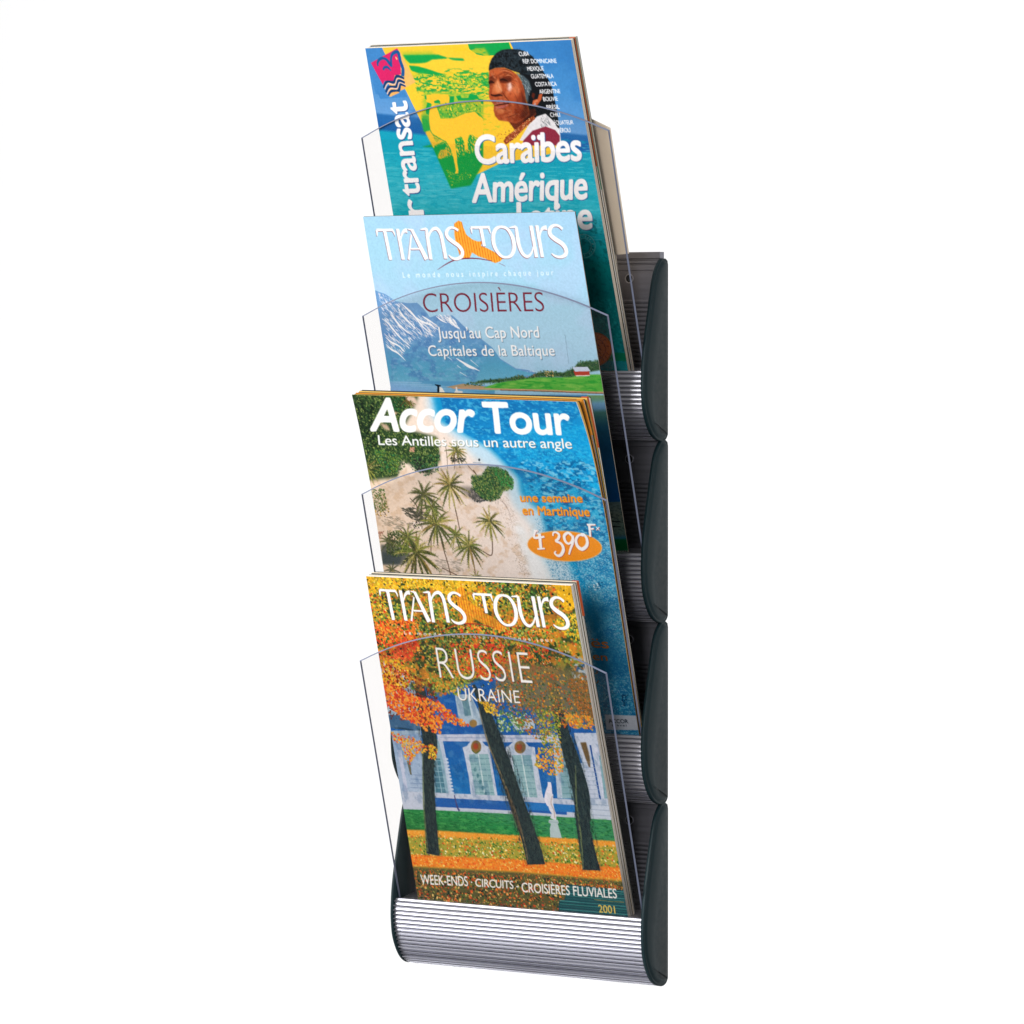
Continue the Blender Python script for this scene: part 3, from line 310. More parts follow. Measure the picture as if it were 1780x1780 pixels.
['sc','cf5c14',[[151.33,2.83],[152.34,47.91]],[0.55],0.9,[[93.64,8.17],[98.55,5.56],[101.81,6.7],[102.48,11.57],[104.41,18.08],[109.89,22.49],[114.62,24.08],[117.29,24.13],[119.88,23.74],[117.51,28.01],[122.51,29.82],[129.95,33.6],[134.35,36.89],[137.67,39.2],[134.7,41.75],[129.39,43.4],[124.69,41.72],[120.68,39.66],[112.97,37.23],[107.32,33.79],[103.88,38.72],[97.46,38.41],[94.16,35.76],[92.52,27.61],[91.93,18.95]]],
['sc','cf5c14',[[153.94,2.88],[154.95,47.94]],[0.55],0.9,[[93.64,8.17],[98.55,5.56],[101.81,6.7],[102.48,11.57],[104.41,18.08],[109.89,22.49],[114.62,24.08],[117.29,24.13],[119.88,23.74],[117.51,28.01],[122.51,29.82],[129.95,33.6],[134.35,36.89],[137.67,39.2],[134.7,41.75],[129.39,43.4],[124.69,41.72],[120.68,39.66],[112.97,37.23],[107.32,33.79],[103.88,38.72],[97.46,38.41],[94.16,35.76],[92.52,27.61],[91.93,18.95]]],
['sc','cf5c14',[[156.54,2.93],[157.55,47.98]],[0.55],0.9,[[93.64,8.17],[98.55,5.56],[101.81,6.7],[102.48,11.57],[104.41,18.08],[109.89,22.49],[114.62,24.08],[117.29,24.13],[119.88,23.74],[117.51,28.01],[122.51,29.82],[129.95,33.6],[134.35,36.89],[137.67,39.2],[134.7,41.75],[129.39,43.4],[124.69,41.72],[120.68,39.66],[112.97,37.23],[107.32,33.79],[103.88,38.72],[97.46,38.41],[94.16,35.76],[92.52,27.61],[91.93,18.95]]],
['sc','cf5c14',[[159.13,2.98],[160.15,48.01]],[0.55],0.9,[[93.64,8.17],[98.55,5.56],[101.81,6.7],[102.48,11.57],[104.41,18.08],[109.89,22.49],[114.62,24.08],[117.29,24.13],[119.88,23.74],[117.51,28.01],[122.51,29.82],[129.95,33.6],[134.35,36.89],[137.67,39.2],[134.7,41.75],[129.39,43.4],[124.69,41.72],[120.68,39.66],[112.97,37.23],[107.32,33.79],[103.88,38.72],[97.46,38.41],[94.16,35.76],[92.52,27.61],[91.93,18.95]]],
['s','7d2b45',[[68.93,48.45],[80.81,42.73],[90.91,39.62],[103.05,38.87],[111.82,39.16],[118.71,40.17],[126.01,41.36]],[0.3,0.9,1.1,1.1,0.9,0.6],1,0],
['s','7d2b45',[[133.13,43.45],[138.87,46.22]],[0.4],0.7,0],
],'txt':[
{'g':[[[[11.76,12.72],[19.5,12.86],[28.85,12.91]],[2.15]],[[[12.05,12.89],[11.49,18.18]],[2.26,0.68]],[[[28.2,12.9],[29.67,15.38],[30.08,18.28]],[1.92,1.47,0.57]],[[[20.19,13.3],[21.65,39.47]],[3.28]],[[[33.96,12.13],[34.8,39.49]],[3.28]],[[[35.53,21.76],[37.75,16.89],[40.5,14.21],[43.66,13.83]],[0.79,1.92,2.94,4.19]],[[[47.24,17.6],[40.44,39.57]],[1.47,1.92]],[[[48.76,13.0],[59.08,39.56]],[2.94,4.3]],[[[44.35,12.54],[49.0,13.39]],[0.79,1.81]],[[[44.55,30.08],[55.56,30.14]],[1.47]],[[[63.94,12.19],[63.73,20.06],[63.49,39.9]],[2.26,3.39,3.28]],[[[57.36,13.21],[63.86,12.57]],[0.68,2.49]],[[[64.37,21.7],[66.56,16.85],[70.43,13.23],[74.66,12.76],[77.45,16.5],[78.42,22.47],[79.07,39.3]],[0.79,1.7,2.49,3.17,3.39,3.39,3.51]],[[[96.36,14.67],[92.48,12.44],[87.73,12.46],[84.12,15.8],[84.38,20.14],[88.7,24.16],[94.28,28.15],[97.09,33.06],[95.38,37.48],[89.93,39.57],[85.36,38.58],[82.46,36.09]],[2.38,2.04,2.38,3.17,3.51,3.62,3.62,3.51,3.17,2.49,2.04,1.02]],[[[109.71,12.32],[119.13,12.38],[128.83,12.45]],[2.15]],[[[109.99,12.49],[109.83,17.71]],[2.26,0.68]],[[[127.87,12.54],[128.75,17.94]],[2.15,0.68]],[[[119.7,12.66],[120.41,29.1]],[3.28,3.05]],[[[139.83,12.12],[135.26,13.86],[131.64,18.52],[130.35,25.49],[131.65,31.97],[135.64,37.42],[140.78,39.0],[146.44,37.04],[150.13,31.19],[150.64,23.68],[148.68,17.48],[145.2,13.4],[139.83,12.12]],[2.15,2.94,3.62,3.73,3.39,2.6,2.15,2.94,3.62,3.73,3.28,2.6,2.15]],[[[148.34,13.24],[155.34,12.4]],[0.68,2.26]],[[[155.68,12.25],[155.38,21.62],[155.76,29.67],[158.1,36.14],[162.3,38.62],[166.67,35.73],[169.5,30.42]],[2.49,3.51,3.51,3.17,2.6,1.7,1.13]],[[[170.75,11.83],[171.27,39.28]],[3.39]],[[[176.51,11.72],[177.12,39.37]],[3.28]],[[[177.71,22.0],[179.51,17.22],[182.2,14.34],[186.09,13.93]],[0.79,1.7,2.83,4.19]],[[[201.54,15.38],[197.9,12.49],[193.04,12.24],[188.9,15.36],[188.66,20.05],[192.74,23.96],[198.76,27.95],[201.61,32.52],[200.61,37.31],[195.44,39.47],[190.37,38.65],[186.92,36.3]],[2.49,2.15,2.49,3.39,3.85,4.07,4.07,3.85,3.39,2.49,2.04,1.02]]],'c':'8a4b52','l':1.5,'n':'title_lettering'},
{'g':[[[[12.21,12.22],[19.95,12.36],[29.3,12.41]],[2.15]],[[[12.5,12.39],[11.94,17.68]],[2.26,0.68]],[[[28.65,12.4],[30.12,14.88],[30.53,17.78]],[1.92,1.47,0.57]],[[[20.64,12.8],[22.1,38.97]],[3.28]],[[[34.41,11.63],[35.25,38.99]],[3.28]],[[[35.98,21.26],[38.2,16.39],[40.95,13.71],[44.11,13.33]],[0.79,1.92,2.94,4.19]],[[[47.69,17.1],[40.89,39.07]],[1.47,1.92]],[[[49.21,12.5],[59.53,39.06]],[2.94,4.3]],[[[44.8,12.04],[49.45,12.89]],[0.79,1.81]],[[[45.0,29.58],[56.01,29.64]],[1.47]],[[[64.39,11.69],[64.18,19.56],[63.94,39.4]],[2.26,3.39,3.28]],[[[57.81,12.71],[64.31,12.07]],[0.68,2.49]],[[[64.82,21.2],[67.01,16.35],[70.88,12.73],[75.11,12.26],[77.9,16.0],[78.87,21.97],[79.52,38.8]],[0.79,1.7,2.49,3.17,3.39,3.39,3.51]],[[[96.81,14.17],[92.93,11.94],[88.18,11.96],[84.57,15.3],[84.83,19.64],[89.15,23.66],[94.73,27.65],[97.54,32.56],[95.83,36.98],[90.38,39.07],[85.81,38.08],[82.91,35.59]],[2.38,2.04,2.38,3.17,3.51,3.62,3.62,3.51,3.17,2.49,2.04,1.02]],[[[110.16,11.82],[119.58,11.88],[129.28,11.95]],[2.15]],[[[110.44,11.99],[110.28,17.21]],[2.26,0.68]],[[[128.32,12.04],[129.2,17.44]],[2.15,0.68]],[[[120.15,12.16],[120.86,28.6]],[3.28,3.05]],[[[140.28,11.62],[135.71,13.36],[132.09,18.02],[130.8,24.99],[132.1,31.47],[136.09,36.92],[141.23,38.5],[146.89,36.54],[150.58,30.69],[151.09,23.18],[149.13,16.98],[145.65,12.9],[140.28,11.62]],[2.15,2.94,3.62,3.73,3.39,2.6,2.15,2.94,3.62,3.73,3.28,2.6,2.15]],[[[148.79,12.74],[155.79,11.9]],[0.68,2.26]],[[[156.13,11.75],[155.83,21.12],[156.21,29.17],[158.55,35.64],[162.75,38.12],[167.12,35.23],[169.95,29.92]],[2.49,3.51,3.51,3.17,2.6,1.7,1.13]],[[[171.2,11.33],[171.72,38.78]],[3.39]],[[[176.96,11.22],[177.57,38.87]],[3.28]],[[[178.16,21.5],[179.96,16.72],[182.65,13.84],[186.54,13.43]],[0.79,1.7,2.83,4.19]],[[[201.99,14.88],[198.35,11.99],[193.49,11.74],[189.35,14.86],[189.11,19.55],[193.19,23.46],[199.21,27.45],[202.06,32.02],[201.06,36.81],[195.89,38.97],[190.82,38.15],[187.37,35.8]],[2.49,2.15,2.49,3.39,3.85,4.07,4.07,3.85,3.39,2.49,2.04,1.02]]],'c':'fbf8f8','l':2,'n':'title_lettering'},
{'t':'Le monde nous inspire chaque jour','o':[31.99,55.0],'x':[153.85,-0.34],'y':[0.27,-4.84],'c':'e2f0fa','b':0.012,'k':1.75,'l':1,'n':'lettering'},
{'t':'CROISIÈRES','o':[47.69,86.17],'x':[123.35,0.1],'y':[1.45,-17.15],'c':'7e2438','b':-0.012,'k':0.98,'l':1,'n':'lettering'},
{'t':'Jusqu’au Cap Nord','o':[58.57,109.97],'x':[103.71,-0.39],'y':[0.26,-9.98],'c':'35506a','b':0.006,'k':1.02,'l':0.5,'n':'lettering'},
{'t':'Jusqu’au Cap Nord','o':[58.17,109.52],'x':[103.71,-0.39],'y':[0.26,-9.98],'c':'fdfdfd','b':0.006,'k':1.02,'l':1,'n':'lettering'},
{'t':'Capitales de la Baltique','o':[46.129999999999995,125.5],'x':[128.88,-0.03],'y':[0.29,-9.32],'c':'35506a','b':0.006,'k':1.02,'l':0.5,'n':'lettering'},
{'t':'Capitales de la Baltique','o':[45.73,125.05],'x':[128.88,-0.03],'y':[0.29,-9.32],'c':'fdfdfd','b':0.006,'k':1.02,'l':1,'n':'lettering'},
]},
{'k':2,'W':237.2,'H':301.2,'corners':[[-123.58, 11.5, 151.35], [116.49, 11.5, 151.29], [-120.42, -68.0, 443.99], [113.78, -68.0, 439.64]],'curl':[9, 7, 3],'ops':[
['f','d9c3b0'],
['g',[-6.32,100.74],[144.72,126.38],[[0,'ecd3ba'],[0.5,'eedbcd'],[1,'f3e6de']],[[-28.95,-12.51],[355.8,-23.89],[257.36,307.92],[-94.18,327.07]]],
['n',[[-45.13,49.96],[186.29,42.86],[154.02,208.89],[-76.07,219.18]],7,5,'d2b08e',0.5,0.8,0.45,2],
['d',[[-29.06,91.09],[152.61,84.92],[156.13,162.09],[-18.23,169.19]],500,0.2,0.4,['c9a98c','b9977c','efe2d6'],1.2,[0,180],0.6,3],
['p','c3dbe8',[[80.65,0.01],[77.85,15.42],[104.14,40.28],[118.2,55.23],[138.33,69.99],[146.31,95.42],[161.67,112.87],[160.57,136.08],[173.68,161.37],[184.94,197.11],[177.15,312.36],[274.3,306.98],[355.8,-25.12],[81.27,-15.29]],1,4],
['p','1795c8',[[86.81,-0.15],[85.54,20.32],[132.84,44.52],[156.11,69.4],[155.55,84.81],[172.91,99.61],[174.93,120.09],[191.32,142.6],[198.94,165.48],[206.33,206.51],[194.49,311.4],[274.3,306.98],[355.8,-25.12],[89.32,-15.5]],1,3],
['g',[144.91,3.36],[206.89,305.48],[[0,'1a80bd'],[0.15,'1b96cf'],[0.3,'1fa8d8'],[0.45,'3a9cc9'],[0.65,'5aaac8'],[0.8,'3f93b8'],[0.9,'1f7ba6'],[1,'1a7aa8']],[[94.8,-0.37],[93.95,22.64],[135.83,44.43],[159.06,69.3],[161.45,84.61],[181.68,99.3],[183.67,119.76],[200.02,142.26],[207.61,165.12],[214.97,206.11],[200.26,311.09],[274.3,306.98],[355.8,-25.12],[93.65,-15.61]]],
['n',[[96.44,-5.51],[93.95,22.64],[135.83,44.43],[159.06,69.3],[161.45,84.61],[181.68,99.3],[183.67,119.76],[200.02,142.26],[207.61,165.12],[214.97,206.11],[200.26,311.09],[274.3,306.98],[355.8,-13.79]],14,6,'1268a4',0.48,0.75,0.5,4],
['n',[[96.44,-5.51],[93.95,22.64],[135.83,44.43],[159.06,69.3],[161.45,84.61],[181.68,99.3],[183.67,119.76],[200.02,142.26],[207.61,165.12],[214.97,206.11],[200.26,311.09],[274.3,306.98],[355.8,-13.79]],4,1.6,'1470ac',0.55,0.75,0.5,5],
['n',[[96.44,-5.51],[93.95,22.64],[135.83,44.43],[159.06,69.3],[161.45,84.61],[181.68,99.3],[183.67,119.76],[200.02,142.26],[207.61,165.12],[214.97,206.11],[200.26,311.09],[274.3,306.98],[355.8,-13.79]],3,1.4,'5cc4e4',0.55,0.75,0.6,6],
['n',[[159.92,53.91],[253.44,50.91],[249.54,153.09],[179.87,125.04]],6,3,'0f6496',0.54,0.66,0.85,7],
['n',[[159.92,53.91],[253.44,50.91],[249.54,153.09],[179.87,125.04]],4,2,'8fd0e6',0.56,0.72,0.7,8],
['n',[[162.34,125.71],[266.2,121.74],[246.89,303.28],[189.6,306.42]],0.9,0.7,'bfe2ee',0.52,0.7,0.65,9],
['n',[[166.04,105.0],[269.98,101.21],[246.89,303.28],[189.6,306.42]],0.8,0.8,'2a7aa8',0.55,0.7,0.7,10],
['n',[[168.51,23.03],[245.76,20.73],[241.88,51.28],[159.92,53.91]],1,0.8,'37c0e4',0.5,0.7,0.7,11],
['p','14a0d8',[[170.07,17.89],[251.71,20.55],[243.29,46.15],[187.01,40.29]],0.5,6],
['p','1b6f98',[[199.12,176.02],[230.25,179.9],[222.75,195.88],[206.13,208.84],[197.41,191.78]],0.6,4],
['p','14608c',[[207.02,203.56],[227.44,207.86],[234.87,231.95],[241.09,240.38],[221.08,245.74],[203.63,246.6]],0.6,5],
['d',[[225.17,261.32],[231.92,260.97],[227.25,271.74],[224.66,270.12]],30,0.4,0.9,['0d3f66'],1.5,[0,180],1,12],
['d',[[206.75,165.27],[224.14,159.34],[217.81,168.28]],25,0.4,0.9,['1a5a80','dff0f6'],2,[-20,20],1,13],
['d',[[126.64,90.96],[139.72,121.41],[142.33,157.48],[157.02,156.88],[155.59,131.12],[140.78,85.32]],520,0.18,0.42,['a08a76','8f7f70','c4a88e','b7a594'],1.3,[0,180],0.8,14],
['d',[[133.81,121.63],[142.33,157.48],[153.64,159.6],[151.77,136.43]],120,0.2,0.45,['7f7468','a08a76'],1.3,[0,180],1,15],
['p','eef3f6',[[150.87,108.12],[163.5,135.97],[173.68,161.37],[153.2,162.21],[146.78,131.46],[142.73,110.99]],0.8,3],
['s','8f9aa8',[[112.89,57.46],[121.15,57.71]],[0.64],1,0],
['p','1f2f38',[[121.14,54.88],[121.05,55.15],[120.9,55.4],[120.72,55.63],[120.5,55.83],[120.26,55.98],[120.01,56.07],[119.77,56.11],[119.53,56.09],[119.33,56.01],[119.16,55.87],[119.03,55.69],[118.96,55.47],[118.94,55.22],[118.98,54.95],[119.08,54.69],[119.22,54.43],[119.4,54.2],[119.62,54.01],[119.86,53.86],[120.11,53.77],[120.36,53.73],[120.59,53.75],[120.8,53.83],[120.97,53.97],[121.09,54.15],[121.16,54.37],[121.18,54.62]],1,0],
['p','33482c',[[-4.99,-7.98],[79.59,-10.16],[59.39,15.94],[46.57,29.15],[81.25,35.83],[79.01,56.47],[63.84,69.86],[39.39,57.72],[29.72,73.55],[-1.61,77.17],[-24.75,70.12]],1,1.5],
['d',[[-4.99,-7.98],[77.4,-9.08],[58.29,13.41],[46.57,29.15],[80.56,38.42],[79.01,56.47],[64.19,68.29],[46.74,57.49],[29.94,72.51],[-7.24,74.75],[-22.45,59.65]],3300,0.4,0.95,['2f4a2c','3f5f34','24381f','55733a','6f8444','1f3324','7a8a50','41603c','93a05c'],1.5,[0,180],1,16],
['d',[[-1.66,2.21],[21.99,6.71],[22.92,37.57],[3.62,53.66],[-5.05,38.4]],250,0.6,1.2,['16241a','1e2e20'],1.3,[0,180],0.8,17],
['d',[[11.05,48.26],[40.63,52.52],[30.87,68.34],[12.42,68.93]],200,0.5,1,['6f8a3c','55733a','3a7a48'],1.4,[0,180],1,18],
['d',[[47.35,54.89],[80.29,51.29],[74.74,66.92],[60.45,71.52],[46.75,65.24]],320,0.4,0.9,['2a4a34','3f6f48','1f3026','55804a'],1.4,[0,180],1,19],
['d',[[51.63,57.34],[61.4,54.45],[64.43,67.25],[52.03,68.69]],60,0.5,1,['2a2f30','3a3a38'],1.2,[0,180],1,20],
['d',[[37.51,-0.16],[57.52,-0.69],[54.66,8.87],[43.99,14.24],[38.4,12.49]],220,0.4,0.9,['2a4a2c','2f6a40','1e3620'],1.4,[0,180],1,21],
['p','dcc0ac',[[58.09,-0.07],[67.85,0.3],[69.73,6.56],[61.16,9.96],[58.85,4.96]],1,1],
['p','cfa890',[[38.83,15.02],[45.34,14.84],[43.27,16.8],[39.44,16.9]],1,0.6],
['p','d8b49c',[[22.93,24.36],[31.45,26.66],[33.15,31.71],[27.37,30.6]],0.9,1],
['s','6a4630',[[64.81,-2.15],[58.08,2.45],[58.47,6.24],[64.49,8.92]],[0.39,0.79,0.33],0.9,0],
['s','6a4630',[[49.88,9.64],[54.07,5.73],[59.42,3.05]],[0.39,0.79,0.33],0.9,0],
['s','6a4630',[[57.12,3.11],[62.48,5.5],[64.39,6.71]],[0.39,0.79,0.33],0.9,0],
['d',[[55.02,2.54],[66.49,4.76],[64.98,9.86],[51.78,8.32]],40,0.4,0.9,['7a5a34','6f7a3c','4a5a2c'],3,[20,60],1,22],
['m',[77.83,39.28],6.19,0,15,23],
['m',[98.0,47.56],12.38,1,15,24],
['d',[[90.57,53.51],[106.81,53.63],[102.15,57.59],[90.97,57.95]],70,0.4,0.9,['3a3f38','5a5a50'],2,[-10,10],1,25],
['d',[[50.52,46.47],[55.22,45.69],[53.51,49.57],[48.97,49.71]],30,0.5,0.9,['c99a80','a86a58'],1.3,[0,180],1,26],
['s','6f5a4a',[[88.45,35.79],[87.31,51.7],[85.11,63.86]],[0.46,0.66,0.46],0.9,0],
['s','6f5a4a',[[95.67,45.09],[93.95,57.85],[92.05,64.28]],[0.46,0.66,0.46],0.9,0],
['s','6f5a4a',[[106.73,59.99],[110.11,64.33],[114.83,69.26]],[0.46,0.66,0.46],0.9,0],
['s','6f5a4a',[[101.18,52.54],[101.56,56.98]],[0.46,0.66,0.46],0.9,0],
['d',[[-3.45,86.07],[14.01,84.45],[14.69,102.61],[6.23,105.51],[-3.24,100.63]],230,0.4,0.85,['3a5a34','55733a','8a7a44','6f8444'],1.4,[0,180],1,27],
['d',[[-0.16,100.53],[17.76,102.51],[10.18,110.58],[-0.4,108.35]],40,0.4,0.8,['5a4a3a','c9a040','4a4a3a'],2,[0,180],1,28],
['m',[0.47,66.57],14.44,1,15,29],
['d',[[106.41,80.3],[122.36,80.46],[122.39,91.57],[108.45,93.44],[100.22,86.77]],260,0.5,1,['3a3f40','55585a','2f3436'],1.3,[0,180],1,30],
['p','3f5f3a',[[108.76,69.81],[119.41,68.76],[126.54,62.3],[137.16,61.26],[145.76,65.13],[150.51,71.89],[148.13,78.89],[137.93,82.01],[131.79,88.46],[123.19,91.54],[114.14,89.07],[107.87,80.95]],1,1],
['d',[[108.11,69.13],[119.57,68.06],[126.88,60.9],[137.5,59.87],[146.73,64.41],[151.55,72.55],[148.62,80.26],[137.78,82.71],[133.24,89.11],[123.05,92.24],[114.14,89.07],[106.26,81.0]],1000,0.4,0.85,['3f6f3c','55804a','2a4a2c','8a9a50','6f8444','1f3a2a','93a05c'],1.4,[0,180],1,31],
['d',[[130.27,60.1],[146.73,64.41],[151.55,72.55],[148.77,79.56],[137.41,77.18]],180,0.4,0.85,['2f8a48','4fa054','3f6f3c'],1.4,[0,180],1,32],
['s','6f5a3c',[[123.48,90.14],[122.65,92.25]],[1.14],1,0],
['s','6f5a3c',[[111.68,64.16],[113.93,68.25]],[1.14],1,0],
['s','9a8a80',[[132.95,90.51],[137.82,93.81],[140.41,100.66],[140.54,108.29]],[0.57],0.6,0],
['s','9a8a80',[[135.2,91.12],[139.37,97.92]],[0.57],0.6,0],
['d',[[41.47,73.17],[82.0,71.84],[90.36,84.32],[83.76,98.6],[38.91,100.17]],60,0.4,0.8,['d8c0a6','c9b096'],2,[0,180],0.6,33],
['p','6f6a64',[[90.58,79.85],[106.15,79.33],[114.51,91.78],[107.0,92.68],[97.51,85.35]],0.7,1.5],
['p','4f5550',[[1.22,134.99],[29.26,137.81],[31.77,149.32],[16.91,153.13],[-0.39,153.16]],0.85,1],
['p','3f4a4c',[[0.86,141.47],[22.12,144.53],[17.77,152.45],[0.37,153.13]],0.8,1],
['d',[[3.22,110.42],[23.9,108.4],[37.79,114.33],[35.38,119.56],[20.32,120.1],[5.63,118.06]],90,0.5,1.1,['8a8070','7a7a68','9a8c78'],4,[-10,30],0.7,34],
['d',[[29.63,101.77],[46.43,99.9],[58.69,105.88],[56.53,113.65],[44.03,112.82],[31.67,106.84]],260,0.5,1.1,['4a4a40','5a5548','3a3f38','6f6a58'],3,[-20,50],0.9,35],
['d',[[38.02,113.04],[48.53,112.66],[48.14,119.09],[38.39,119.45]],80,0.3,0.7,['2a2a26','efe6de','3a3833'],1.5,[0,180],1,36],
['d',[[55.33,146.46],[86.55,145.25],[84.56,156.89],[58.56,157.93]],120,0.4,0.9,['a0968a','8f8a7c'],5,[-10,20],0.7,37],
['d',[[11.02,121.73],[28.7,123.66],[33.38,131.21],[28.37,143.0],[14.35,146.12],[6.05,141.91],[8.17,129.57]],520,0.45,0.9,['2f3f24','3f5230','26331e','7a8450','55663c'],1.3,[0,180],1,38],
['s','6a5646',[[39.81,91.8],[45.3,98.02],[45.31,101.87]],[0.92,1.05,0.92],0.95,0],
['s','6a5646',[[56.33,123.29],[53.08,140.12]],[0.92,1.05,0.92],0.95,0],
['s','6a5646',[[84.69,90.26],[85.74,103.64],[86.64,118.96]],[0.92,1.05,0.92],0.95,0],
['s','6a5646',[[65.18,123.6],[66.68,136.38],[68.93,149.15],[70.03,160.05]],[0.92,1.05,0.92],0.95,0],
['s','6a5646',[[119.02,113.94],[118.41,128.01],[115.58,140.27],[107.68,137.38]],[0.92,1.05,0.92],0.95,0],
['s','6a5646',[[94.86,135.31],[95.82,146.81],[95.94,159.0]],[0.92,1.05,0.92],0.95,0],
['s','6a5646',[[24.09,119.97],[30.82,128.73],[35.72,134.98]],[0.92,1.05,0.92],0.95,0],
['s','6a5646',[[62.21,153.92],[76.71,159.78]],[0.92,1.05,0.92],0.95,0],
['m',[54.74,88.09],18.57,2,17,39],
['m',[84.16,78.79],20.63,1,17,40],
['m',[63.13,114.06],22.7,1,19,41],
['m',[118.98,110.12],17.2,1,17,42],
['m',[93.82,132.78],18.57,1,19,43],
['m',[37.72,140.7],27.51,1,22,44],
['m',[9.33,157.95],10.32,2,10,45],
['m',[96.35,160.92],7.57,1,10,46],
['m',[10.75,132.05],11.69,2,12,47],
['m',[81.31,124.28],13.07,0,13,48],
['m',[31.15,126.79],15.82,0,14,49],
['m',[61.41,99.38],14.44,0,14,50],
['d',[[-1.33,123.47],[6.25,123.19],[4.38,129.71],[-0.93,129.91]],25,0.4,0.8,['c08a70','9a6a58'],1.3,[0,180],1,51],
['p','f3c98a',[[228.72,129.85],[227.06,132.9],[223.62,135.78],[218.56,138.33],[212.14,140.43],[204.67,141.98],[196.51,142.89],[188.07,143.12],[179.78,142.65],[172.05,141.52],[165.28,139.76],[159.8,137.48],[155.91,134.78],[153.8,131.81],[153.58,128.71],[155.27,125.64],[158.78,122.76],[163.92,120.21],[170.44,118.11],[178.0,116.58],[186.21,115.69],[194.66,115.48],[202.92,115.96],[210.58,117.11],[217.26,118.86],[222.64,121.14],[226.45,123.82],[228.51,126.77]],1,0.4],
['p','f2982a',[[228.03,129.84],[226.41,132.77],[223.05,135.53],[218.1,137.97],[211.81,139.99],[204.48,141.47],[196.48,142.34],[188.2,142.56],[180.07,142.11],[172.47,141.02],[165.82,139.33],[160.43,137.14],[156.6,134.55],[154.51,131.7],[154.29,128.72],[155.93,125.78],[159.35,123.01],[164.38,120.56],[170.77,118.55],[178.18,117.09],[186.24,116.23],[194.53,116.03],[202.63,116.5],[210.16,117.6],[216.73,119.29],[222.02,121.47],[225.77,124.05],[227.81,126.88]],1,0.2],
['p','ef7a28',[[196.33,129.78],[195.86,131.03],[194.91,132.24],[193.51,133.35],[191.75,134.3],[189.71,135.04],[187.48,135.53],[185.19,135.76],[182.95,135.71],[180.86,135.38],[179.04,134.79],[177.57,133.97],[176.53,132.96],[175.98,131.8],[175.93,130.57],[176.4,129.32],[177.36,128.11],[178.76,127.0],[180.53,126.06],[182.58,125.32],[184.81,124.82],[187.1,124.6],[189.34,124.65],[191.43,124.98],[193.24,125.57],[194.7,126.39],[195.73,127.4],[196.28,128.55]],0.55,8],
['s','a8641c',[[202.28,243.16],[204.86,242.16],[204.18,240.43]],[1.25],0.8,0],
['s','a8641c',[[202.26,251.94],[205.13,249.16]],[0.89],0.8,0],
['p','c4ccd8',[[205.76,279.9],[237.4,279.55],[237.63,292.46],[205.36,293.85]],1,0],
],'txt':[
{'t':'Accor','o':[12.26,31.79],'x':[107.0,-1.75],'y':[11.77,-28.35],'c':'fdfaf6','b':0.044,'k':0.96,'l':1,'n':'title_lettering'},
{'t':'Tour','o':[133.27,30.04],'x':[87.45,-0.57],'y':[4.75,-26.39],'c':'fdfaf6','b':0.044,'k':0.96,'l':1,'n':'title_lettering'},
{'t':'Les Antilles sous un autre angle','o':[17.66,45.08],'x':[200.8,-2.85],'y':[1.17,-8.67],'c':'44584a','b':0.02,'k':0.97,'l':0.5,'n':'lettering'},
{'t':'Les Antilles sous un autre angle','o':[17.31,44.73],'x':[200.8,-2.85],'y':[1.17,-8.67],'c':'fdfaf6','b':0.02,'k':0.97,'l':1,'n':'lettering'},
{'t':'une semaine','o':[154.45,91.33],'x':[62.57,-1.64],'y':[0.56,-7.09],'c':'b84a20','b':0.044,'k':1.0,'l':0.5,'n':'lettering'},
{'t':'une semaine','o':[154.1,90.88],'x':[62.57,-1.64],'y':[0.56,-7.09],'c':'f6a430','b':0.044,'k':1.0,'l':1,'n':'lettering'},
{'t':'en Martinique','o':[154.48,102.97],'x':[67.14,-1.04],'y':[0.44,-7.78],'c':'b84a20','b':0.044,'k':1.0,'l':0.5,'n':'lettering'},
{'t':'en Martinique','o':[154.13,102.52],'x':[67.14,-1.04],'y':[0.44,-7.78],'c':'f6a430','b':0.044,'k':1.0,'l':1,'n':'lettering'},
{'g':[[[[164.66,117.14],[162.45,123.12],[172.82,122.04]],[1.86,2.43,1.72]],[[[163.14,116.85],[167.02,117.06]],[1.43,1.86]],[[[168.18,119.44],[167.48,132.65]],[3.14,2.86]],[[[163.83,133.35],[171.4,132.64]],[1.43]],[[[181.59,121.02],[182.47,118.21],[185.67,117.75],[187.99,120.08],[186.22,123.61],[183.57,125.44],[188.64,127.68],[190.16,132.47],[186.97,137.45],[183.26,138.63],[180.77,136.3],[182.41,134.5]],[1.43,1.57,1.86,2.43,2.43,1.86,2.43,3.0,2.86,2.14,1.72,1.0]],[[[201.45,120.96],[197.37,117.65],[192.97,120.59],[193.31,125.42],[196.47,127.38],[200.08,124.47],[201.57,120.26],[200.62,125.83],[197.2,132.2],[194.8,137.14]],[2.14,2.43,2.72,2.57,1.86,2.0,2.43,2.43,2.0,1.57]],[[[212.49,119.85],[207.94,119.33],[204.1,123.62],[204.71,129.14],[208.91,131.74],[214.17,128.08],[215.13,122.51],[212.73,118.46],[209.74,117.88]],[1.43,2.0,2.72,3.14,3.14,3.0,2.72,2.14,1.14]],[[[219.68,109.91],[218.98,120.29]],[2.43,2.0]],[[[217.41,109.65],[225.96,109.34]],[1.72,1.43]],[[[220.6,113.33],[223.77,112.87]],[1.43]],[[[226.35,111.39],[228.95,114.05]],[0.71]],[[[229.45,111.28],[225.85,114.17]],[0.71]]],'c':'9a3226','l':1.5,'n':'price_lettering'},
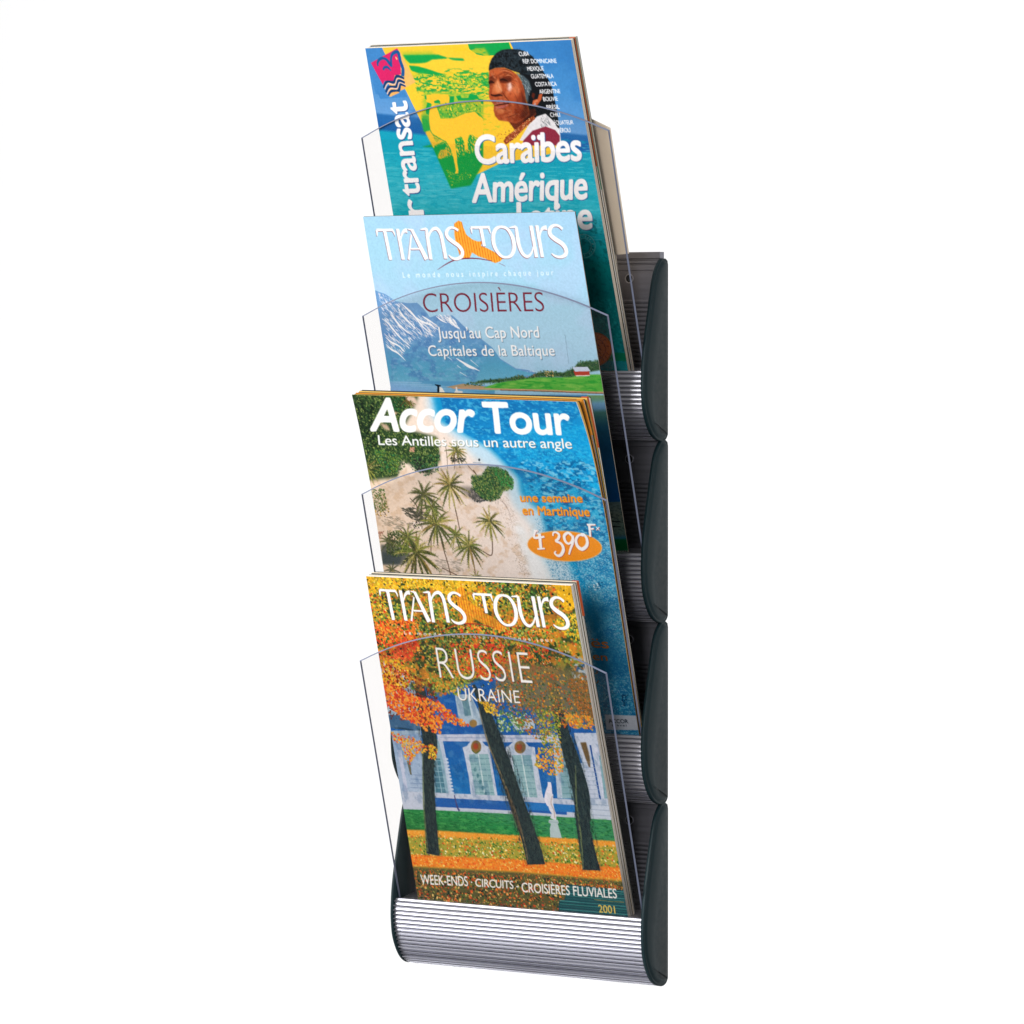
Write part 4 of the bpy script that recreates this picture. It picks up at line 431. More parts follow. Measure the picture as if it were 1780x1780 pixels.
{'g':[[[[164.21,116.79],[162.0,122.77],[172.37,121.69]],[1.86,2.43,1.72]],[[[162.69,116.5],[166.57,116.71]],[1.43,1.86]],[[[167.73,119.09],[167.03,132.3]],[3.14,2.86]],[[[163.38,133.0],[170.95,132.29]],[1.43]],[[[181.14,120.67],[182.02,117.86],[185.22,117.4],[187.54,119.73],[185.77,123.26],[183.12,125.09],[188.19,127.33],[189.71,132.12],[186.52,137.1],[182.81,138.28],[180.32,135.95],[181.96,134.15]],[1.43,1.57,1.86,2.43,2.43,1.86,2.43,3.0,2.86,2.14,1.72,1.0]],[[[201.0,120.61],[196.92,117.3],[192.52,120.24],[192.86,125.07],[196.02,127.03],[199.63,124.12],[201.12,119.91],[200.17,125.48],[196.75,131.85],[194.35,136.79]],[2.14,2.43,2.72,2.57,1.86,2.0,2.43,2.43,2.0,1.57]],[[[212.04,119.5],[207.49,118.98],[203.65,123.27],[204.26,128.79],[208.46,131.39],[213.72,127.73],[214.68,122.16],[212.28,118.11],[209.29,117.53]],[1.43,2.0,2.72,3.14,3.14,3.0,2.72,2.14,1.14]],[[[219.23,109.56],[218.53,119.94]],[2.43,2.0]],[[[216.96,109.3],[225.51,108.99]],[1.72,1.43]],[[[220.15,112.98],[223.32,112.52]],[1.43]],[[[225.9,111.04],[228.5,113.7]],[0.71]],[[[229.0,110.93],[225.4,113.82]],[0.71]]],'c':'fbf6f6','l':2,'n':'price_lettering'},
{'t':'ës','o':[203.21,219.29],'x':[16.96,0.43],'y':[-0.3,-8.55],'c':'c07020','b':0.02,'k':0.95,'l':1,'n':'lettering'},
{'t':'en','o':[202.64,230.7],'x':[14.18,0.37],'y':[-0.01,-6.83],'c':'b86c20','b':0.01,'k':0.95,'l':1,'n':'lettering'},
{'t':'ACCOR','o':[208.82,287.49],'x':[19.27,-0.67],'y':[-0.37,-3.5],'c':'1c2a38','b':0.012,'k':1,'l':1,'n':'lettering'},
{'t':'travel','o':[210.96,290.2],'x':[14.73,-0.44],'y':[-0.06,-1.94],'c':'1c2a38','b':0.0,'k':1.2,'l':1,'n':'lettering'},
]},
{'k':3,'W':212.1,'H':301.2,'corners':[[-108.37, 8.0, -2.86], [107.63, 8.0, -3.2], [-107.19, -74.5, 287.36], [101.06, -74.5, 285.78]],'curl':[0, 0, 0],'ops':[
['f','c79a3a'],
['g',[114.97,72.2],[96.61,201.58],[[0,'1d5fa8'],[0.6,'1a5ea6'],[1,'1873b4']],[[-34.35,63.64],[269.6,49.38],[237.63,215.54],[-53.42,235.86]]],
['p','a4b6c4',[[-7.14,70.3],[42.72,73.8],[36.75,116.62],[-9.32,119.12]],1,0.6],
['n',[[-7.14,70.3],[42.72,73.8],[36.75,116.62],[-9.32,119.12]],6,5,'d4dce4',0.5,0.7,0.8,2],
['p','a8bccb',[[-8.33,113.7],[34.79,112.58],[32.52,139.4],[29.12,143.16],[-5.52,135.61]],1,0],
['p','42688a',[[-3.96,127.17],[16.7,126.02],[32.7,127.51],[31.51,141.24],[0.72,138.83]],1,0],
['s','27475e',[[4.85,138.6],[14.37,138.65],[24.32,139.87]],[1.79],1,0],
['p','9fb4c6',[[-6.62,141.64],[31.84,139.44],[21.66,198.55],[23.16,223.67],[-1.45,225.36]],1,0],
['g',[6.05,146.88],[8.71,206.61],[[0,'8fa8c6'],[1,'b4c3d6']],[[-4.06,146.27],[32.08,141.8],[22.09,214.73],[2.53,222.07]]],
['s','7f95b4',[[13.36,181.11],[26.92,180.86]],[0.6],1,0],
['s','7f95b4',[[12.63,185.11],[26.32,184.84]],[0.6],1,0],
['s','7f95b4',[[11.9,189.11],[25.73,188.83]],[0.6],1,0],
['s','7f95b4',[[11.17,193.12],[25.14,192.82]],[0.6],1,0],
['s','7f95b4',[[10.44,197.13],[24.54,196.81]],[0.6],1,0],
['s','7f95b4',[[9.71,201.14],[23.95,200.8]],[0.6],1,0],
['s','7f95b4',[[8.98,205.15],[23.36,204.8]],[0.6],1,0],
['s','7f95b4',[[8.25,209.17],[22.76,208.8]],[0.6],1,0],
['s','7f95b4',[[7.52,213.18],[22.17,212.8]],[0.6],1,0],
['s','7f95b4',[[6.79,217.2],[21.58,216.8]],[0.6],1,0],
['s','7f95b4',[[6.06,221.23],[20.98,220.81]],[0.6],1,0],
['s','7f95b4',[[5.33,225.26],[20.39,224.82]],[0.6],1,0],
['s','7f95b4',[[4.61,229.28],[19.8,228.83]],[0.6],1,0],
['s','7f95b4',[[3.88,233.32],[19.21,232.85]],[0.6],1,0],
['s','c2c8dc',[[5.9,158.84],[6.28,182.76],[6.11,209.79]],[4.76,3.57,3.57],1,0],
['s','6a6a58',[[13.63,168.53],[14.04,181.07]],[3.57,1.79],1,0],
['p','8fb0be',[[37.22,146.85],[50.83,146.06],[54.11,215.56],[29.71,217.21]],1,0],
['p','4f7f90',[[39.34,164.58],[47.5,164.08],[47.51,196.87],[37.11,198.74]],1,0],
['s','8fb5c0',[[39.69,166.34],[51.89,165.72]],[0.6],1,0],
['s','8fb5c0',[[38.75,171.47],[50.95,170.83]],[0.6],1,0],
['s','8fb5c0',[[37.8,176.59],[50.01,175.95]],[0.6],1,0],
['s','8fb5c0',[[36.86,181.73],[49.06,181.07]],[0.6],1,0],
['s','8fb5c0',[[35.92,186.86],[48.12,186.2]],[0.6],1,0],
['s','8fb5c0',[[34.98,192.0],[47.18,191.33]],[0.6],1,0],
['s','8fb5c0',[[34.04,197.15],[46.24,196.47]],[0.6],1,0],
['s','8fb5c0',[[33.1,202.3],[45.3,201.61]],[0.6],1,0],
['s','a9c4ce',[[43.42,164.33],[43.33,197.74]],[0.54],1,0],
['s','bac6d8',[[51.18,147.82],[52.4,173.9],[52.15,200.74]],[4.17,3.57,3.57],1,0],
['p','c6d2e2',[[55.8,164.17],[55.69,164.44],[55.47,164.7],[55.16,164.95],[54.76,165.16],[54.29,165.33],[53.79,165.45],[53.27,165.51],[52.76,165.51],[52.29,165.45],[51.88,165.34],[51.55,165.17],[51.32,164.96],[51.2,164.71],[51.19,164.45],[51.3,164.18],[51.51,163.91],[51.83,163.67],[52.23,163.46],[52.69,163.29],[53.2,163.17],[53.72,163.11],[54.22,163.11],[54.69,163.17],[55.1,163.28],[55.43,163.45],[55.67,163.66],[55.79,163.91]],1,0],
['p','c6d2e2',[[55.86,167.26],[55.76,167.53],[55.54,167.79],[55.22,168.04],[54.82,168.25],[54.36,168.42],[53.86,168.54],[53.34,168.6],[52.83,168.6],[52.36,168.54],[51.95,168.43],[51.62,168.26],[51.39,168.05],[51.26,167.8],[51.26,167.54],[51.36,167.27],[51.58,167.0],[51.9,166.76],[52.3,166.55],[52.76,166.38],[53.26,166.26],[53.78,166.19],[54.29,166.19],[54.76,166.25],[55.17,166.37],[55.5,166.54],[55.73,166.75],[55.86,166.99]],1,0],
['p','c6d2e2',[[55.93,170.34],[55.82,170.62],[55.61,170.88],[55.29,171.13],[54.89,171.34],[54.43,171.51],[53.92,171.63],[53.4,171.69],[52.9,171.69],[52.43,171.63],[52.02,171.52],[51.69,171.35],[51.45,171.14],[51.33,170.89],[51.32,170.63],[51.43,170.36],[51.65,170.09],[51.96,169.85],[52.36,169.63],[52.83,169.46],[53.33,169.34],[53.85,169.28],[54.36,169.28],[54.83,169.34],[55.24,169.46],[55.57,169.63],[55.8,169.84],[55.92,170.08]],1,0],
['p','c6d2e2',[[56.0,173.43],[55.89,173.7],[55.67,173.97],[55.36,174.22],[54.96,174.43],[54.49,174.6],[53.99,174.72],[53.47,174.78],[52.96,174.78],[52.49,174.72],[52.08,174.61],[51.75,174.44],[51.52,174.23],[51.4,173.98],[51.39,173.72],[51.5,173.45],[51.71,173.18],[52.03,172.94],[52.43,172.72],[52.89,172.55],[53.4,172.43],[53.92,172.37],[54.42,172.37],[54.89,172.43],[55.3,172.55],[55.63,172.71],[55.86,172.93],[55.99,173.17]],1,0],
['p','c6d2e2',[[56.06,176.52],[55.95,176.8],[55.74,177.06],[55.42,177.31],[55.02,177.52],[54.56,177.69],[54.06,177.81],[53.54,177.87],[53.03,177.87],[52.56,177.82],[52.15,177.7],[51.82,177.53],[51.59,177.32],[51.46,177.08],[51.46,176.81],[51.56,176.54],[51.78,176.28],[52.1,176.03],[52.5,175.82],[52.96,175.65],[53.46,175.53],[53.98,175.46],[54.49,175.46],[54.96,175.52],[55.37,175.64],[55.7,175.8],[55.93,176.02],[56.05,176.26]],1,0],
['p','c6d2e2',[[56.13,179.62],[56.02,179.89],[55.8,180.15],[55.49,180.4],[55.09,180.61],[54.63,180.78],[54.12,180.9],[53.6,180.97],[53.1,180.97],[52.63,180.91],[52.22,180.79],[51.89,180.63],[51.66,180.41],[51.53,180.17],[51.52,179.91],[51.63,179.63],[51.85,179.37],[52.16,179.12],[52.56,178.91],[53.03,178.74],[53.53,178.62],[54.05,178.56],[54.55,178.55],[55.02,178.61],[55.43,178.73],[55.76,178.9],[56.0,179.11],[56.12,179.35]],1,0],
['p','c6d2e2',[[56.19,182.71],[56.09,182.98],[55.87,183.25],[55.55,183.49],[55.15,183.71],[54.69,183.88],[54.19,184.0],[53.67,184.06],[53.16,184.06],[52.69,184.0],[52.28,183.89],[51.95,183.72],[51.72,183.51],[51.6,183.26],[51.59,183.0],[51.7,182.73],[51.91,182.46],[52.23,182.22],[52.63,182.0],[53.09,181.83],[53.6,181.71],[54.11,181.65],[54.62,181.65],[55.09,181.7],[55.5,181.82],[55.83,181.99],[56.06,182.2],[56.19,182.44]],1,0],
['p','c6d2e2',[[56.26,185.8],[56.15,186.07],[55.94,186.34],[55.62,186.59],[55.22,186.8],[54.76,186.97],[54.26,187.09],[53.74,187.15],[53.23,187.16],[52.76,187.1],[52.35,186.98],[52.02,186.82],[51.79,186.6],[51.67,186.36],[51.66,186.1],[51.76,185.82],[51.98,185.56],[52.3,185.31],[52.7,185.1],[53.16,184.93],[53.66,184.81],[54.18,184.74],[54.69,184.74],[55.16,184.8],[55.57,184.91],[55.9,185.08],[56.13,185.29],[56.25,185.54]],1,0],
['p','c6d2e2',[[56.33,188.9],[56.22,189.17],[56.0,189.43],[55.69,189.68],[55.29,189.9],[54.82,190.07],[54.32,190.19],[53.8,190.25],[53.3,190.25],[52.83,190.2],[52.42,190.08],[52.09,189.91],[51.86,189.7],[51.73,189.46],[51.72,189.19],[51.83,188.92],[52.05,188.65],[52.36,188.41],[52.76,188.19],[53.23,188.02],[53.73,187.9],[54.25,187.84],[54.75,187.83],[55.22,187.89],[55.63,188.01],[55.96,188.18],[56.19,188.39],[56.32,188.63]],1,0],
['p','c6d2e2',[[56.39,191.99],[56.28,192.26],[56.07,192.53],[55.75,192.78],[55.35,192.99],[54.89,193.16],[54.39,193.28],[53.87,193.35],[53.36,193.35],[52.89,193.29],[52.48,193.18],[52.16,193.01],[51.92,192.8],[51.8,192.55],[51.79,192.29],[51.9,192.02],[52.12,191.75],[52.43,191.5],[52.83,191.29],[53.29,191.12],[53.8,191.0],[54.31,190.93],[54.82,190.93],[55.29,190.99],[55.7,191.1],[56.03,191.27],[56.26,191.48],[56.38,191.73]],1,0],
['p','c6d2e2',[[56.46,195.09],[56.35,195.36],[56.13,195.63],[55.82,195.87],[55.42,196.09],[54.96,196.26],[54.45,196.38],[53.94,196.45],[53.43,196.45],[52.96,196.39],[52.55,196.28],[52.22,196.11],[51.99,195.9],[51.87,195.65],[51.86,195.39],[51.97,195.12],[52.18,194.85],[52.5,194.6],[52.9,194.39],[53.36,194.22],[53.86,194.09],[54.38,194.03],[54.89,194.03],[55.36,194.09],[55.77,194.2],[56.09,194.37],[56.33,194.58],[56.45,194.82]],1,0],
['p','c6d2e2',[[56.52,198.19],[56.42,198.46],[56.2,198.73],[55.88,198.97],[55.48,199.19],[55.02,199.36],[54.52,199.48],[54.0,199.55],[53.5,199.55],[53.03,199.49],[52.62,199.38],[52.29,199.21],[52.06,199.0],[51.93,198.75],[51.92,198.49],[52.03,198.22],[52.25,197.95],[52.57,197.7],[52.96,197.49],[53.43,197.31],[53.93,197.19],[54.45,197.13],[54.95,197.13],[55.42,197.18],[55.83,197.3],[56.16,197.47],[56.39,197.68],[56.52,197.92]],1,0],
['p','c9ccda',[[47.53,142.1],[96.2,138.98],[120.09,138.48],[219.74,131.99],[220.06,137.72],[115.81,145.14],[99.17,144.41],[53.27,147.4]],1,0],
['p','c3c7d8',[[48.31,142.25],[96.38,139.46],[131.8,138.45],[219.29,133.36],[219.24,139.55],[130.71,144.26],[48.43,148.05]],1,0],
['s','8f9cb8',[[50.84,144.74],[218.79,135.97]],[0.64],1,0],
['p','c6cedd',[[73.42,157.76],[72.74,152.47],[77.34,151.01],[82.22,146.29],[87.2,144.52],[93.69,145.32],[96.94,149.26],[101.96,150.73],[100.4,155.55],[100.63,200.51],[98.19,206.61],[72.74,208.32],[74.25,178.47]],1,0],
['p','8fb3b8',[[77.97,158.38],[98.17,156.86],[97.96,193.57],[97.3,204.3],[77.88,205.6],[78.29,178.22]],1,0],
['s','5f8f96',[[78.26,162.21],[98.73,160.96]],[0.54],1,0],
['s','5f8f96',[[78.22,167.43],[98.55,166.17]],[0.54],1,0],
['s','5f8f96',[[78.19,172.65],[98.37,171.39]],[0.54],1,0],
['s','5f8f96',[[78.15,177.87],[98.2,176.61]],[0.54],1,0],
['s','5f8f96',[[78.11,183.1],[98.02,181.83]],[0.54],1,0],
['s','5f8f96',[[78.08,188.33],[97.85,187.05]],[0.54],1,0],
['s','5f8f96',[[78.04,193.56],[97.67,192.28]],[0.54],1,0],
['s','5f8f96',[[78.01,198.8],[97.5,197.52]],[0.54],1,0],
['s','5f8f96',[[77.97,204.04],[97.32,202.75]],[0.54],1,0],
['s','9fc0c4',[[82.01,158.13],[82.04,205.32]],[0.54],1,0],
['s','c9dcdc',[[88.06,157.77],[87.77,204.94]],[1.31],1,0],
['s','9fc0c4',[[94.09,157.4],[93.49,204.55]],[0.54],1,0],
['p','356a74',[[83.56,171.96],[83.44,172.41],[83.25,172.85],[83.0,173.25],[82.71,173.58],[82.39,173.84],[82.05,174.02],[81.71,174.09],[81.39,174.06],[81.1,173.93],[80.87,173.7],[80.69,173.39],[80.59,173.02],[80.56,172.59],[80.61,172.14],[80.73,171.68],[80.92,171.25],[81.16,170.85],[81.46,170.51],[81.78,170.25],[82.12,170.08],[82.46,170.01],[82.78,170.04],[83.07,170.17],[83.3,170.4],[83.48,170.7],[83.58,171.08],[83.61,171.5]],0.6,0.3],
['p','356a74',[[85.19,177.49],[85.07,177.94],[84.88,178.38],[84.64,178.78],[84.34,179.12],[84.02,179.38],[83.68,179.55],[83.34,179.62],[83.02,179.59],[82.73,179.46],[82.5,179.23],[82.33,178.92],[82.22,178.55],[82.19,178.12],[82.24,177.67],[82.36,177.22],[82.55,176.78],[82.8,176.38],[83.09,176.04],[83.42,175.78],[83.76,175.61],[84.09,175.54],[84.41,175.57],[84.7,175.7],[84.93,175.93],[85.11,176.23],[85.21,176.61],[85.24,177.03]],0.6,0.3],
['p','356a74',[[86.82,183.02],[86.7,183.47],[86.51,183.91],[86.26,184.31],[85.97,184.65],[85.65,184.91],[85.31,185.08],[84.97,185.15],[84.65,185.12],[84.36,184.99],[84.13,184.77],[83.96,184.46],[83.85,184.08],[83.82,183.66],[83.87,183.21],[83.99,182.75],[84.18,182.31],[84.43,181.91],[84.72,181.57],[85.04,181.31],[85.38,181.14],[85.72,181.07],[86.04,181.1],[86.33,181.23],[86.56,181.46],[86.73,181.77],[86.84,182.14],[86.87,182.57]],0.6,0.3],
['p','356a74',[[88.45,188.55],[88.33,189.01],[88.14,189.45],[87.89,189.84],[87.6,190.18],[87.27,190.45],[86.93,190.62],[86.59,190.69],[86.28,190.66],[85.99,190.53],[85.76,190.3],[85.58,189.99],[85.48,189.62],[85.45,189.19],[85.5,188.74],[85.62,188.28],[85.81,187.85],[86.05,187.45],[86.35,187.11],[86.67,186.85],[87.01,186.68],[87.35,186.6],[87.67,186.63],[87.95,186.76],[88.19,186.99],[88.36,187.3],[88.46,187.67],[88.49,188.1]],0.6,0.3],
['p','356a74',[[90.07,194.09],[89.95,194.54],[89.76,194.98],[89.51,195.38],[89.22,195.72],[88.9,195.98],[88.56,196.15],[88.22,196.23],[87.9,196.2],[87.62,196.07],[87.38,195.84],[87.21,195.53],[87.11,195.16],[87.08,194.73],[87.12,194.28],[87.24,193.82],[87.43,193.38],[87.68,192.98],[87.97,192.64],[88.3,192.38],[88.64,192.21],[88.98,192.14],[89.29,192.17],[89.58,192.3],[89.81,192.52],[89.98,192.83],[90.09,193.21],[90.12,193.63]],0.6,0.3],
['p','8a6a3a',[[92.36,150.71],[91.97,152.05],[91.34,153.34],[90.49,154.51],[89.46,155.5],[88.31,156.28],[87.1,156.79],[85.87,157.01],[84.7,156.93],[83.65,156.56],[82.76,155.91],[82.09,155.01],[81.66,153.92],[81.49,152.67],[81.61,151.35],[81.99,150.01],[82.62,148.73],[83.47,147.56],[84.5,146.56],[85.65,145.79],[86.87,145.28],[88.1,145.06],[89.27,145.14],[90.32,145.51],[91.2,146.17],[91.88,147.06],[92.31,148.15],[92.47,149.39]],1,0.3],
['p','a4482a',[[89.45,150.3],[89.26,150.96],[88.94,151.61],[88.51,152.19],[88.0,152.69],[87.42,153.08],[86.82,153.33],[86.2,153.44],[85.62,153.4],[85.09,153.22],[84.65,152.89],[84.31,152.44],[84.1,151.9],[84.02,151.28],[84.07,150.61],[84.26,149.95],[84.58,149.3],[85.01,148.72],[85.52,148.22],[86.1,147.83],[86.7,147.58],[87.32,147.47],[87.9,147.51],[88.43,147.69],[88.87,148.02],[89.21,148.47],[89.42,149.02],[89.5,149.63]],1,0.4],
['s','5a6a34',[[82.06,154.28],[85.54,157.03],[90.79,153.76]],[1.19],1,0],
['p','a9bccb',[[73.76,104.01],[90.3,103.13],[97.71,123.88],[97.93,129.76],[86.07,132.79],[73.7,127.59]],1,0],
['p','6d929c',[[80.19,107.19],[87.61,106.8],[88.75,122.03],[80.44,123.67]],1,0],
['s','c2d2de',[[87.38,104.46],[88.3,124.41]],[1.43],1,0],
['p','9a7a44',[[92.0,129.5],[91.75,130.3],[91.31,131.07],[90.71,131.78],[89.96,132.38],[89.12,132.85],[88.22,133.16],[87.3,133.3],[86.42,133.27],[85.62,133.05],[84.93,132.67],[84.4,132.14],[84.04,131.49],[83.88,130.75],[83.93,129.96],[84.18,129.16],[84.62,128.38],[85.23,127.68],[85.97,127.08],[86.82,126.61],[87.72,126.3],[88.64,126.16],[89.52,126.2],[90.32,126.41],[91.01,126.8],[91.54,127.32],[91.89,127.97],[92.05,128.71]],1,0.4],
['p','c6cedd',[[117.15,149.59],[121.06,148.07],[126.19,143.89],[132.94,142.52],[138.47,143.81],[141.37,147.51],[147.06,147.81],[146.69,153.64],[146.94,194.38],[117.12,196.35],[116.54,156.76]],1,0],
['p','8fb3b8',[[122.39,156.4],[142.08,155.21],[141.26,194.1],[119.43,195.54],[121.77,171.35]],1,0],
['s','5f8f96',[[123.0,160.9],[141.95,159.74]],[0.52],1,0],
['s','5f8f96',[[122.75,166.1],[141.69,164.93]],[0.52],1,0],
['s','5f8f96',[[122.5,171.3],[141.44,170.12]],[0.52],1,0],
['s','5f8f96',[[122.25,176.51],[141.19,175.31]],[0.52],1,0],
['s','5f8f96',[[122.0,181.72],[140.93,180.51]],[0.52],1,0],
['s','5f8f96',[[121.75,186.93],[140.68,185.71]],[0.52],1,0],
['s','5f8f96',[[121.5,192.15],[140.42,190.91]],[0.52],1,0],
['s','9fc0c4',[[126.34,156.16],[127.31,195.02]],[0.52],1,0],
['s','c9dcdc',[[132.25,155.81],[132.55,194.68]],[1.31],1,0],
['s','9fc0c4',[[138.15,155.45],[137.78,194.33]],[0.52],1,0],
['p','8a6a3a',[[137.97,148.35],[137.58,149.67],[136.92,150.94],[136.01,152.1],[134.91,153.08],[133.68,153.85],[132.36,154.36],[131.04,154.59],[129.77,154.52],[128.61,154.16],[127.64,153.52],[126.89,152.64],[126.4,151.57],[126.2,150.35],[126.3,149.05],[126.69,147.73],[127.36,146.46],[128.26,145.31],[129.36,144.32],[130.6,143.55],[131.92,143.05],[133.25,142.82],[134.52,142.9],[135.67,143.26],[136.64,143.89],[137.39,144.77],[137.88,145.84],[138.07,147.06]],1,0.3],
['p','9a4a2c',[[134.48,148.56],[134.26,149.29],[133.91,150.0],[133.42,150.64],[132.84,151.19],[132.19,151.61],[131.5,151.89],[130.8,152.01],[130.13,151.97],[129.53,151.77],[129.02,151.41],[128.63,150.93],[128.38,150.33],[128.29,149.65],[128.35,148.93],[128.56,148.2],[128.92,147.49],[129.4,146.85],[129.98,146.3],[130.63,145.88],[131.33,145.6],[132.03,145.48],[132.69,145.52],[133.29,145.72],[133.8,146.08],[134.19,146.57],[134.44,147.16],[134.53,147.84]],1,0.4],
['p','b4c2d0',[[125.73,123.26],[151.98,121.79],[150.26,130.88],[131.07,133.27]],1,0],
['p','a06a44',[[138.99,125.73],[138.75,126.46],[138.29,127.17],[137.65,127.82],[136.86,128.37],[135.96,128.81],[134.99,129.1],[134.0,129.24],[133.04,129.21],[132.16,129.02],[131.4,128.68],[130.81,128.2],[130.4,127.62],[130.2,126.95],[130.23,126.23],[130.48,125.5],[130.93,124.79],[131.57,124.14],[132.36,123.59],[133.27,123.15],[134.24,122.86],[135.23,122.73],[136.19,122.75],[137.07,122.94],[137.83,123.28],[138.42,123.76],[138.83,124.35],[139.02,125.01]],1,0.4],
['p','b7c5d4',[[166.64,142.79],[176.74,142.19],[175.79,192.47],[161.4,193.42]],1,0],
['p','86acb4',[[170.2,154.15],[179.56,153.58],[177.94,192.33],[166.44,193.09]],1,0],
['s','5f8f96',[[170.31,157.36],[180.39,156.74]],[0.52],1,0],
['s','5f8f96',[[169.9,162.54],[179.98,161.91]],[0.52],1,0],
['s','5f8f96',[[169.49,167.71],[179.57,167.08]],[0.52],1,0],
['s','5f8f96',[[169.09,172.9],[179.16,172.26]],[0.52],1,0],
['s','5f8f96',[[168.68,178.08],[178.75,177.44]],[0.52],1,0],
['s','5f8f96',[[168.28,183.27],[178.35,182.62]],[0.52],1,0],
['s','5f8f96',[[167.87,188.47],[177.94,187.81]],[0.52],1,0],
['p','c2cbdc',[[189.25,132.49],[231.36,130.05],[213.65,223.44],[194.57,205.41],[189.88,147.82]],1,0],
['p','1c5a9e',[[184.96,128.89],[189.0,133.78],[192.69,159.2],[189.1,159.42]],1,0],
['s','1a4f92',[[203.63,142.52],[203.78,156.59],[204.28,191.23]],[1.7],1,0],
['s','96a6bd',[[192.69,159.2],[204.78,158.77]],[0.52],1,0],
['s','96a6bd',[[192.64,163.18],[204.73,162.75]],[0.52],1,0],
['s','96a6bd',[[192.59,167.17],[204.68,166.73]],[0.52],1,0],
['s','96a6bd',[[192.55,171.15],[204.63,170.71]],[0.52],1,0],
['s','96a6bd',[[192.5,175.14],[204.58,174.69]],[0.52],1,0],
['s','96a6bd',[[192.46,179.13],[204.53,178.68]],[0.52],1,0],
['s','96a6bd',[[192.41,183.13],[204.49,182.66]],[0.52],1,0],
['s','96a6bd',[[192.36,187.12],[204.44,186.65]],[0.52],1,0],
['s','96a6bd',[[192.32,191.12],[204.39,190.64]],[0.52],1,0],
['s','96a6bd',[[192.27,195.12],[204.34,194.64]],[0.52],1,0],
['s','96a6bd',[[192.23,199.12],[204.29,198.63]],[0.52],1,0],
['s','96a6bd',[[192.18,203.12],[204.24,202.63]],[0.52],1,0],
['s','96a6bd',[[192.14,207.13],[204.19,206.62]],[0.52],1,0],
['s','96a6bd',[[192.09,211.13],[204.14,210.63]],[0.52],1,0],
['s','96a6bd',[[192.04,215.14],[204.1,214.63]],[0.52],1,0],
['s','96a6bd',[[192.0,219.15],[204.05,218.63]],[0.52],1,0],
['s','6f5a3c',[[196.97,140.36],[198.68,153.7],[199.1,162.65]],[5.9,4.59,1.31],1,0.4],
['s','cfd4e4',[[208.98,144.12],[209.07,165.88],[208.67,190.3]],[4.59,3.28,3.28],1,0],
['p','86acb4',[[210.35,151.71],[214.62,151.45],[212.94,190.01],[208.67,190.3]],1,0],
['p','c2c9d8',[[2.16,197.15],[121.39,194.14],[225.06,192.51],[221.64,216.66],[-3.24,226.99]],1,0],
['p','2460a8',[[34.53,200.91],[108.78,199.19],[169.63,199.34],[168.04,207.82],[107.19,207.74],[34.16,209.46]],1,0],
['p','2a78bc',[[126.4,198.55],[178.45,198.22],[177.16,205.11],[126.2,205.93]],1,0],
['p','c3cddb',[[186.3,193.0],[222.2,192.7],[220.15,212.6],[184.27,212.99]],1,0],
['s','93a2b8',[[190.23,196.39],[221.5,196.38]],[0.53],1,0],
['s','93a2b8',[[189.34,201.15],[220.61,201.12]],[0.53],1,0],
['s','93a2b8',[[188.45,205.91],[219.72,205.86]],[0.53],1,0],
['s','93a2b8',[[187.55,210.68],[218.82,210.61]],[0.53],1,0],
['s','4a4a78',[[56.04,197.37],[57.07,207.93],[58.79,211.54]],[1.06,1.59,2.12],1,0],
['n',[[-12.51,78.44],[237.94,66.17],[227.33,195.47],[0.2,207.99]],7,5,'dfe8f0',0.5,0.8,0.16,3],
['n',[[-12.51,78.44],[237.94,66.17],[227.33,195.47],[0.2,207.99]],5,9,'14406e',0.5,0.8,0.2,4],
['n',[[-12.51,78.44],[237.94,66.17],[227.33,195.47],[0.2,207.99]],1.2,1.2,'3a5570',0.6,0.85,0.15,5],
['g',[60.27,206.65],[55.35,233.61],[[0,'3a8a5c'],[0.35,'2a8a4c'],[1,'2c7a40']],[[-37.53,215.33],[35.39,212.58],[106.6,210.95],[167.65,209.95],[238.82,209.22],[234.65,231.36],[-42.04,240.47]]],
['n',[[-37.53,215.33],[106.6,210.95],[238.82,209.22],[235.45,227.14],[-41.55,237.73]],4,1.2,'5aae5c',0.5,0.75,0.6,6],
['n',[[-37.53,215.33],[106.6,210.95],[238.82,209.22],[235.45,227.14],[-41.55,237.73]],3,1,'145a30',0.55,0.75,0.6,7],
['p','ee9f3a',[[-41.06,235.0],[31.94,231.52],[114.68,230.49],[235.25,228.19],[233.66,236.64],[-43.01,245.95]],1,0.6],
['p','a6a040',[[-42.23,241.57],[30.76,238.02],[113.69,235.85],[234.26,233.47],[229.7,257.82],[-45.95,262.41]],1,0.8],
['d',[[-41.64,238.28],[114.08,233.71],[234.65,231.36],[230.49,253.58],[109.94,256.28],[-45.56,260.22]],1500,0.5,1.15,['f2a63c','e0842e','5f8a34','3f7a34','f2d86c','a8a844','f6b850','d8542c','fdf0b8','2f6a2c'],1.3,[0,180],1,8],
['d',[[-41.06,235.0],[114.77,229.95],[235.25,228.19],[234.46,232.42],[113.89,234.78],[-42.04,240.47]],600,0.35,0.7,['f4ae44','f0a03a','f6c060','e88f34'],1.5,[0,180],1,9],
['s','5a5f34',[[-8.83,258.07],[110.34,254.13],[230.49,253.58]],[0.8],0.7,0.3],
['p','f0862e',[[-45.16,258.02],[3.56,256.09],[110.53,253.05],[230.69,252.52],[228.71,263.13],[108.56,263.82],[-46.92,267.91]],1,0.5],
['d',[[-45.16,258.02],[3.46,256.64],[110.44,253.59],[230.49,253.58],[228.21,265.78],[108.66,263.28],[-47.12,269.01]],1000,0.45,1.0,['ffa838','f6ae4a','ee7a26','f8d070','e4501a','f59a34','f6ae4a','ee7a26','f0c060','e4602a','f28a2c'],1.6,[0,180],1,10],
['p','5f5a36',[[-47.12,269.01],[108.37,264.9],[228.31,265.25],[217.85,321.81],[-58.62,334.3]],1,0.8],
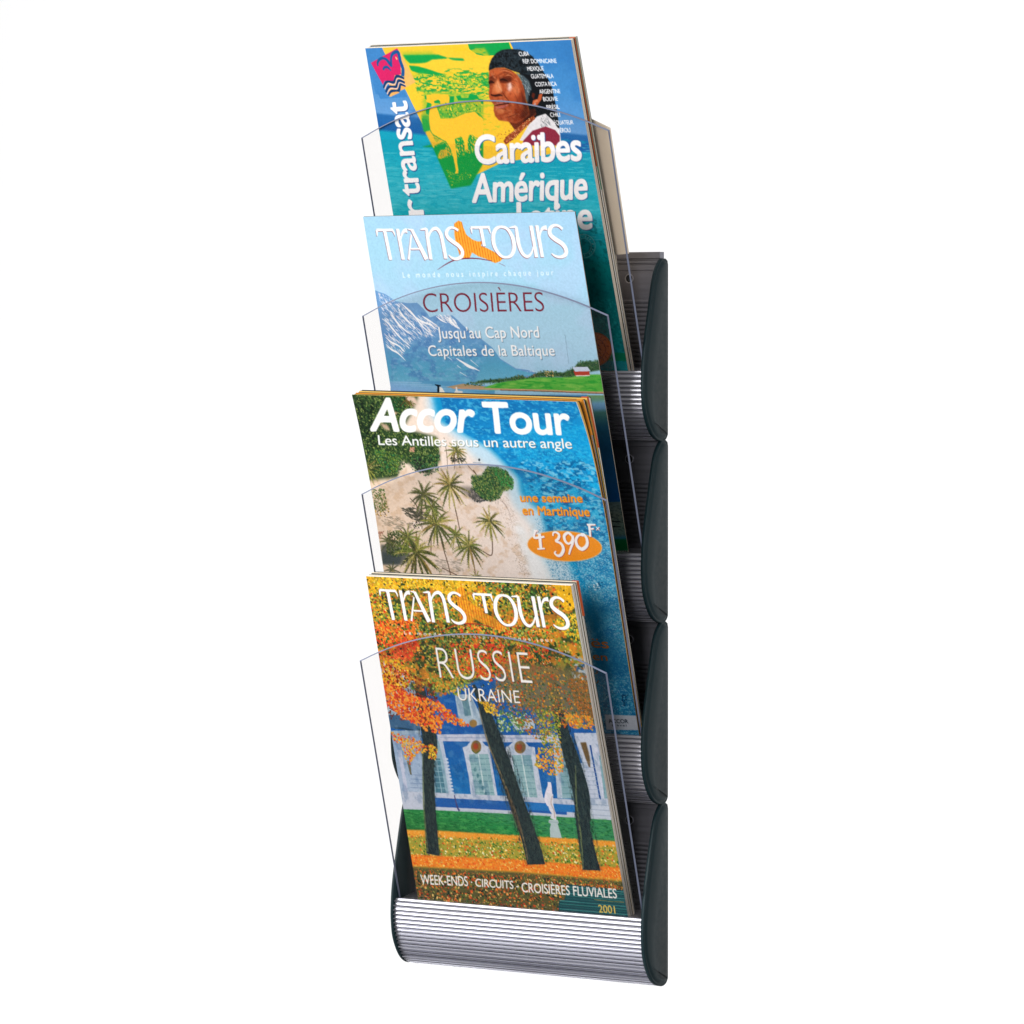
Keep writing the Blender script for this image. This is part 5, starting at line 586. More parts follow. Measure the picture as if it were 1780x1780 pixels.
['d',[[-47.12,269.01],[108.27,265.44],[228.41,264.72],[227.23,271.1],[106.99,272.46],[-48.09,274.52]],500,0.35,0.7,['6f7f3c','d87a3a','7f8a44','c85a34','b0a04a'],1.5,[0,180],1,11],
['d',[[-47.7,272.32],[107.78,268.14],[227.92,267.38],[219.33,313.78],[-56.67,323.18]],2300,0.5,1.25,['d8562c','b8402a','1f3a2c','3c5a34','f0c878','8a8a44','1c322c','f0843a','a8602c','5f7038','16281f'],1.5,[0,180],1,12],
['p','1f4f56',[[157.46,271.95],[213.79,273.03],[211.71,307.86],[141.45,306.81],[145.13,288.66],[151.02,286.82]],1,0],
['s','4f9a98',[[154.82,274.2],[216.36,274.86]],[0.62],1,0],
['s','3d8580',[[154.44,276.28],[215.98,276.93]],[0.62],1,0],
['s','2a6668',[[154.06,278.37],[215.59,278.99]],[0.62],1,0],
['s','4f9a98',[[153.67,280.45],[215.21,281.06]],[0.62],1,0],
['s','3d8580',[[153.29,282.53],[214.83,283.13]],[0.62],1,0],
['s','2a6668',[[152.85,284.96],[214.38,285.54]],[0.62],1,0],
['s','4f9a98',[[146.38,287.87],[213.93,287.95]],[0.62],1,0],
['s','3d8580',[[145.87,290.66],[213.42,290.71]],[0.62],1,0],
['s','2a6668',[[145.49,292.75],[213.04,292.78]],[0.62],1,0],
['s','4f9a98',[[144.98,295.53],[212.53,295.54]],[0.62],1,0],
['s','3d8580',[[144.48,298.32],[212.02,298.31]],[0.62],1,0],
['s','b8a050',[[181.03,284.1],[197.07,284.54],[210.27,284.17]],[0.48],0.8,0],
['p','15343e',[[143.22,297.05],[213.75,296.8],[211.71,307.86],[141.45,306.81]],0.8,0.5],
['d',[[170.33,270.27],[221.68,269.7],[221.17,272.45],[169.82,273.04]],60,0.4,0.7,['e0862e','c8542c','d8b060'],1.4,[0,180],1,13],
['s','e6e2ec',[[155.91,178.9],[155.54,182.81],[153.71,188.75],[151.76,195.35],[152.95,200.46]],[3.28,3.93,6.55,7.21,5.9],1,0],
['s','dcdce4',[[154.58,189.19],[153.55,196.7],[153.78,203.46],[155.15,208.12],[153.5,212.98]],[6.51,5.48,5.14,4.11,6.16],1,0],
['s','b49a8c',[[156.84,191.07],[154.05,198.02],[155.79,204.68],[155.27,211.5]],[0.68,0.96,1.1,0.96],0.7,0],
['p','b4c6c8',[[149.28,213.61],[157.96,213.01],[158.58,215.69],[157.26,216.8],[158.24,223.52],[158.98,229.58],[147.42,229.72],[148.57,221.48],[150.47,217.27],[148.08,216.07]],1,0],
['s','8fa6a8',[[148.56,215.5],[158.27,215.37]],[0.55],1,0],
['s','2b3a3c',[[41.57,49.63],[38.5,91.69],[38.63,123.27],[39.76,149.62],[33.99,171.16],[28.91,208.75],[23.59,254.63]],[7.42,9.54,13.25,14.84,11.66,11.13,13.25],1,0],
['s','6f7a50',[[30.88,155.44],[22.24,209.19],[18.63,252.3]],[0.8,1.59,1.59],0.8,0.3],
['s','2c3b3d',[[94.86,94.03],[103.83,124.89],[109.78,155.98],[117.65,192.28],[125.48,228.67],[128.58,255.96]],[3.18,11.66,15.9,15.9,16.96,18.55],1,0],
['s','8a7858',[[96.27,114.85],[99.86,146.08],[108.19,177.1],[115.87,208.21],[120.47,236.96],[119.96,255.54]],[1.06,1.59,2.12,2.12,1.59,1.06],0.85,0.3],
['s','5a4434',[[110.95,187.45],[115.47,213.52],[118.41,229.17]],[3.18,5.3,2.65],0.6,0.8],
['s','283a3e',[[176.08,58.92],[176.11,94.98],[177.71,125.93],[182.81,156.77],[186.13,187.8],[182.5,219.4],[183.47,257.12]],[6.36,10.6,11.66,14.84,16.43,13.78,17.49],1,0],
['s','7d8a5a',[[185.3,161.81],[179.51,198.68],[178.61,224.91],[175.19,255.64]],[0.8,1.59,1.59,1.59],0.8,0.3],
['s','283a3e',[[173.21,43.64],[176.01,74.36],[173.94,100.26]],[3.18,6.36,7.42],1,0],
['s','283a3e',[[196.53,57.94],[208.06,72.76],[226.42,66.73]],[1.59,3.18,1.59],0.8,0],
['n',[[30.73,81.58],[47.78,80.73],[47.02,149.19],[34.96,208.34],[32.55,254.51],[15.61,255.75],[27.92,171.54]],0.9,7,'4a5a54',0.52,0.75,0.4,14],
['n',[[30.73,81.58],[47.78,80.73],[47.02,149.19],[34.96,208.34],[32.55,254.51],[15.61,255.75],[27.92,171.54]],0.7,3,'18242a',0.5,0.7,0.7,15],
['n',[[30.73,81.58],[47.78,80.73],[47.02,149.19],[34.96,208.34],[32.55,254.51],[15.61,255.75],[27.92,171.54]],2,2,'5a6050',0.6,0.8,0.3,16],
['n',[[99.05,93.81],[113.16,119.15],[127.71,175.86],[140.29,255.08],[118.0,256.74],[105.02,187.83],[96.87,130.52]],0.9,7,'4a5a54',0.52,0.75,0.4,17],
['n',[[99.05,93.81],[113.16,119.15],[127.71,175.86],[140.29,255.08],[118.0,256.74],[105.02,187.83],[96.87,130.52]],0.7,3,'18242a',0.5,0.7,0.7,18],
['n',[[99.05,93.81],[113.16,119.15],[127.71,175.86],[140.29,255.08],[118.0,256.74],[105.02,187.83],[96.87,130.52]],2,2,'5a6050',0.6,0.8,0.3,19],
['n',[[174.08,69.3],[185.54,115.14],[193.99,161.27],[193.27,256.38],[173.06,257.91],[175.44,198.95],[173.73,146.92]],0.9,7,'4a5a54',0.52,0.75,0.4,20],
['n',[[174.08,69.3],[185.54,115.14],[193.99,161.27],[193.27,256.38],[173.06,257.91],[175.44,198.95],[173.73,146.92]],0.7,3,'18242a',0.5,0.7,0.7,21],
['n',[[174.08,69.3],[185.54,115.14],[193.99,161.27],[193.27,256.38],[173.06,257.91],[175.44,198.95],[173.73,146.92]],2,2,'5a6050',0.6,0.8,0.3,22],
['p','9a8434',[[-20.46,-10.5],[224.12,-9.5],[227.42,61.57],[189.61,78.82],[131.31,79.17],[81.06,94.75],[55.44,103.94],[22.41,87.25],[-10.53,67.79]],1,1],
['d',[[-20.46,-10.5],[224.12,-9.5],[229.43,51.27],[232.93,91.99],[188.61,84.02],[130.81,81.79],[81.06,94.75],[54.45,109.25],[20.42,97.88],[-11.52,73.11],[-28.41,31.75]],2736,0.65,1.62,['e98a34','5c8038','d8642c','a3a43c','3f6a34','f0b040','8a5a30','c2602c','7d9440'],1.35,[0,180],1,23],
['n',[[-20.46,-10.5],[224.12,-9.5],[229.43,51.27],[232.93,91.99],[188.61,84.02],[130.81,81.79],[81.06,94.75],[54.45,109.25],[20.42,97.88],[-11.52,73.11],[-28.41,31.75]],9,8,'243c26',0.52,0.66,0.75,24],
['n',[[-20.46,-10.5],[224.12,-9.5],[229.43,51.27],[232.93,91.99],[188.61,84.02],[130.81,81.79],[81.06,94.75],[54.45,109.25],[20.42,97.88],[-11.52,73.11],[-28.41,31.75]],8,6,'e8862c',0.55,0.68,0.6,25],
['d',[[-20.46,-10.5],[224.12,-9.5],[229.43,51.27],[232.93,91.99],[188.61,84.02],[130.81,81.79],[81.06,94.75],[54.45,109.25],[20.42,97.88],[-11.52,73.11],[-28.41,31.75]],648,0.78,1.62,['e98a34','5c8038','d8642c','a3a43c','3f6a34','f0b040','8a5a30','c2602c','7d9440'],1.35,[0,180],1,26],
['d',[[-20.46,-10.5],[136.93,-11.25],[96.01,16.1],[61.72,7.14],[-26.42,21.16]],864,0.65,1.5525,['f2b92c','e8a526','f6cc48','d8a52c','f0c23a','b9a030'],1.35,[0,180],1,27],
['d',[[-25.43,15.87],[23.56,16.49],[25.72,37.28],[-18.95,47.12]],324,0.65,1.5525,['f2b92c','e8a526','f6cc48','d8a52c','f0c23a','b9a030','ef7a2a','e4572a','f3963a','d9452a','f0a040','c8442c','5c8038','3f6a34','7d9440','a3a43c','2f5638','8a9a50','c2b048'],1.35,[0,180],1,28],
['d',[[74.86,1.45],[128.96,-0.68],[129.92,24.99],[81.46,29.65]],360,0.65,1.5525,['f2b92c','e8a526','f6cc48','d8a52c','f0c23a','b9a030'],1.35,[0,180],1,29],
['d',[[123.49,-3.04],[187.91,-1.99],[187.94,27.61],[125.46,17.45]],504,0.65,1.5525,['5c8038','3f6a34','7d9440','a3a43c','2f5638','8a9a50','c2b048','2e4430','27382c','4a5a30','3a4a2c','e8a526'],1.35,[0,180],1,30],
['d',[[11.75,14.36],[34.33,23.86],[49.65,38.84],[19.58,37.54]],144,0.65,1.5525,['5c8038','3f6a34','7d9440','a3a43c','2f5638','8a9a50','c2b048','2e4430','27382c','4a5a30','3a4a2c'],1.35,[0,180],1,31],
['d',[[59.73,17.6],[88.99,21.56],[85.49,39.85],[59.27,35.81]],108,0.65,1.5525,['5c8038','3f6a34','7d9440','a3a43c','2f5638','8a9a50','c2b048'],1.35,[0,180],1,32],
['d',[[193.77,-2.22],[216.1,1.97],[215.18,21.33],[200.63,21.96]],302,0.65,1.5525,['e2ac28','f2b92c','d8a52c'],1.35,[0,180],1,33],
['d',[[186.94,32.77],[218.09,21.21],[222.65,56.69],[201.44,47.47]],252,0.65,1.5525,['f2b92c','e8a526','f6cc48','d8a52c','f0c23a','b9a030','5c8038','3f6a34','7d9440','a3a43c','2f5638','8a9a50','c2b048'],1.35,[0,180],1,34],
['d',[[-30.89,45.01],[44.06,36.48],[52.75,54.34],[37.6,70.75],[-12.51,78.44]],792,0.65,1.5525,['ef7a2a','e4572a','f3963a','d9452a','f0a040','c8442c','e98a34','3f6a34'],1.35,[0,180],1,35],
['d',[[22.24,55.75],[43.13,57.4],[33.55,76.19],[15.7,74.43]],273,0.65,1.35,['d9452a','e4572a','ef6a3a','c8442c'],1.35,[0,180],1,36],
['d',[[43.56,39.1],[91.02,42.2],[76.04,89.78],[48.77,75.44],[45.45,54.68]],648,0.65,1.5525,['5c8038','3f6a34','7d9440','a3a43c','2f5638','8a9a50','c2b048','2e4430','27382c','4a5a30','3a4a2c','c2602c'],1.35,[0,180],1,37],
['d',[[91.51,39.58],[185.94,37.94],[171.21,54.01],[87.53,60.54]],576,0.65,1.5525,['ef7a2a','e4572a','f3963a','d9452a','f0a040','c8442c','5c8038','3f6a34','7d9440','a3a43c','2f5638','8a9a50','c2b048'],1.35,[0,180],1,38],
['d',[[75.98,58.48],[135.8,55.67],[143.15,78.58],[111.48,90.57],[78.02,79.23]],648,0.65,1.5525,['d9452a','c8442c','e4572a','a3a43c','5c8038','ef7a2a'],1.35,[0,180],1,39],
['d',[[147.65,55.11],[181.93,58.64],[170.08,90.13],[141.16,89.04]],432,0.65,1.5525,['d9452a','3f6a34','e98a34','2e4430'],1.35,[0,180],1,40],
['d',[[-11.52,73.11],[24.39,76.64],[33.63,91.94],[19.43,103.21],[-8.31,88.79]],360,0.65,1.5525,['f2b92c','e8a526','f6cc48','d8a52c','f0c23a','b9a030','ef7a2a','e4572a','f3963a','d9452a','f0a040','c8442c'],1.35,[0,180],1,41],
['d',[[-10.9,86.28],[15.29,92.88],[19.43,103.21],[-2.04,104.33]],216,0.65,1.5525,['ef7a2a','e4572a','f3963a','d9452a','f0a040','c8442c','f2b92c','e8a526','f6cc48','d8a52c','f0c23a','b9a030'],1.35,[0,180],1,42],
['d',[[-20.95,-7.87],[224.12,-9.5],[230.43,46.12],[176.93,84.62],[55.44,103.94],[-10.53,67.79]],380,0.5,1.3,['1f3326','26402a','16241e'],1.6,[0,180],1,43],
['d',[[-11.52,73.11],[56.93,95.99],[49.99,133.18],[2.24,130.58]],380,0.5,1.3,['6a2a18','8a3a20'],1.6,[0,180],1,44],
['d',[[-20.95,-7.87],[224.12,-9.5],[230.43,46.12],[176.93,84.62],[55.44,103.94],[-10.53,67.79]],500,0.3,0.7,['fff0a8','ffe070','ffc890'],1.3,[0,180],1,45],
['p','7d6e4a',[[132.81,71.33],[235.94,76.48],[231.58,104.88],[209.84,123.07],[187.45,120.2],[178.29,107.78],[164.1,121.51],[150.92,114.46],[131.26,110.34],[115.95,98.14]],0.85,3],
['n',[[196.53,57.94],[233.64,76.6],[231.78,92.05],[199.25,88.62]],4,3,'b8c4d0',0.5,0.62,0.8,46],
['d',[[131.81,76.56],[234.94,81.65],[231.08,107.47],[208.85,128.29],[168.76,127.48],[160.12,142.53],[143.5,138.29],[123.35,121.19],[102.04,109.31],[116.94,92.89]],1656,0.52,1.2825,['8a7a44','a8642c','6a5a34','c8742c','4f6a3c','9a8444','dca040','3a5a44','b8542c','6f7f50'],1.35,[0,180],1,47],
['d',[[191.53,83.87],[233.29,84.29],[228.93,112.73],[199.07,119.55]],576,0.45499999999999996,1.08,['8a6a3c','7a5a34','a8642c','96703c','6a5430','c8742c'],1.35,[0,180],1,48],
['d',[[154.35,111.68],[177.96,115.56],[173.73,146.92],[155.2,153.24]],288,0.52,1.215,['c2b048','7d9440','e0a83a','5c8038','a3a43c'],1.35,[0,180],1,49],
['d',[[150.33,148.32],[173.73,146.92],[172.67,167.8],[160.01,173.82],[144.41,164.34]],230,0.65,1.35,['f0a838','e8862e','c2a844','7d9440','f2c050'],1.35,[0,180],1,50],
['d',[[182.62,115.3],[211.14,116.29],[208.85,128.29],[185.95,128.05]],158,0.65,1.35,['f0a838','e8862e','c2a844'],1.35,[0,180],1,51],
['d',[[115.44,116.41],[144.53,117.41],[138.1,136.0],[111.96,134.9]],187,0.52,1.215,['3f7a50','5c8a48','8aa458','c8d8b8'],1.35,[0,180],1,52],
['d',[[96.56,106.99],[113.46,111.3],[116.23,121.59],[104.82,119.61]],72,0.65,1.35,['f2b92c','e8a526','f6cc48','d8a52c','f0c23a','b9a030'],1.35,[0,180],1,53],
['d',[[45.8,91.32],[101.04,83.29],[79.07,105.31],[55.94,101.29]],252,0.65,1.35,['8aa048','c2b048','5c8038','e0a83a'],1.35,[0,180],1,54],
['d',[[-5.72,91.3],[13.81,100.86],[36.54,108.63],[54.15,110.84],[75.1,126.5],[87.11,132.12],[73.91,132.88],[56.83,128.58],[51.53,141.0],[36.88,139.21],[14.98,127.22],[-1.43,117.53],[-8.19,104.65]],900,0.7150000000000001,1.62,['ef7a2a','e4572a','f3963a','d9452a','f0a040','c8442c','f6a83a','ef8a30'],1.35,[0,180],1,55],
['d',[[7.18,103.85],[42.33,109.9],[16.96,116.53],[2.63,112.02]],129,0.65,1.5525,['ef7a2a','e4572a','f3963a','d9452a','f0a040','c8442c'],1.35,[0,180],1,56],
['d',[[10.54,118.47],[28.18,121.21],[35.33,131.37],[14.49,129.89]],93,0.65,1.5525,['ef7a2a','e4572a','f3963a','d9452a','f0a040','c8442c'],1.35,[0,180],1,57],
['d',[[0.05,142.45],[16.0,144.51],[30.06,149.06],[33.27,153.63],[41.89,150.74],[46.22,156.43],[43.2,165.53],[36.62,164.74],[35.0,158.88],[23.86,160.74],[15.13,171.43],[11.1,167.49],[8.27,153.32],[1.26,150.74]],420,0.5,1.1,['f2b92c','e8a526','f6cc48','d8a52c','f0c23a','b9a030','ef7a2a','e4572a','f3963a','d9452a','f0a040','c8442c'],1.3,[0,180],1,58],
['d',[[39.17,150.9],[45.09,155.3],[43.2,165.53],[35.14,165.43]],50,0.5,1,['f2b92c','e8a526','f6cc48','d8a52c','f0c23a','b9a030'],1.3,[0,180],1,59],
['p','f0a030',[[93.64,8.17],[98.55,5.56],[101.81,6.7],[102.48,11.57],[104.41,18.08],[109.89,22.49],[114.62,24.08],[117.29,24.13],[119.88,23.74],[117.51,28.01],[122.51,29.82],[129.95,33.6],[134.35,36.89],[137.67,39.2],[134.7,41.75],[129.39,43.4],[124.69,41.72],[120.68,39.66],[112.97,37.23],[107.32,33.79],[103.88,38.72],[97.46,38.41],[94.16,35.76],[92.52,27.61],[91.93,18.95]],0.7,0],
['sc','c4521e',[[93.59,1.69],[94.56,47.15]],[0.55],0.9,[[93.64,8.17],[98.55,5.56],[101.81,6.7],[102.48,11.57],[104.41,18.08],[109.89,22.49],[114.62,24.08],[117.29,24.13],[119.88,23.74],[117.51,28.01],[122.51,29.82],[129.95,33.6],[134.35,36.89],[137.67,39.2],[134.7,41.75],[129.39,43.4],[124.69,41.72],[120.68,39.66],[112.97,37.23],[107.32,33.79],[103.88,38.72],[97.46,38.41],[94.16,35.76],[92.52,27.61],[91.93,18.95]]],
['sc','c4521e',[[96.24,1.74],[97.21,47.18]],[0.55],0.9,[[93.64,8.17],[98.55,5.56],[101.81,6.7],[102.48,11.57],[104.41,18.08],[109.89,22.49],[114.62,24.08],[117.29,24.13],[119.88,23.74],[117.51,28.01],[122.51,29.82],[129.95,33.6],[134.35,36.89],[137.67,39.2],[134.7,41.75],[129.39,43.4],[124.69,41.72],[120.68,39.66],[112.97,37.23],[107.32,33.79],[103.88,38.72],[97.46,38.41],[94.16,35.76],[92.52,27.61],[91.93,18.95]]],
['sc','c4521e',[[98.88,1.79],[99.85,47.22]],[0.55],0.9,[[93.64,8.17],[98.55,5.56],[101.81,6.7],[102.48,11.57],[104.41,18.08],[109.89,22.49],[114.62,24.08],[117.29,24.13],[119.88,23.74],[117.51,28.01],[122.51,29.82],[129.95,33.6],[134.35,36.89],[137.67,39.2],[134.7,41.75],[129.39,43.4],[124.69,41.72],[120.68,39.66],[112.97,37.23],[107.32,33.79],[103.88,38.72],[97.46,38.41],[94.16,35.76],[92.52,27.61],[91.93,18.95]]],
['sc','c4521e',[[101.52,1.85],[102.5,47.25]],[0.55],0.9,[[93.64,8.17],[98.55,5.56],[101.81,6.7],[102.48,11.57],[104.41,18.08],[109.89,22.49],[114.62,24.08],[117.29,24.13],[119.88,23.74],[117.51,28.01],[122.51,29.82],[129.95,33.6],[134.35,36.89],[137.67,39.2],[134.7,41.75],[129.39,43.4],[124.69,41.72],[120.68,39.66],[112.97,37.23],[107.32,33.79],[103.88,38.72],[97.46,38.41],[94.16,35.76],[92.52,27.61],[91.93,18.95]]],
['sc','c4521e',[[104.16,1.9],[105.14,47.29]],[0.55],0.9,[[93.64,8.17],[98.55,5.56],[101.81,6.7],[102.48,11.57],[104.41,18.08],[109.89,22.49],[114.62,24.08],[117.29,24.13],[119.88,23.74],[117.51,28.01],[122.51,29.82],[129.95,33.6],[134.35,36.89],[137.67,39.2],[134.7,41.75],[129.39,43.4],[124.69,41.72],[120.68,39.66],[112.97,37.23],[107.32,33.79],[103.88,38.72],[97.46,38.41],[94.16,35.76],[92.52,27.61],[91.93,18.95]]],
['sc','c4521e',[[106.8,1.95],[107.78,47.32]],[0.55],0.9,[[93.64,8.17],[98.55,5.56],[101.81,6.7],[102.48,11.57],[104.41,18.08],[109.89,22.49],[114.62,24.08],[117.29,24.13],[119.88,23.74],[117.51,28.01],[122.51,29.82],[129.95,33.6],[134.35,36.89],[137.67,39.2],[134.7,41.75],[129.39,43.4],[124.69,41.72],[120.68,39.66],[112.97,37.23],[107.32,33.79],[103.88,38.72],[97.46,38.41],[94.16,35.76],[92.52,27.61],[91.93,18.95]]],
['sc','c4521e',[[109.44,2.0],[110.42,47.36]],[0.55],0.9,[[93.64,8.17],[98.55,5.56],[101.81,6.7],[102.48,11.57],[104.41,18.08],[109.89,22.49],[114.62,24.08],[117.29,24.13],[119.88,23.74],[117.51,28.01],[122.51,29.82],[129.95,33.6],[134.35,36.89],[137.67,39.2],[134.7,41.75],[129.39,43.4],[124.69,41.72],[120.68,39.66],[112.97,37.23],[107.32,33.79],[103.88,38.72],[97.46,38.41],[94.16,35.76],[92.52,27.61],[91.93,18.95]]],
['sc','c4521e',[[112.07,2.05],[113.05,47.39]],[0.55],0.9,[[93.64,8.17],[98.55,5.56],[101.81,6.7],[102.48,11.57],[104.41,18.08],[109.89,22.49],[114.62,24.08],[117.29,24.13],[119.88,23.74],[117.51,28.01],[122.51,29.82],[129.95,33.6],[134.35,36.89],[137.67,39.2],[134.7,41.75],[129.39,43.4],[124.69,41.72],[120.68,39.66],[112.97,37.23],[107.32,33.79],[103.88,38.72],[97.46,38.41],[94.16,35.76],[92.52,27.61],[91.93,18.95]]],
['sc','c4521e',[[114.7,2.11],[115.69,47.43]],[0.55],0.9,[[93.64,8.17],[98.55,5.56],[101.81,6.7],[102.48,11.57],[104.41,18.08],[109.89,22.49],[114.62,24.08],[117.29,24.13],[119.88,23.74],[117.51,28.01],[122.51,29.82],[129.95,33.6],[134.35,36.89],[137.67,39.2],[134.7,41.75],[129.39,43.4],[124.69,41.72],[120.68,39.66],[112.97,37.23],[107.32,33.79],[103.88,38.72],[97.46,38.41],[94.16,35.76],[92.52,27.61],[91.93,18.95]]],
['sc','c4521e',[[117.33,2.16],[118.32,47.46]],[0.55],0.9,[[93.64,8.17],[98.55,5.56],[101.81,6.7],[102.48,11.57],[104.41,18.08],[109.89,22.49],[114.62,24.08],[117.29,24.13],[119.88,23.74],[117.51,28.01],[122.51,29.82],[129.95,33.6],[134.35,36.89],[137.67,39.2],[134.7,41.75],[129.39,43.4],[124.69,41.72],[120.68,39.66],[112.97,37.23],[107.32,33.79],[103.88,38.72],[97.46,38.41],[94.16,35.76],[92.52,27.61],[91.93,18.95]]],
['sc','c4521e',[[119.96,2.21],[120.95,47.5]],[0.55],0.9,[[93.64,8.17],[98.55,5.56],[101.81,6.7],[102.48,11.57],[104.41,18.08],[109.89,22.49],[114.62,24.08],[117.29,24.13],[119.88,23.74],[117.51,28.01],[122.51,29.82],[129.95,33.6],[134.35,36.89],[137.67,39.2],[134.7,41.75],[129.39,43.4],[124.69,41.72],[120.68,39.66],[112.97,37.23],[107.32,33.79],[103.88,38.72],[97.46,38.41],[94.16,35.76],[92.52,27.61],[91.93,18.95]]],
['sc','c4521e',[[122.58,2.26],[123.57,47.53]],[0.55],0.9,[[93.64,8.17],[98.55,5.56],[101.81,6.7],[102.48,11.57],[104.41,18.08],[109.89,22.49],[114.62,24.08],[117.29,24.13],[119.88,23.74],[117.51,28.01],[122.51,29.82],[129.95,33.6],[134.35,36.89],[137.67,39.2],[134.7,41.75],[129.39,43.4],[124.69,41.72],[120.68,39.66],[112.97,37.23],[107.32,33.79],[103.88,38.72],[97.46,38.41],[94.16,35.76],[92.52,27.61],[91.93,18.95]]],
['sc','c4521e',[[125.21,2.31],[126.2,47.57]],[0.55],0.9,[[93.64,8.17],[98.55,5.56],[101.81,6.7],[102.48,11.57],[104.41,18.08],[109.89,22.49],[114.62,24.08],[117.29,24.13],[119.88,23.74],[117.51,28.01],[122.51,29.82],[129.95,33.6],[134.35,36.89],[137.67,39.2],[134.7,41.75],[129.39,43.4],[124.69,41.72],[120.68,39.66],[112.97,37.23],[107.32,33.79],[103.88,38.72],[97.46,38.41],[94.16,35.76],[92.52,27.61],[91.93,18.95]]],
['sc','c4521e',[[127.83,2.36],[128.82,47.6]],[0.55],0.9,[[93.64,8.17],[98.55,5.56],[101.81,6.7],[102.48,11.57],[104.41,18.08],[109.89,22.49],[114.62,24.08],[117.29,24.13],[119.88,23.74],[117.51,28.01],[122.51,29.82],[129.95,33.6],[134.35,36.89],[137.67,39.2],[134.7,41.75],[129.39,43.4],[124.69,41.72],[120.68,39.66],[112.97,37.23],[107.32,33.79],[103.88,38.72],[97.46,38.41],[94.16,35.76],[92.52,27.61],[91.93,18.95]]],
['sc','c4521e',[[130.45,2.42],[131.44,47.63]],[0.55],0.9,[[93.64,8.17],[98.55,5.56],[101.81,6.7],[102.48,11.57],[104.41,18.08],[109.89,22.49],[114.62,24.08],[117.29,24.13],[119.88,23.74],[117.51,28.01],[122.51,29.82],[129.95,33.6],[134.35,36.89],[137.67,39.2],[134.7,41.75],[129.39,43.4],[124.69,41.72],[120.68,39.66],[112.97,37.23],[107.32,33.79],[103.88,38.72],[97.46,38.41],[94.16,35.76],[92.52,27.61],[91.93,18.95]]],
['sc','c4521e',[[133.07,2.47],[134.06,47.67]],[0.55],0.9,[[93.64,8.17],[98.55,5.56],[101.81,6.7],[102.48,11.57],[104.41,18.08],[109.89,22.49],[114.62,24.08],[117.29,24.13],[119.88,23.74],[117.51,28.01],[122.51,29.82],[129.95,33.6],[134.35,36.89],[137.67,39.2],[134.7,41.75],[129.39,43.4],[124.69,41.72],[120.68,39.66],[112.97,37.23],[107.32,33.79],[103.88,38.72],[97.46,38.41],[94.16,35.76],[92.52,27.61],[91.93,18.95]]],
['sc','c4521e',[[135.68,2.52],[136.68,47.7]],[0.55],0.9,[[93.64,8.17],[98.55,5.56],[101.81,6.7],[102.48,11.57],[104.41,18.08],[109.89,22.49],[114.62,24.08],[117.29,24.13],[119.88,23.74],[117.51,28.01],[122.51,29.82],[129.95,33.6],[134.35,36.89],[137.67,39.2],[134.7,41.75],[129.39,43.4],[124.69,41.72],[120.68,39.66],[112.97,37.23],[107.32,33.79],[103.88,38.72],[97.46,38.41],[94.16,35.76],[92.52,27.61],[91.93,18.95]]],
['sc','c4521e',[[138.3,2.57],[139.3,47.74]],[0.55],0.9,[[93.64,8.17],[98.55,5.56],[101.81,6.7],[102.48,11.57],[104.41,18.08],[109.89,22.49],[114.62,24.08],[117.29,24.13],[119.88,23.74],[117.51,28.01],[122.51,29.82],[129.95,33.6],[134.35,36.89],[137.67,39.2],[134.7,41.75],[129.39,43.4],[124.69,41.72],[120.68,39.66],[112.97,37.23],[107.32,33.79],[103.88,38.72],[97.46,38.41],[94.16,35.76],[92.52,27.61],[91.93,18.95]]],
['sc','c4521e',[[140.91,2.62],[141.91,47.77]],[0.55],0.9,[[93.64,8.17],[98.55,5.56],[101.81,6.7],[102.48,11.57],[104.41,18.08],[109.89,22.49],[114.62,24.08],[117.29,24.13],[119.88,23.74],[117.51,28.01],[122.51,29.82],[129.95,33.6],[134.35,36.89],[137.67,39.2],[134.7,41.75],[129.39,43.4],[124.69,41.72],[120.68,39.66],[112.97,37.23],[107.32,33.79],[103.88,38.72],[97.46,38.41],[94.16,35.76],[92.52,27.61],[91.93,18.95]]],
['sc','c4521e',[[143.52,2.67],[144.52,47.81]],[0.55],0.9,[[93.64,8.17],[98.55,5.56],[101.81,6.7],[102.48,11.57],[104.41,18.08],[109.89,22.49],[114.62,24.08],[117.29,24.13],[119.88,23.74],[117.51,28.01],[122.51,29.82],[129.95,33.6],[134.35,36.89],[137.67,39.2],[134.7,41.75],[129.39,43.4],[124.69,41.72],[120.68,39.66],[112.97,37.23],[107.32,33.79],[103.88,38.72],[97.46,38.41],[94.16,35.76],[92.52,27.61],[91.93,18.95]]],
['sc','c4521e',[[146.13,2.72],[147.13,47.84]],[0.55],0.9,[[93.64,8.17],[98.55,5.56],[101.81,6.7],[102.48,11.57],[104.41,18.08],[109.89,22.49],[114.62,24.08],[117.29,24.13],[119.88,23.74],[117.51,28.01],[122.51,29.82],[129.95,33.6],[134.35,36.89],[137.67,39.2],[134.7,41.75],[129.39,43.4],[124.69,41.72],[120.68,39.66],[112.97,37.23],[107.32,33.79],[103.88,38.72],[97.46,38.41],[94.16,35.76],[92.52,27.61],[91.93,18.95]]],
['sc','c4521e',[[148.73,2.77],[149.74,47.87]],[0.55],0.9,[[93.64,8.17],[98.55,5.56],[101.81,6.7],[102.48,11.57],[104.41,18.08],[109.89,22.49],[114.62,24.08],[117.29,24.13],[119.88,23.74],[117.51,28.01],[122.51,29.82],[129.95,33.6],[134.35,36.89],[137.67,39.2],[134.7,41.75],[129.39,43.4],[124.69,41.72],[120.68,39.66],[112.97,37.23],[107.32,33.79],[103.88,38.72],[97.46,38.41],[94.16,35.76],[92.52,27.61],[91.93,18.95]]],
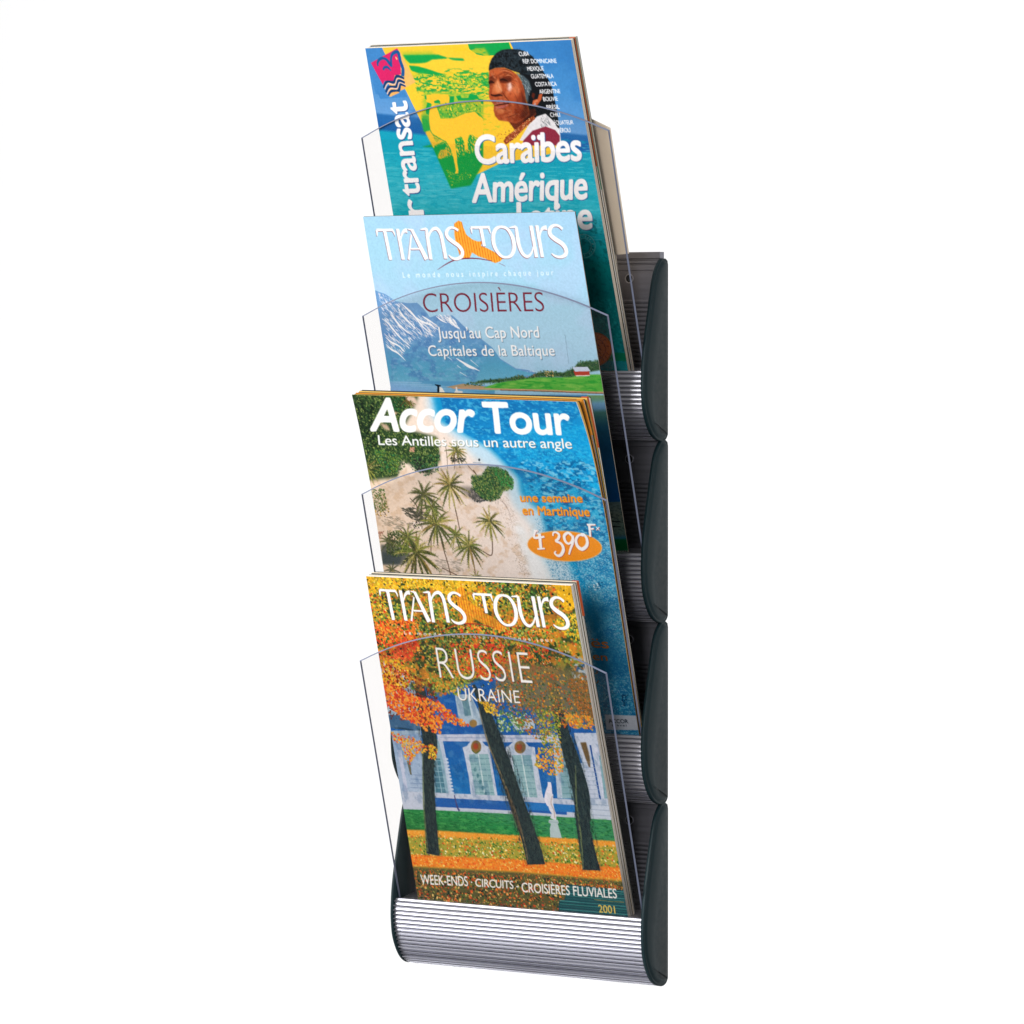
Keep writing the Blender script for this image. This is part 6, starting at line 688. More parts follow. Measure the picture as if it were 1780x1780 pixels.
['sc','c4521e',[[151.33,2.83],[152.34,47.91]],[0.55],0.9,[[93.64,8.17],[98.55,5.56],[101.81,6.7],[102.48,11.57],[104.41,18.08],[109.89,22.49],[114.62,24.08],[117.29,24.13],[119.88,23.74],[117.51,28.01],[122.51,29.82],[129.95,33.6],[134.35,36.89],[137.67,39.2],[134.7,41.75],[129.39,43.4],[124.69,41.72],[120.68,39.66],[112.97,37.23],[107.32,33.79],[103.88,38.72],[97.46,38.41],[94.16,35.76],[92.52,27.61],[91.93,18.95]]],
['sc','c4521e',[[153.94,2.88],[154.95,47.94]],[0.55],0.9,[[93.64,8.17],[98.55,5.56],[101.81,6.7],[102.48,11.57],[104.41,18.08],[109.89,22.49],[114.62,24.08],[117.29,24.13],[119.88,23.74],[117.51,28.01],[122.51,29.82],[129.95,33.6],[134.35,36.89],[137.67,39.2],[134.7,41.75],[129.39,43.4],[124.69,41.72],[120.68,39.66],[112.97,37.23],[107.32,33.79],[103.88,38.72],[97.46,38.41],[94.16,35.76],[92.52,27.61],[91.93,18.95]]],
['sc','c4521e',[[156.54,2.93],[157.55,47.98]],[0.55],0.9,[[93.64,8.17],[98.55,5.56],[101.81,6.7],[102.48,11.57],[104.41,18.08],[109.89,22.49],[114.62,24.08],[117.29,24.13],[119.88,23.74],[117.51,28.01],[122.51,29.82],[129.95,33.6],[134.35,36.89],[137.67,39.2],[134.7,41.75],[129.39,43.4],[124.69,41.72],[120.68,39.66],[112.97,37.23],[107.32,33.79],[103.88,38.72],[97.46,38.41],[94.16,35.76],[92.52,27.61],[91.93,18.95]]],
['sc','c4521e',[[159.13,2.98],[160.15,48.01]],[0.55],0.9,[[93.64,8.17],[98.55,5.56],[101.81,6.7],[102.48,11.57],[104.41,18.08],[109.89,22.49],[114.62,24.08],[117.29,24.13],[119.88,23.74],[117.51,28.01],[122.51,29.82],[129.95,33.6],[134.35,36.89],[137.67,39.2],[134.7,41.75],[129.39,43.4],[124.69,41.72],[120.68,39.66],[112.97,37.23],[107.32,33.79],[103.88,38.72],[97.46,38.41],[94.16,35.76],[92.52,27.61],[91.93,18.95]]],
['s','a83a2a',[[68.93,48.45],[80.81,42.73],[90.91,39.62],[103.05,38.87],[111.82,39.16],[118.71,40.17],[126.01,41.36]],[0.3,0.9,1.1,1.1,0.9,0.6],1,0],
['s','a83a2a',[[133.13,43.45],[138.87,46.22]],[0.4],0.7,0],
],'txt':[
{'g':[[[[11.76,12.72],[19.5,12.86],[28.85,12.91]],[2.15]],[[[12.05,12.89],[11.49,18.18]],[2.26,0.68]],[[[28.2,12.9],[29.67,15.38],[30.08,18.28]],[1.92,1.47,0.57]],[[[20.19,13.3],[21.65,39.47]],[3.28]],[[[33.96,12.13],[34.8,39.49]],[3.28]],[[[35.53,21.76],[37.75,16.89],[40.5,14.21],[43.66,13.83]],[0.79,1.92,2.94,4.19]],[[[47.24,17.6],[40.44,39.57]],[1.47,1.92]],[[[48.76,13.0],[59.08,39.56]],[2.94,4.3]],[[[44.35,12.54],[49.0,13.39]],[0.79,1.81]],[[[44.55,30.08],[55.56,30.14]],[1.47]],[[[63.94,12.19],[63.73,20.06],[63.49,39.9]],[2.26,3.39,3.28]],[[[57.36,13.21],[63.86,12.57]],[0.68,2.49]],[[[64.37,21.7],[66.56,16.85],[70.43,13.23],[74.66,12.76],[77.45,16.5],[78.42,22.47],[79.07,39.3]],[0.79,1.7,2.49,3.17,3.39,3.39,3.51]],[[[96.36,14.67],[92.48,12.44],[87.73,12.46],[84.12,15.8],[84.38,20.14],[88.7,24.16],[94.28,28.15],[97.09,33.06],[95.38,37.48],[89.93,39.57],[85.36,38.58],[82.46,36.09]],[2.38,2.04,2.38,3.17,3.51,3.62,3.62,3.51,3.17,2.49,2.04,1.02]],[[[109.71,12.32],[119.13,12.38],[128.83,12.45]],[2.15]],[[[109.99,12.49],[109.83,17.71]],[2.26,0.68]],[[[127.87,12.54],[128.75,17.94]],[2.15,0.68]],[[[119.7,12.66],[120.41,29.1]],[3.28,3.05]],[[[139.83,12.12],[135.26,13.86],[131.64,18.52],[130.35,25.49],[131.65,31.97],[135.64,37.42],[140.78,39.0],[146.44,37.04],[150.13,31.19],[150.64,23.68],[148.68,17.48],[145.2,13.4],[139.83,12.12]],[2.15,2.94,3.62,3.73,3.39,2.6,2.15,2.94,3.62,3.73,3.28,2.6,2.15]],[[[148.34,13.24],[155.34,12.4]],[0.68,2.26]],[[[155.68,12.25],[155.38,21.62],[155.76,29.67],[158.1,36.14],[162.3,38.62],[166.67,35.73],[169.5,30.42]],[2.49,3.51,3.51,3.17,2.6,1.7,1.13]],[[[170.75,11.83],[171.27,39.28]],[3.39]],[[[176.51,11.72],[177.12,39.37]],[3.28]],[[[177.71,22.0],[179.51,17.22],[182.2,14.34],[186.09,13.93]],[0.79,1.7,2.83,4.19]],[[[201.54,15.38],[197.9,12.49],[193.04,12.24],[188.9,15.36],[188.66,20.05],[192.74,23.96],[198.76,27.95],[201.61,32.52],[200.61,37.31],[195.44,39.47],[190.37,38.65],[186.92,36.3]],[2.49,2.15,2.49,3.39,3.85,4.07,4.07,3.85,3.39,2.49,2.04,1.02]]],'c':'6a3a20','l':1.5,'n':'title_lettering'},
{'g':[[[[12.21,12.22],[19.95,12.36],[29.3,12.41]],[2.15]],[[[12.5,12.39],[11.94,17.68]],[2.26,0.68]],[[[28.65,12.4],[30.12,14.88],[30.53,17.78]],[1.92,1.47,0.57]],[[[20.64,12.8],[22.1,38.97]],[3.28]],[[[34.41,11.63],[35.25,38.99]],[3.28]],[[[35.98,21.26],[38.2,16.39],[40.95,13.71],[44.11,13.33]],[0.79,1.92,2.94,4.19]],[[[47.69,17.1],[40.89,39.07]],[1.47,1.92]],[[[49.21,12.5],[59.53,39.06]],[2.94,4.3]],[[[44.8,12.04],[49.45,12.89]],[0.79,1.81]],[[[45.0,29.58],[56.01,29.64]],[1.47]],[[[64.39,11.69],[64.18,19.56],[63.94,39.4]],[2.26,3.39,3.28]],[[[57.81,12.71],[64.31,12.07]],[0.68,2.49]],[[[64.82,21.2],[67.01,16.35],[70.88,12.73],[75.11,12.26],[77.9,16.0],[78.87,21.97],[79.52,38.8]],[0.79,1.7,2.49,3.17,3.39,3.39,3.51]],[[[96.81,14.17],[92.93,11.94],[88.18,11.96],[84.57,15.3],[84.83,19.64],[89.15,23.66],[94.73,27.65],[97.54,32.56],[95.83,36.98],[90.38,39.07],[85.81,38.08],[82.91,35.59]],[2.38,2.04,2.38,3.17,3.51,3.62,3.62,3.51,3.17,2.49,2.04,1.02]],[[[110.16,11.82],[119.58,11.88],[129.28,11.95]],[2.15]],[[[110.44,11.99],[110.28,17.21]],[2.26,0.68]],[[[128.32,12.04],[129.2,17.44]],[2.15,0.68]],[[[120.15,12.16],[120.86,28.6]],[3.28,3.05]],[[[140.28,11.62],[135.71,13.36],[132.09,18.02],[130.8,24.99],[132.1,31.47],[136.09,36.92],[141.23,38.5],[146.89,36.54],[150.58,30.69],[151.09,23.18],[149.13,16.98],[145.65,12.9],[140.28,11.62]],[2.15,2.94,3.62,3.73,3.39,2.6,2.15,2.94,3.62,3.73,3.28,2.6,2.15]],[[[148.79,12.74],[155.79,11.9]],[0.68,2.26]],[[[156.13,11.75],[155.83,21.12],[156.21,29.17],[158.55,35.64],[162.75,38.12],[167.12,35.23],[169.95,29.92]],[2.49,3.51,3.51,3.17,2.6,1.7,1.13]],[[[171.2,11.33],[171.72,38.78]],[3.39]],[[[176.96,11.22],[177.57,38.87]],[3.28]],[[[178.16,21.5],[179.96,16.72],[182.65,13.84],[186.54,13.43]],[0.79,1.7,2.83,4.19]],[[[201.99,14.88],[198.35,11.99],[193.49,11.74],[189.35,14.86],[189.11,19.55],[193.19,23.46],[199.21,27.45],[202.06,32.02],[201.06,36.81],[195.89,38.97],[190.82,38.15],[187.37,35.8]],[2.49,2.15,2.49,3.39,3.85,4.07,4.07,3.85,3.39,2.49,2.04,1.02]]],'c':'fdfbfa','l':2,'n':'title_lettering'},
{'t':'Le monde nous inspire chaque jour','o':[31.4,51.65],'x':[152.7,-0.21],'y':[-0.24,-3.1],'c':'efe6d8','b':0.006,'k':1.75,'l':1,'n':'lettering'},
{'t':'RUSSIE','o':[61.57,90.42],'x':[94.9,0.18],'y':[0.21,-28.63],'c':'5a3a20','b':-0.018,'k':1.05,'l':0.5,'n':'lettering'},
{'t':'RUSSIE','o':[61.07,90.02],'x':[94.9,0.18],'y':[0.21,-28.63],'c':'fbf7f2','b':-0.018,'k':1.05,'l':1,'n':'lettering'},
{'t':'UKRAINE','o':[77.34,109.65],'x':[63.25,-0.6],'y':[0.41,-11.6],'c':'4a3a2a','b':-0.004,'k':1.02,'l':0.5,'n':'lettering'},
{'t':'UKRAINE','o':[76.94,109.25],'x':[63.25,-0.6],'y':[0.41,-11.6],'c':'fbf7f2','b':-0.004,'k':1.02,'l':1,'n':'lettering'},
{'t':'WEEK-ENDS','o':[6.13,283.51],'x':[48.84,-1.95],'y':[0.59,-8.97],'c':'fbf6f0','b':0.022,'k':0.98,'l':1,'n':'lettering'},
{'t':'· CIRCUITS -','o':[58.0,281.33],'x':[48.51,-0.87],'y':[0.92,-7.3],'c':'fbf6f0','b':0.022,'k':0.98,'l':1,'n':'lettering'},
{'t':'CROISIÈRES FLUVIALES','o':[109.43,282.74],'x':[94.48,-1.53],'y':[0.8,-8.68],'c':'fbf6f0','b':0.022,'k':0.98,'l':1,'n':'lettering'},
{'t':'2001','o':[183.7,295.63],'x':[16.07,-0.23],'y':[0.32,-6.97],'c':'e8c860','b':0.01,'k':1,'l':1,'n':'lettering'},
]},
]}
MM=.001; Z0=1.0                 # millimetres to metres; height of the lowest rim above the added floor
sc=bpy.context.scene
# ------------------------------------------------------------------ camera
f,th,cx,cy,cz,py=D['cam']
cam=bpy.data.cameras.new('camera'); co=bpy.data.objects.new('camera',cam); sc.collection.objects.link(co)
cam.sensor_width=36; cam.lens=36*f/1780; cam.shift_y=-(890-py)/1780; cam.clip_start=.05; cam.clip_end=100
co.location=(cx*MM,cy*MM,cz*MM+Z0); co.rotation_euler=(math.pi/2,0,th)
sc.camera=co
# ------------------------------------------------------------------ world and key, with added fill and backdrop lamps
w=bpy.data.worlds.new('World'); sc.world=w; w.use_nodes=True
bg=w.node_tree.nodes['Background']; bg.inputs[0].default_value=(1,1,1,1); bg.inputs[1].default_value=.58
def area(name,loc,aim,size,sy,power,col=(1,1,1)):
    l=bpy.data.lights.new(name,'AREA'); l.shape='RECTANGLE'; l.size=size; l.size_y=sy; l.energy=power; l.color=col
    o=bpy.data.objects.new(name,l); sc.collection.objects.link(o); o.location=loc
    o.rotation_euler=(Vector(aim)-Vector(loc)).to_track_quat('-Z','Y').to_euler(); return o
area('key_softbox',(-2.2,-2.5,2.2),(0,0,1.3),2.0,1.6,120)
area('added_fill',(.5,-3.3,2.1),(0,0,1.3),1.0,.9,34)  # added fill that brightens the trough fronts and back plates
area('added_backdrop_lamp',(-2.6,.5,2.0),(-.4,2.4,1.5),.6,2.2,6)  # added pair of lamps that lift the backdrop to white
area('added_backdrop_lamp',(2.4,.6,2.0),(-.6,2.4,1.5),.6,2.2,6)
sc.view_settings.view_transform='Standard'; sc.view_settings.look='None'; sc.view_settings.exposure=0; sc.view_settings.gamma=1
sc.render.engine='CYCLES'; sc.cycles.max_bounces=10; sc.cycles.transparent_max_bounces=16; sc.cycles.use_denoising=True
# ------------------------------------------------------------------ helpers
def lin(c):
    c=np.asarray(c,float); return np.where(c<=.04045,c/12.92,((c+.055)/1.055)**2.4)
def hx(h): return np.array([int(h[i:i+2],16)/255 for i in (0,2,4)])
def link(name,me,mat=None,parent=None):
    o=bpy.data.objects.new(name,me); sc.collection.objects.link(o)
    if mat:
        for m in (mat if isinstance(mat,(list,tuple)) else [mat]): me.materials.append(m)
    if parent: o.parent=parent
    return o
def tag(o,label=None,cat=None,group=None,kind=None):
    if label: o['label']=label
    if cat: o['category']=cat
    if group: o['group']=group
    if kind: o['kind']=kind
    return o
def mesh(name,verts,faces,smooth=False):
    me=bpy.data.meshes.new(name); me.from_pydata([tuple(v) for v in verts],[],faces); me.update()
    bm=bmesh.new(); bm.from_mesh(me); bmesh.ops.recalc_face_normals(bm,faces=bm.faces); bm.to_mesh(me); bm.free()
    if smooth: me.shade_smooth()
    return me
def pmat(name,col,rough=.5,metal=0,spec=.5,noise=0,nscale=(60,60,60),bump=0,coat=0,aniso=0):
    m=bpy.data.materials.new(name); m.use_nodes=True; nt=m.node_tree; b=nt.nodes['Principled BSDF']
    c=tuple(lin(hx(col)))+(1,)
    b.inputs['Base Color'].default_value=c; b.inputs['Roughness'].default_value=rough; b.inputs['Metallic'].default_value=metal
    b.inputs['Specular IOR Level'].default_value=spec; b.inputs['Coat Weight'].default_value=coat; b.inputs['Coat Roughness'].default_value=.08
    if aniso: b.inputs['Anisotropic'].default_value=aniso
    if noise or bump:
        tc=nt.nodes.new('ShaderNodeTexCoord'); mp=nt.nodes.new('ShaderNodeMapping'); mp.inputs['Scale'].default_value=nscale
        nz=nt.nodes.new('ShaderNodeTexNoise'); nz.inputs['Scale'].default_value=1; nz.inputs['Detail'].default_value=5
        nt.links.new(tc.outputs['Object'],mp.inputs[0]); nt.links.new(mp.outputs[0],nz.inputs['Vector'])
        if noise:
            mx=nt.nodes.new('ShaderNodeMix'); mx.data_type='RGBA'
            mx.inputs['A'].default_value=tuple(x*(1-noise) for x in c[:3])+(1,); mx.inputs['B'].default_value=tuple(min(1,x*(1+noise)) for x in c[:3])+(1,)
            nt.links.new(nz.outputs[0],mx.inputs['Factor']); nt.links.new(mx.outputs['Result'],b.inputs['Base Color'])
            mr=nt.nodes.new('ShaderNodeMapRange'); mr.inputs['To Min'].default_value=rough*.8; mr.inputs['To Max'].default_value=min(1,rough*1.25)
            nt.links.new(nz.outputs[0],mr.inputs[0]); nt.links.new(mr.outputs[0],b.inputs['Roughness'])
        if bump:
            bp=nt.nodes.new('ShaderNodeBump'); bp.inputs['Strength'].default_value=bump; bp.inputs['Distance'].default_value=.0002
            nt.links.new(nz.outputs[0],bp.inputs['Height']); nt.links.new(bp.outputs[0],b.inputs['Normal'])
    return m
ALU=pmat('brushed_aluminium','c8c8d0',.4,1,noise=.05,nscale=(6,900,900),aniso=.2)
CAP=pmat('dark_green_plastic','11262b',.45,spec=.2,noise=.12,nscale=(220,220,220),bump=.15)
GROOVE=pmat('painted_groove_shade','3c3c44',.6,.2,noise=.1,nscale=(20,300,300))  # shade of the rib grooves put into the colour of the metal
ALU_SHADE=pmat('shaded_aluminium','83838c',.42,1,noise=.06,nscale=(6,900,900))  # darker copy of the aluminium: pocket shade painted on the back plate
HOLE=pmat('black_steel','101214',.5,.3,noise=.2,nscale=(300,300,300))
EDGE=pmat('acrylic_edge','6f768c',.35,spec=.5,noise=.12,nscale=(400,400,60)); 
BACK=pmat('backdrop_paper','f7f7f7',.9,spec=.1,noise=.01,nscale=(3,3,3))
TAN=pmat('tan_wall_shadow','e6d6c0',.7,spec=.2,noise=.04,nscale=(10,10,120),bump=.2)  # tone of the shadowed wall, as a flat colour
# clear acrylic sheet: fresnel reflection over a slightly tinted see-through body
ACR=bpy.data.materials.new('clear_acrylic'); ACR.use_nodes=True; nt=ACR.node_tree
for n in list(nt.nodes): nt.nodes.remove(n)
out=nt.nodes.new('ShaderNodeOutputMaterial'); tr=nt.nodes.new('ShaderNodeBsdfTransparent'); tr.inputs[0].default_value=(.958,.949,.943,1)
gl=nt.nodes.new('ShaderNodeBsdfGlossy'); gl.inputs['Roughness'].default_value=.03; lw=nt.nodes.new('ShaderNodeLayerWeight'); lw.inputs[0].default_value=.5; pw=nt.nodes.new('ShaderNodeMath'); pw.operation='POWER'; pw.inputs[1].default_value=5; fr=nt.nodes.new('ShaderNodeMath'); fr.operation='MULTIPLY_ADD'; fr.inputs[1].default_value=.6; fr.inputs[2].default_value=.007; nt.links.new(lw.outputs['Facing'],pw.inputs[0]); nt.links.new(pw.outputs[0],fr.inputs[0])
nz=nt.nodes.new('ShaderNodeTexNoise'); nz.inputs['Scale'].default_value=9; bp=nt.nodes.new('ShaderNodeBump'); bp.inputs['Strength'].default_value=.03; bp.inputs['Distance'].default_value=.002
nt.links.new(nz.outputs[0],bp.inputs['Height']); nt.links.new(bp.outputs[0],gl.inputs['Normal'])
mx=nt.nodes.new('ShaderNodeMixShader'); nt.links.new(fr.outputs[0],mx.inputs[0]); nt.links.new(tr.outputs[0],mx.inputs[1]); nt.links.new(gl.outputs[0],mx.inputs[2]); nt.links.new(mx.outputs[0],out.inputs[0])
# ------------------------------------------------------------------ setting: studio backdrop sweep
prof=[(1.2,0)]+[(1.2+1.2*math.sin(a*math.pi/32),1.2-1.2*math.cos(a*math.pi/32)) for a in range(1,17)]+[(2.4,5)]
v=[];fc=[]
for i,(y,z) in enumerate(prof): v+=[(-5,y,z),(5,y,z)]
for i in range(len(prof)-1): fc.append((2*i,2*i+1,2*i+3,2*i+2))
me=mesh('backdrop',v,fc,True); bd=tag(link('backdrop',me,BACK),'seamless white paper backdrop sweep',kind='structure')
fl=mesh('added_floor',[(-5,-6,-.002),(5,-6,-.002),(5,1.25,-.002),(-5,1.25,-.002)],[(0,1,2,3)]); tag(link('added_floor',fl,pmat('added_grey_floor','a0a0a2',.7,noise=.05,nscale=(4,4,4))),'unseen grey floor added below the rack',kind='structure')  # added out of view so the lowest ribs turn greyer
# ------------------------------------------------------------------ rack
W=D['W']; P=D['P']
def V(x,y,z): return (x*MM,y*MM,z*MM+Z0)
def catmull(p,n=6):
    o=[]
    for i in range(len(p)-1):
        a,b,c,d=[np.array(p[max(0,min(len(p)-1,j))],float) for j in (i-1,i,i+1,i+2)]
        for t in range(n):
            t/=n; o.append(.5*((2*b)+(-a+c)*t+(2*a-5*b+4*c-d)*t*t+(-a+3*b-3*c+d)*t**3))
    o.append(np.array(p[-1],float)); return o
deep=set()
def ribs(path,pitch,depth,slot,side=1,n=5):
    """walk along a curve and turn it into a row of rounded ribs with a narrow slot between them"""
    path=np.array(path); seg=np.linalg.norm(np.diff(path,axis=0),axis=1); s=np.r_[0,np.cumsum(seg)]; L=s[-1]
    k=max(1,round(L/pitch)); pt=L/k
    def at(t):
        p=np.array([np.interp(t,s,path[:,i]) for i in (0,1)]); e=.3
        q=np.array([np.interp(min(L,t+e),s,path[:,i])-np.interp(max(0,t-e),s,path[:,i]) for i in (0,1)]); q/=np.linalg.norm(q)
        return p,np.array([-q[1],q[0]])*side
    o=[]
    for i in range(k):
        t0=i*pt
        for a in range(n+1):
            t=t0+(pt-slot)*a/n; p,nr=at(t); o.append(p+nr*.3*math.sin(math.pi*a/n)**.8)
        if i<k-1:
            for tt in (t0+pt-slot*.9,t0+pt-slot*.1):
                p,nr=at(tt); o.append(p-nr*depth); deep.add(tuple(np.round(o[-1],4)))
    return o
front=catmull([(.2,.4),(-1.9,-6),(-2.1,-14),(-1.2,-24),(1.2,-33),(5.2,-42),(10.5,-50),(17.5,-55.5),(25,-57.6)],8)
outer=ribs(front,3.7,2.2,1.1,1)
# the profile normal must point to the viewer side
if outer[3][0]>front[1][0]+.3: outer=ribs(front,3.7,2.2,1.1,-1)
inner=ribs([(30.2,4.5),(29.6,62)],3.95,1.0,.8,1,4)
def section(top):
    z1=102 if top else 96.6
    s=[(2.0,-1.0),(2.0,.5)]+[tuple(p) for p in outer]+[(34.5,-57.6),(34.5,z1)]
    if top: s+=[(27.5,z1),(27.5,96.6),(31,96.2),(31,95),(28.6,94.6),(28.6,92.6),(30.4,92.2),(30.4,91.4),(28.8,91),(28.8,86.6),(30,86.2)]
    else: s+=[(28.8,z1),(28.8,90.4),(30,90)]
    s+=[(29.6,66),(29.6,63)]
    s+=[tuple(p) for p in inner[::-1]]+[(30.2,3.0)]
    return s
def extrude(name,s,x0,x1):
    n=len(s); v=[(x0*MM,y*MM,z*MM) for y,z in s]+[(x1*MM,y*MM,z*MM) for y,z in s]
    me=bpy.data.meshes.new(name); me.from_pydata(v,[],[(i,(i+1)%n,n+(i+1)%n,n+i) for i in range(n)]+[tuple(range(n)),tuple(range(2*n-1,n-1,-1))])
    bm=bmesh.new(); bm.from_mesh(me)
    bmesh.ops.triangulate(bm,faces=[f for f in bm.faces if len(f.verts)>4])
    bmesh.ops.recalc_face_normals(bm,faces=bm.faces)
    for f_ in bm.faces:
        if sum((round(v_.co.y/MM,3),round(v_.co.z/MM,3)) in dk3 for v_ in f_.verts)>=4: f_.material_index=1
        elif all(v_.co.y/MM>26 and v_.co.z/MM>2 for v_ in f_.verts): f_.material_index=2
    bm.to_mesh(me); bm.free(); return me
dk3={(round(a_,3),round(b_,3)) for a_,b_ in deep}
cap_pts=catmull([(24.6,95),(18.5,88.5),(13.6,79),(8.8,61.3),(4.2,42.1),(.2,25.7),(-3.0,8),(-4.0,-4),(-4.2,-16.2),(-2.3,-31.3),(2.6,-43),(9.1,-52),(16,-57),(23,-59.3),(29,-59.6),(33.5,-57.6),(36.2,-54)],5)
cap_pts+=[np.array(p) for p in [(36.4,91),(35.4,94.6),(32.5,96.3),(27.5,96.4)]]
cp=np.array(cap_pts)
def capmesh(sgn):
    c=cp.mean(0); nrm=[]
    N=len(cp)
    for i in range(N):
        t=cp[(i+1)%N]-cp[i-1]; t/=np.linalg.norm(t); nn=np.array([t[1],-t[0]])
        if nn@(c-cp[i])<0: nn=-nn
        nrm.append(nn)
    nrm=np.array(nrm)
    loops=[(0.05,0.0),(2.6,0.0),(3.1,.35),(3.3,.9),(3.0,1.6),(3.0,2.2),(3.9,3.2),(4.3,4.6)]
    v=[];fc=[]
    for x,ins in loops:
        for p in cp+nrm*ins: v.append((sgn*(W+x)*MM,p[0]*MM,p[1]*MM))
    for l in range(len(loops)-1):
        for i in range(N): a=l*N; fc.append((a+i,a+(i+1)%N,a+N+(i+1)%N,a+N+i))
    fc.append(tuple(range(N))); fc.append(tuple((len(loops)-1)*N+i for i in range(N)))
    me=bpy.data.meshes.new('end_cap'); me.from_pydata(v,[],fc)
    bm=bmesh.new(); bm.from_mesh(me); bmesh.ops.triangulate(bm,faces=[f for f in bm.faces if len(f.verts)>4]); bmesh.ops.recalc_face_normals(bm,faces=bm.faces); bm.to_mesh(me); bm.free()
    me.shade_smooth()
    return me
def panemesh(hc,x0,x1):
    # outline in the sheet: x across, h up the slope; arched top with clipped corners
    sl=.285; L=math.hypot(1,sl); xm=(x0+x1)/2; hw=(x1-x0)/2
    o=[(x0,-6),(x1,-6),(x1,hc)]
    for i in range(1,40):
        t=1-i/20; o.append((xm+hw*t*.995,hc+28.5*(1-t*t)))
    o.append((x0,hc))
    t=2.2; nrm=np.array([1,sl])/L   # backwards
    v=[]
    for dx in (0,1):
        for x,z in o:
            v.append((x*MM,(2.3-sl*z+nrm[0]*t*dx)*MM,(z+nrm[1]*t*dx)*MM))
    n=len(o); fc=[tuple(range(n)),tuple(range(2*n-1,n-1,-1))]+[(i,(i+1)%n,n+(i+1)%n,n+i) for i in range(n)]
    me=bpy.data.meshes.new('clear_panel'); me.from_pydata(v,[],fc); me.materials.append(ACR); me.materials.append(EDGE)
    bm=bmesh.new(); bm.from_mesh(me)
    side=[f for f in bm.faces if len(f.verts)==4]
    for f_ in side: f_.material_index=1
    bm.normal_update(); bmesh.ops.recalc_face_normals(bm,faces=bm.faces)
    # small polished chamfer round the sheet
    ed=[e for e in bm.edges if any(len(f_.verts)>4 for f_ in e.link_faces) and any(len(f_.verts)==4 for f_ in e.link_faces)]
    r=bmesh.ops.bevel(bm,geom=ed,offset=.0009,segments=1,affect='EDGES',material=1)
    bm.to_mesh(me); bm.free(); return me
def disc(name,r,y0,y1,rin=None,seg=24):
    v=[];fc=[]
    for y,rr in ((y0,r),(y1,r)) if rin is None else ((y0,r),(y1,r),(y1,rin),(y0,rin)):
        for i in range(seg): a=i/seg*2*math.pi; v.append((rr*math.cos(a)*MM,y*MM,rr*math.sin(a)*MM))
    k=2 if rin is None else 4
    for l in range(k-1 if rin is None else 4):
        for i in range(seg): a=(l%k)*seg; b=((l+1)%k)*seg; fc.append((a+i,a+(i+1)%seg,b+(i+1)%seg,b+i))
    if rin is None: fc+= [tuple(range(seg)),tuple(range(2*seg-1,seg-1,-1))]
    return mesh(name,v,fc)
rack=bpy.data.objects.new('brochure_rack',None); sc.collection.objects.link(rack); rack.location=(0,0,Z0)
tag(rack,'silver wall rack with four ribbed pockets, clear fronts and dark green end caps','brochure rack')
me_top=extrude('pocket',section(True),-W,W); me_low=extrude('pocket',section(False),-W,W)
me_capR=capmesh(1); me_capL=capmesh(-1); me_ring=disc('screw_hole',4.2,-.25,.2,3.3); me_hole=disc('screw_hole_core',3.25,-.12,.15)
me_top.materials.append(ALU); me_top.materials.append(GROOVE); me_top.materials.append(ALU_SHADE); me_low.materials.append(ALU); me_low.materials.append(GROOVE); me_low.materials.append(ALU_SHADE); me_capR.materials.append(CAP); me_capL.materials.append(CAP); me_ring.materials.append(ALU); me_hole.materials.append(HOLE)
PX={0:(-127.4,125.5),1:(-126.4,124.5),2:(-127.2,123.2),3:(-126.8,124.8)}
for k in range(4):
    z=(3-k)*P*MM
    pk=link('pocket',me_top if k==0 else me_low,None,rack); pk.location=(0,0,z)
    for m_,nm in ((me_capR,'end_cap'),(me_capL,'end_cap')): link(nm,m_,None,pk)
    pn=link('clear_panel',panemesh(212.5 if k==3 else 202.2,PX[k][0]+1,PX[k][1]+1),None,pk)
    for x in (-95,95):
        for m_,nm in ((me_ring,'screw_hole'),(me_hole,'screw')):
            h=link(nm,m_,None,pk); h.location=(x*MM,29.8*MM,79.5*MM)
# ------------------------------------------------------------------ printed art: a small software painter
RES=.5/3      # mm per fine pixel, averaged 3 x 3 on to the cover's 0.6 mm vertices
def mask(pts,h,w,blur=0,edges=None):
    p=np.array(pts)/RES; m=int(blur/RES*2)+2
    x0=max(0,int(p[:,0].min())-m); x1=min(w,int(p[:,0].max())+m+2); y0=max(0,int(p[:,1].min())-m); y1=min(h,int(p[:,1].max())+m+2)
    if x1<=x0 or y1<=y0: return None
    M=np.zeros((y1-y0,x1-x0),np.int32); n=len(p)
    ys=np.arange(y0,y1)+.5
    q=np.roll(p,-1,0)
    P0_,Q0_=(p,q) if edges is None else (p[edges[:,0]],p[edges[:,1]])
    D_=np.zeros((y1-y0,x1-x0+1),np.int32)
    for (ax,ay),(bx,by) in zip(P0_,Q0_):
        if ay==by: continue
        s=1
        if ay>by: ax,ay,bx,by,s=bx,by,ax,ay,-1
        i0=max(y0,int(math.ceil(ay-.5))); i1=min(y1,int(math.ceil(by-.5)))
        if i1<=i0: continue
        r=np.arange(i0,i1); xs=ax+(r+.5-ay)*(bx-ax)/(by-ay)
        c=np.clip(np.ceil(xs-.5).astype(int)-x0,0,x1-x0)
        np.add.at(D_,(r-y0,c),s)
    M=(np.cumsum(D_,1)[:,:-1]!=0).astype(np.float32)
    if blur>0: M=boxblur(M,max(1,int(blur/RES)),2)
    return M,x0,y0,x1,y1
def boxblur(M,k,times):
        for _ in range(times):
            for ax in (0,1):
                pad=[(0,0),(0,0)]; pad[ax]=(k,k); Q=np.pad(M,pad,mode='edge'); cs=np.cumsum(Q,ax)
                cs=np.concatenate([np.zeros_like(np.take(cs,[0],ax)),cs],ax); n_=M.shape[ax]
                M=(np.take(cs,range(2*k+1,2*k+1+n_),ax)-np.take(cs,range(0,n_),ax))/(2*k+1)
        return M
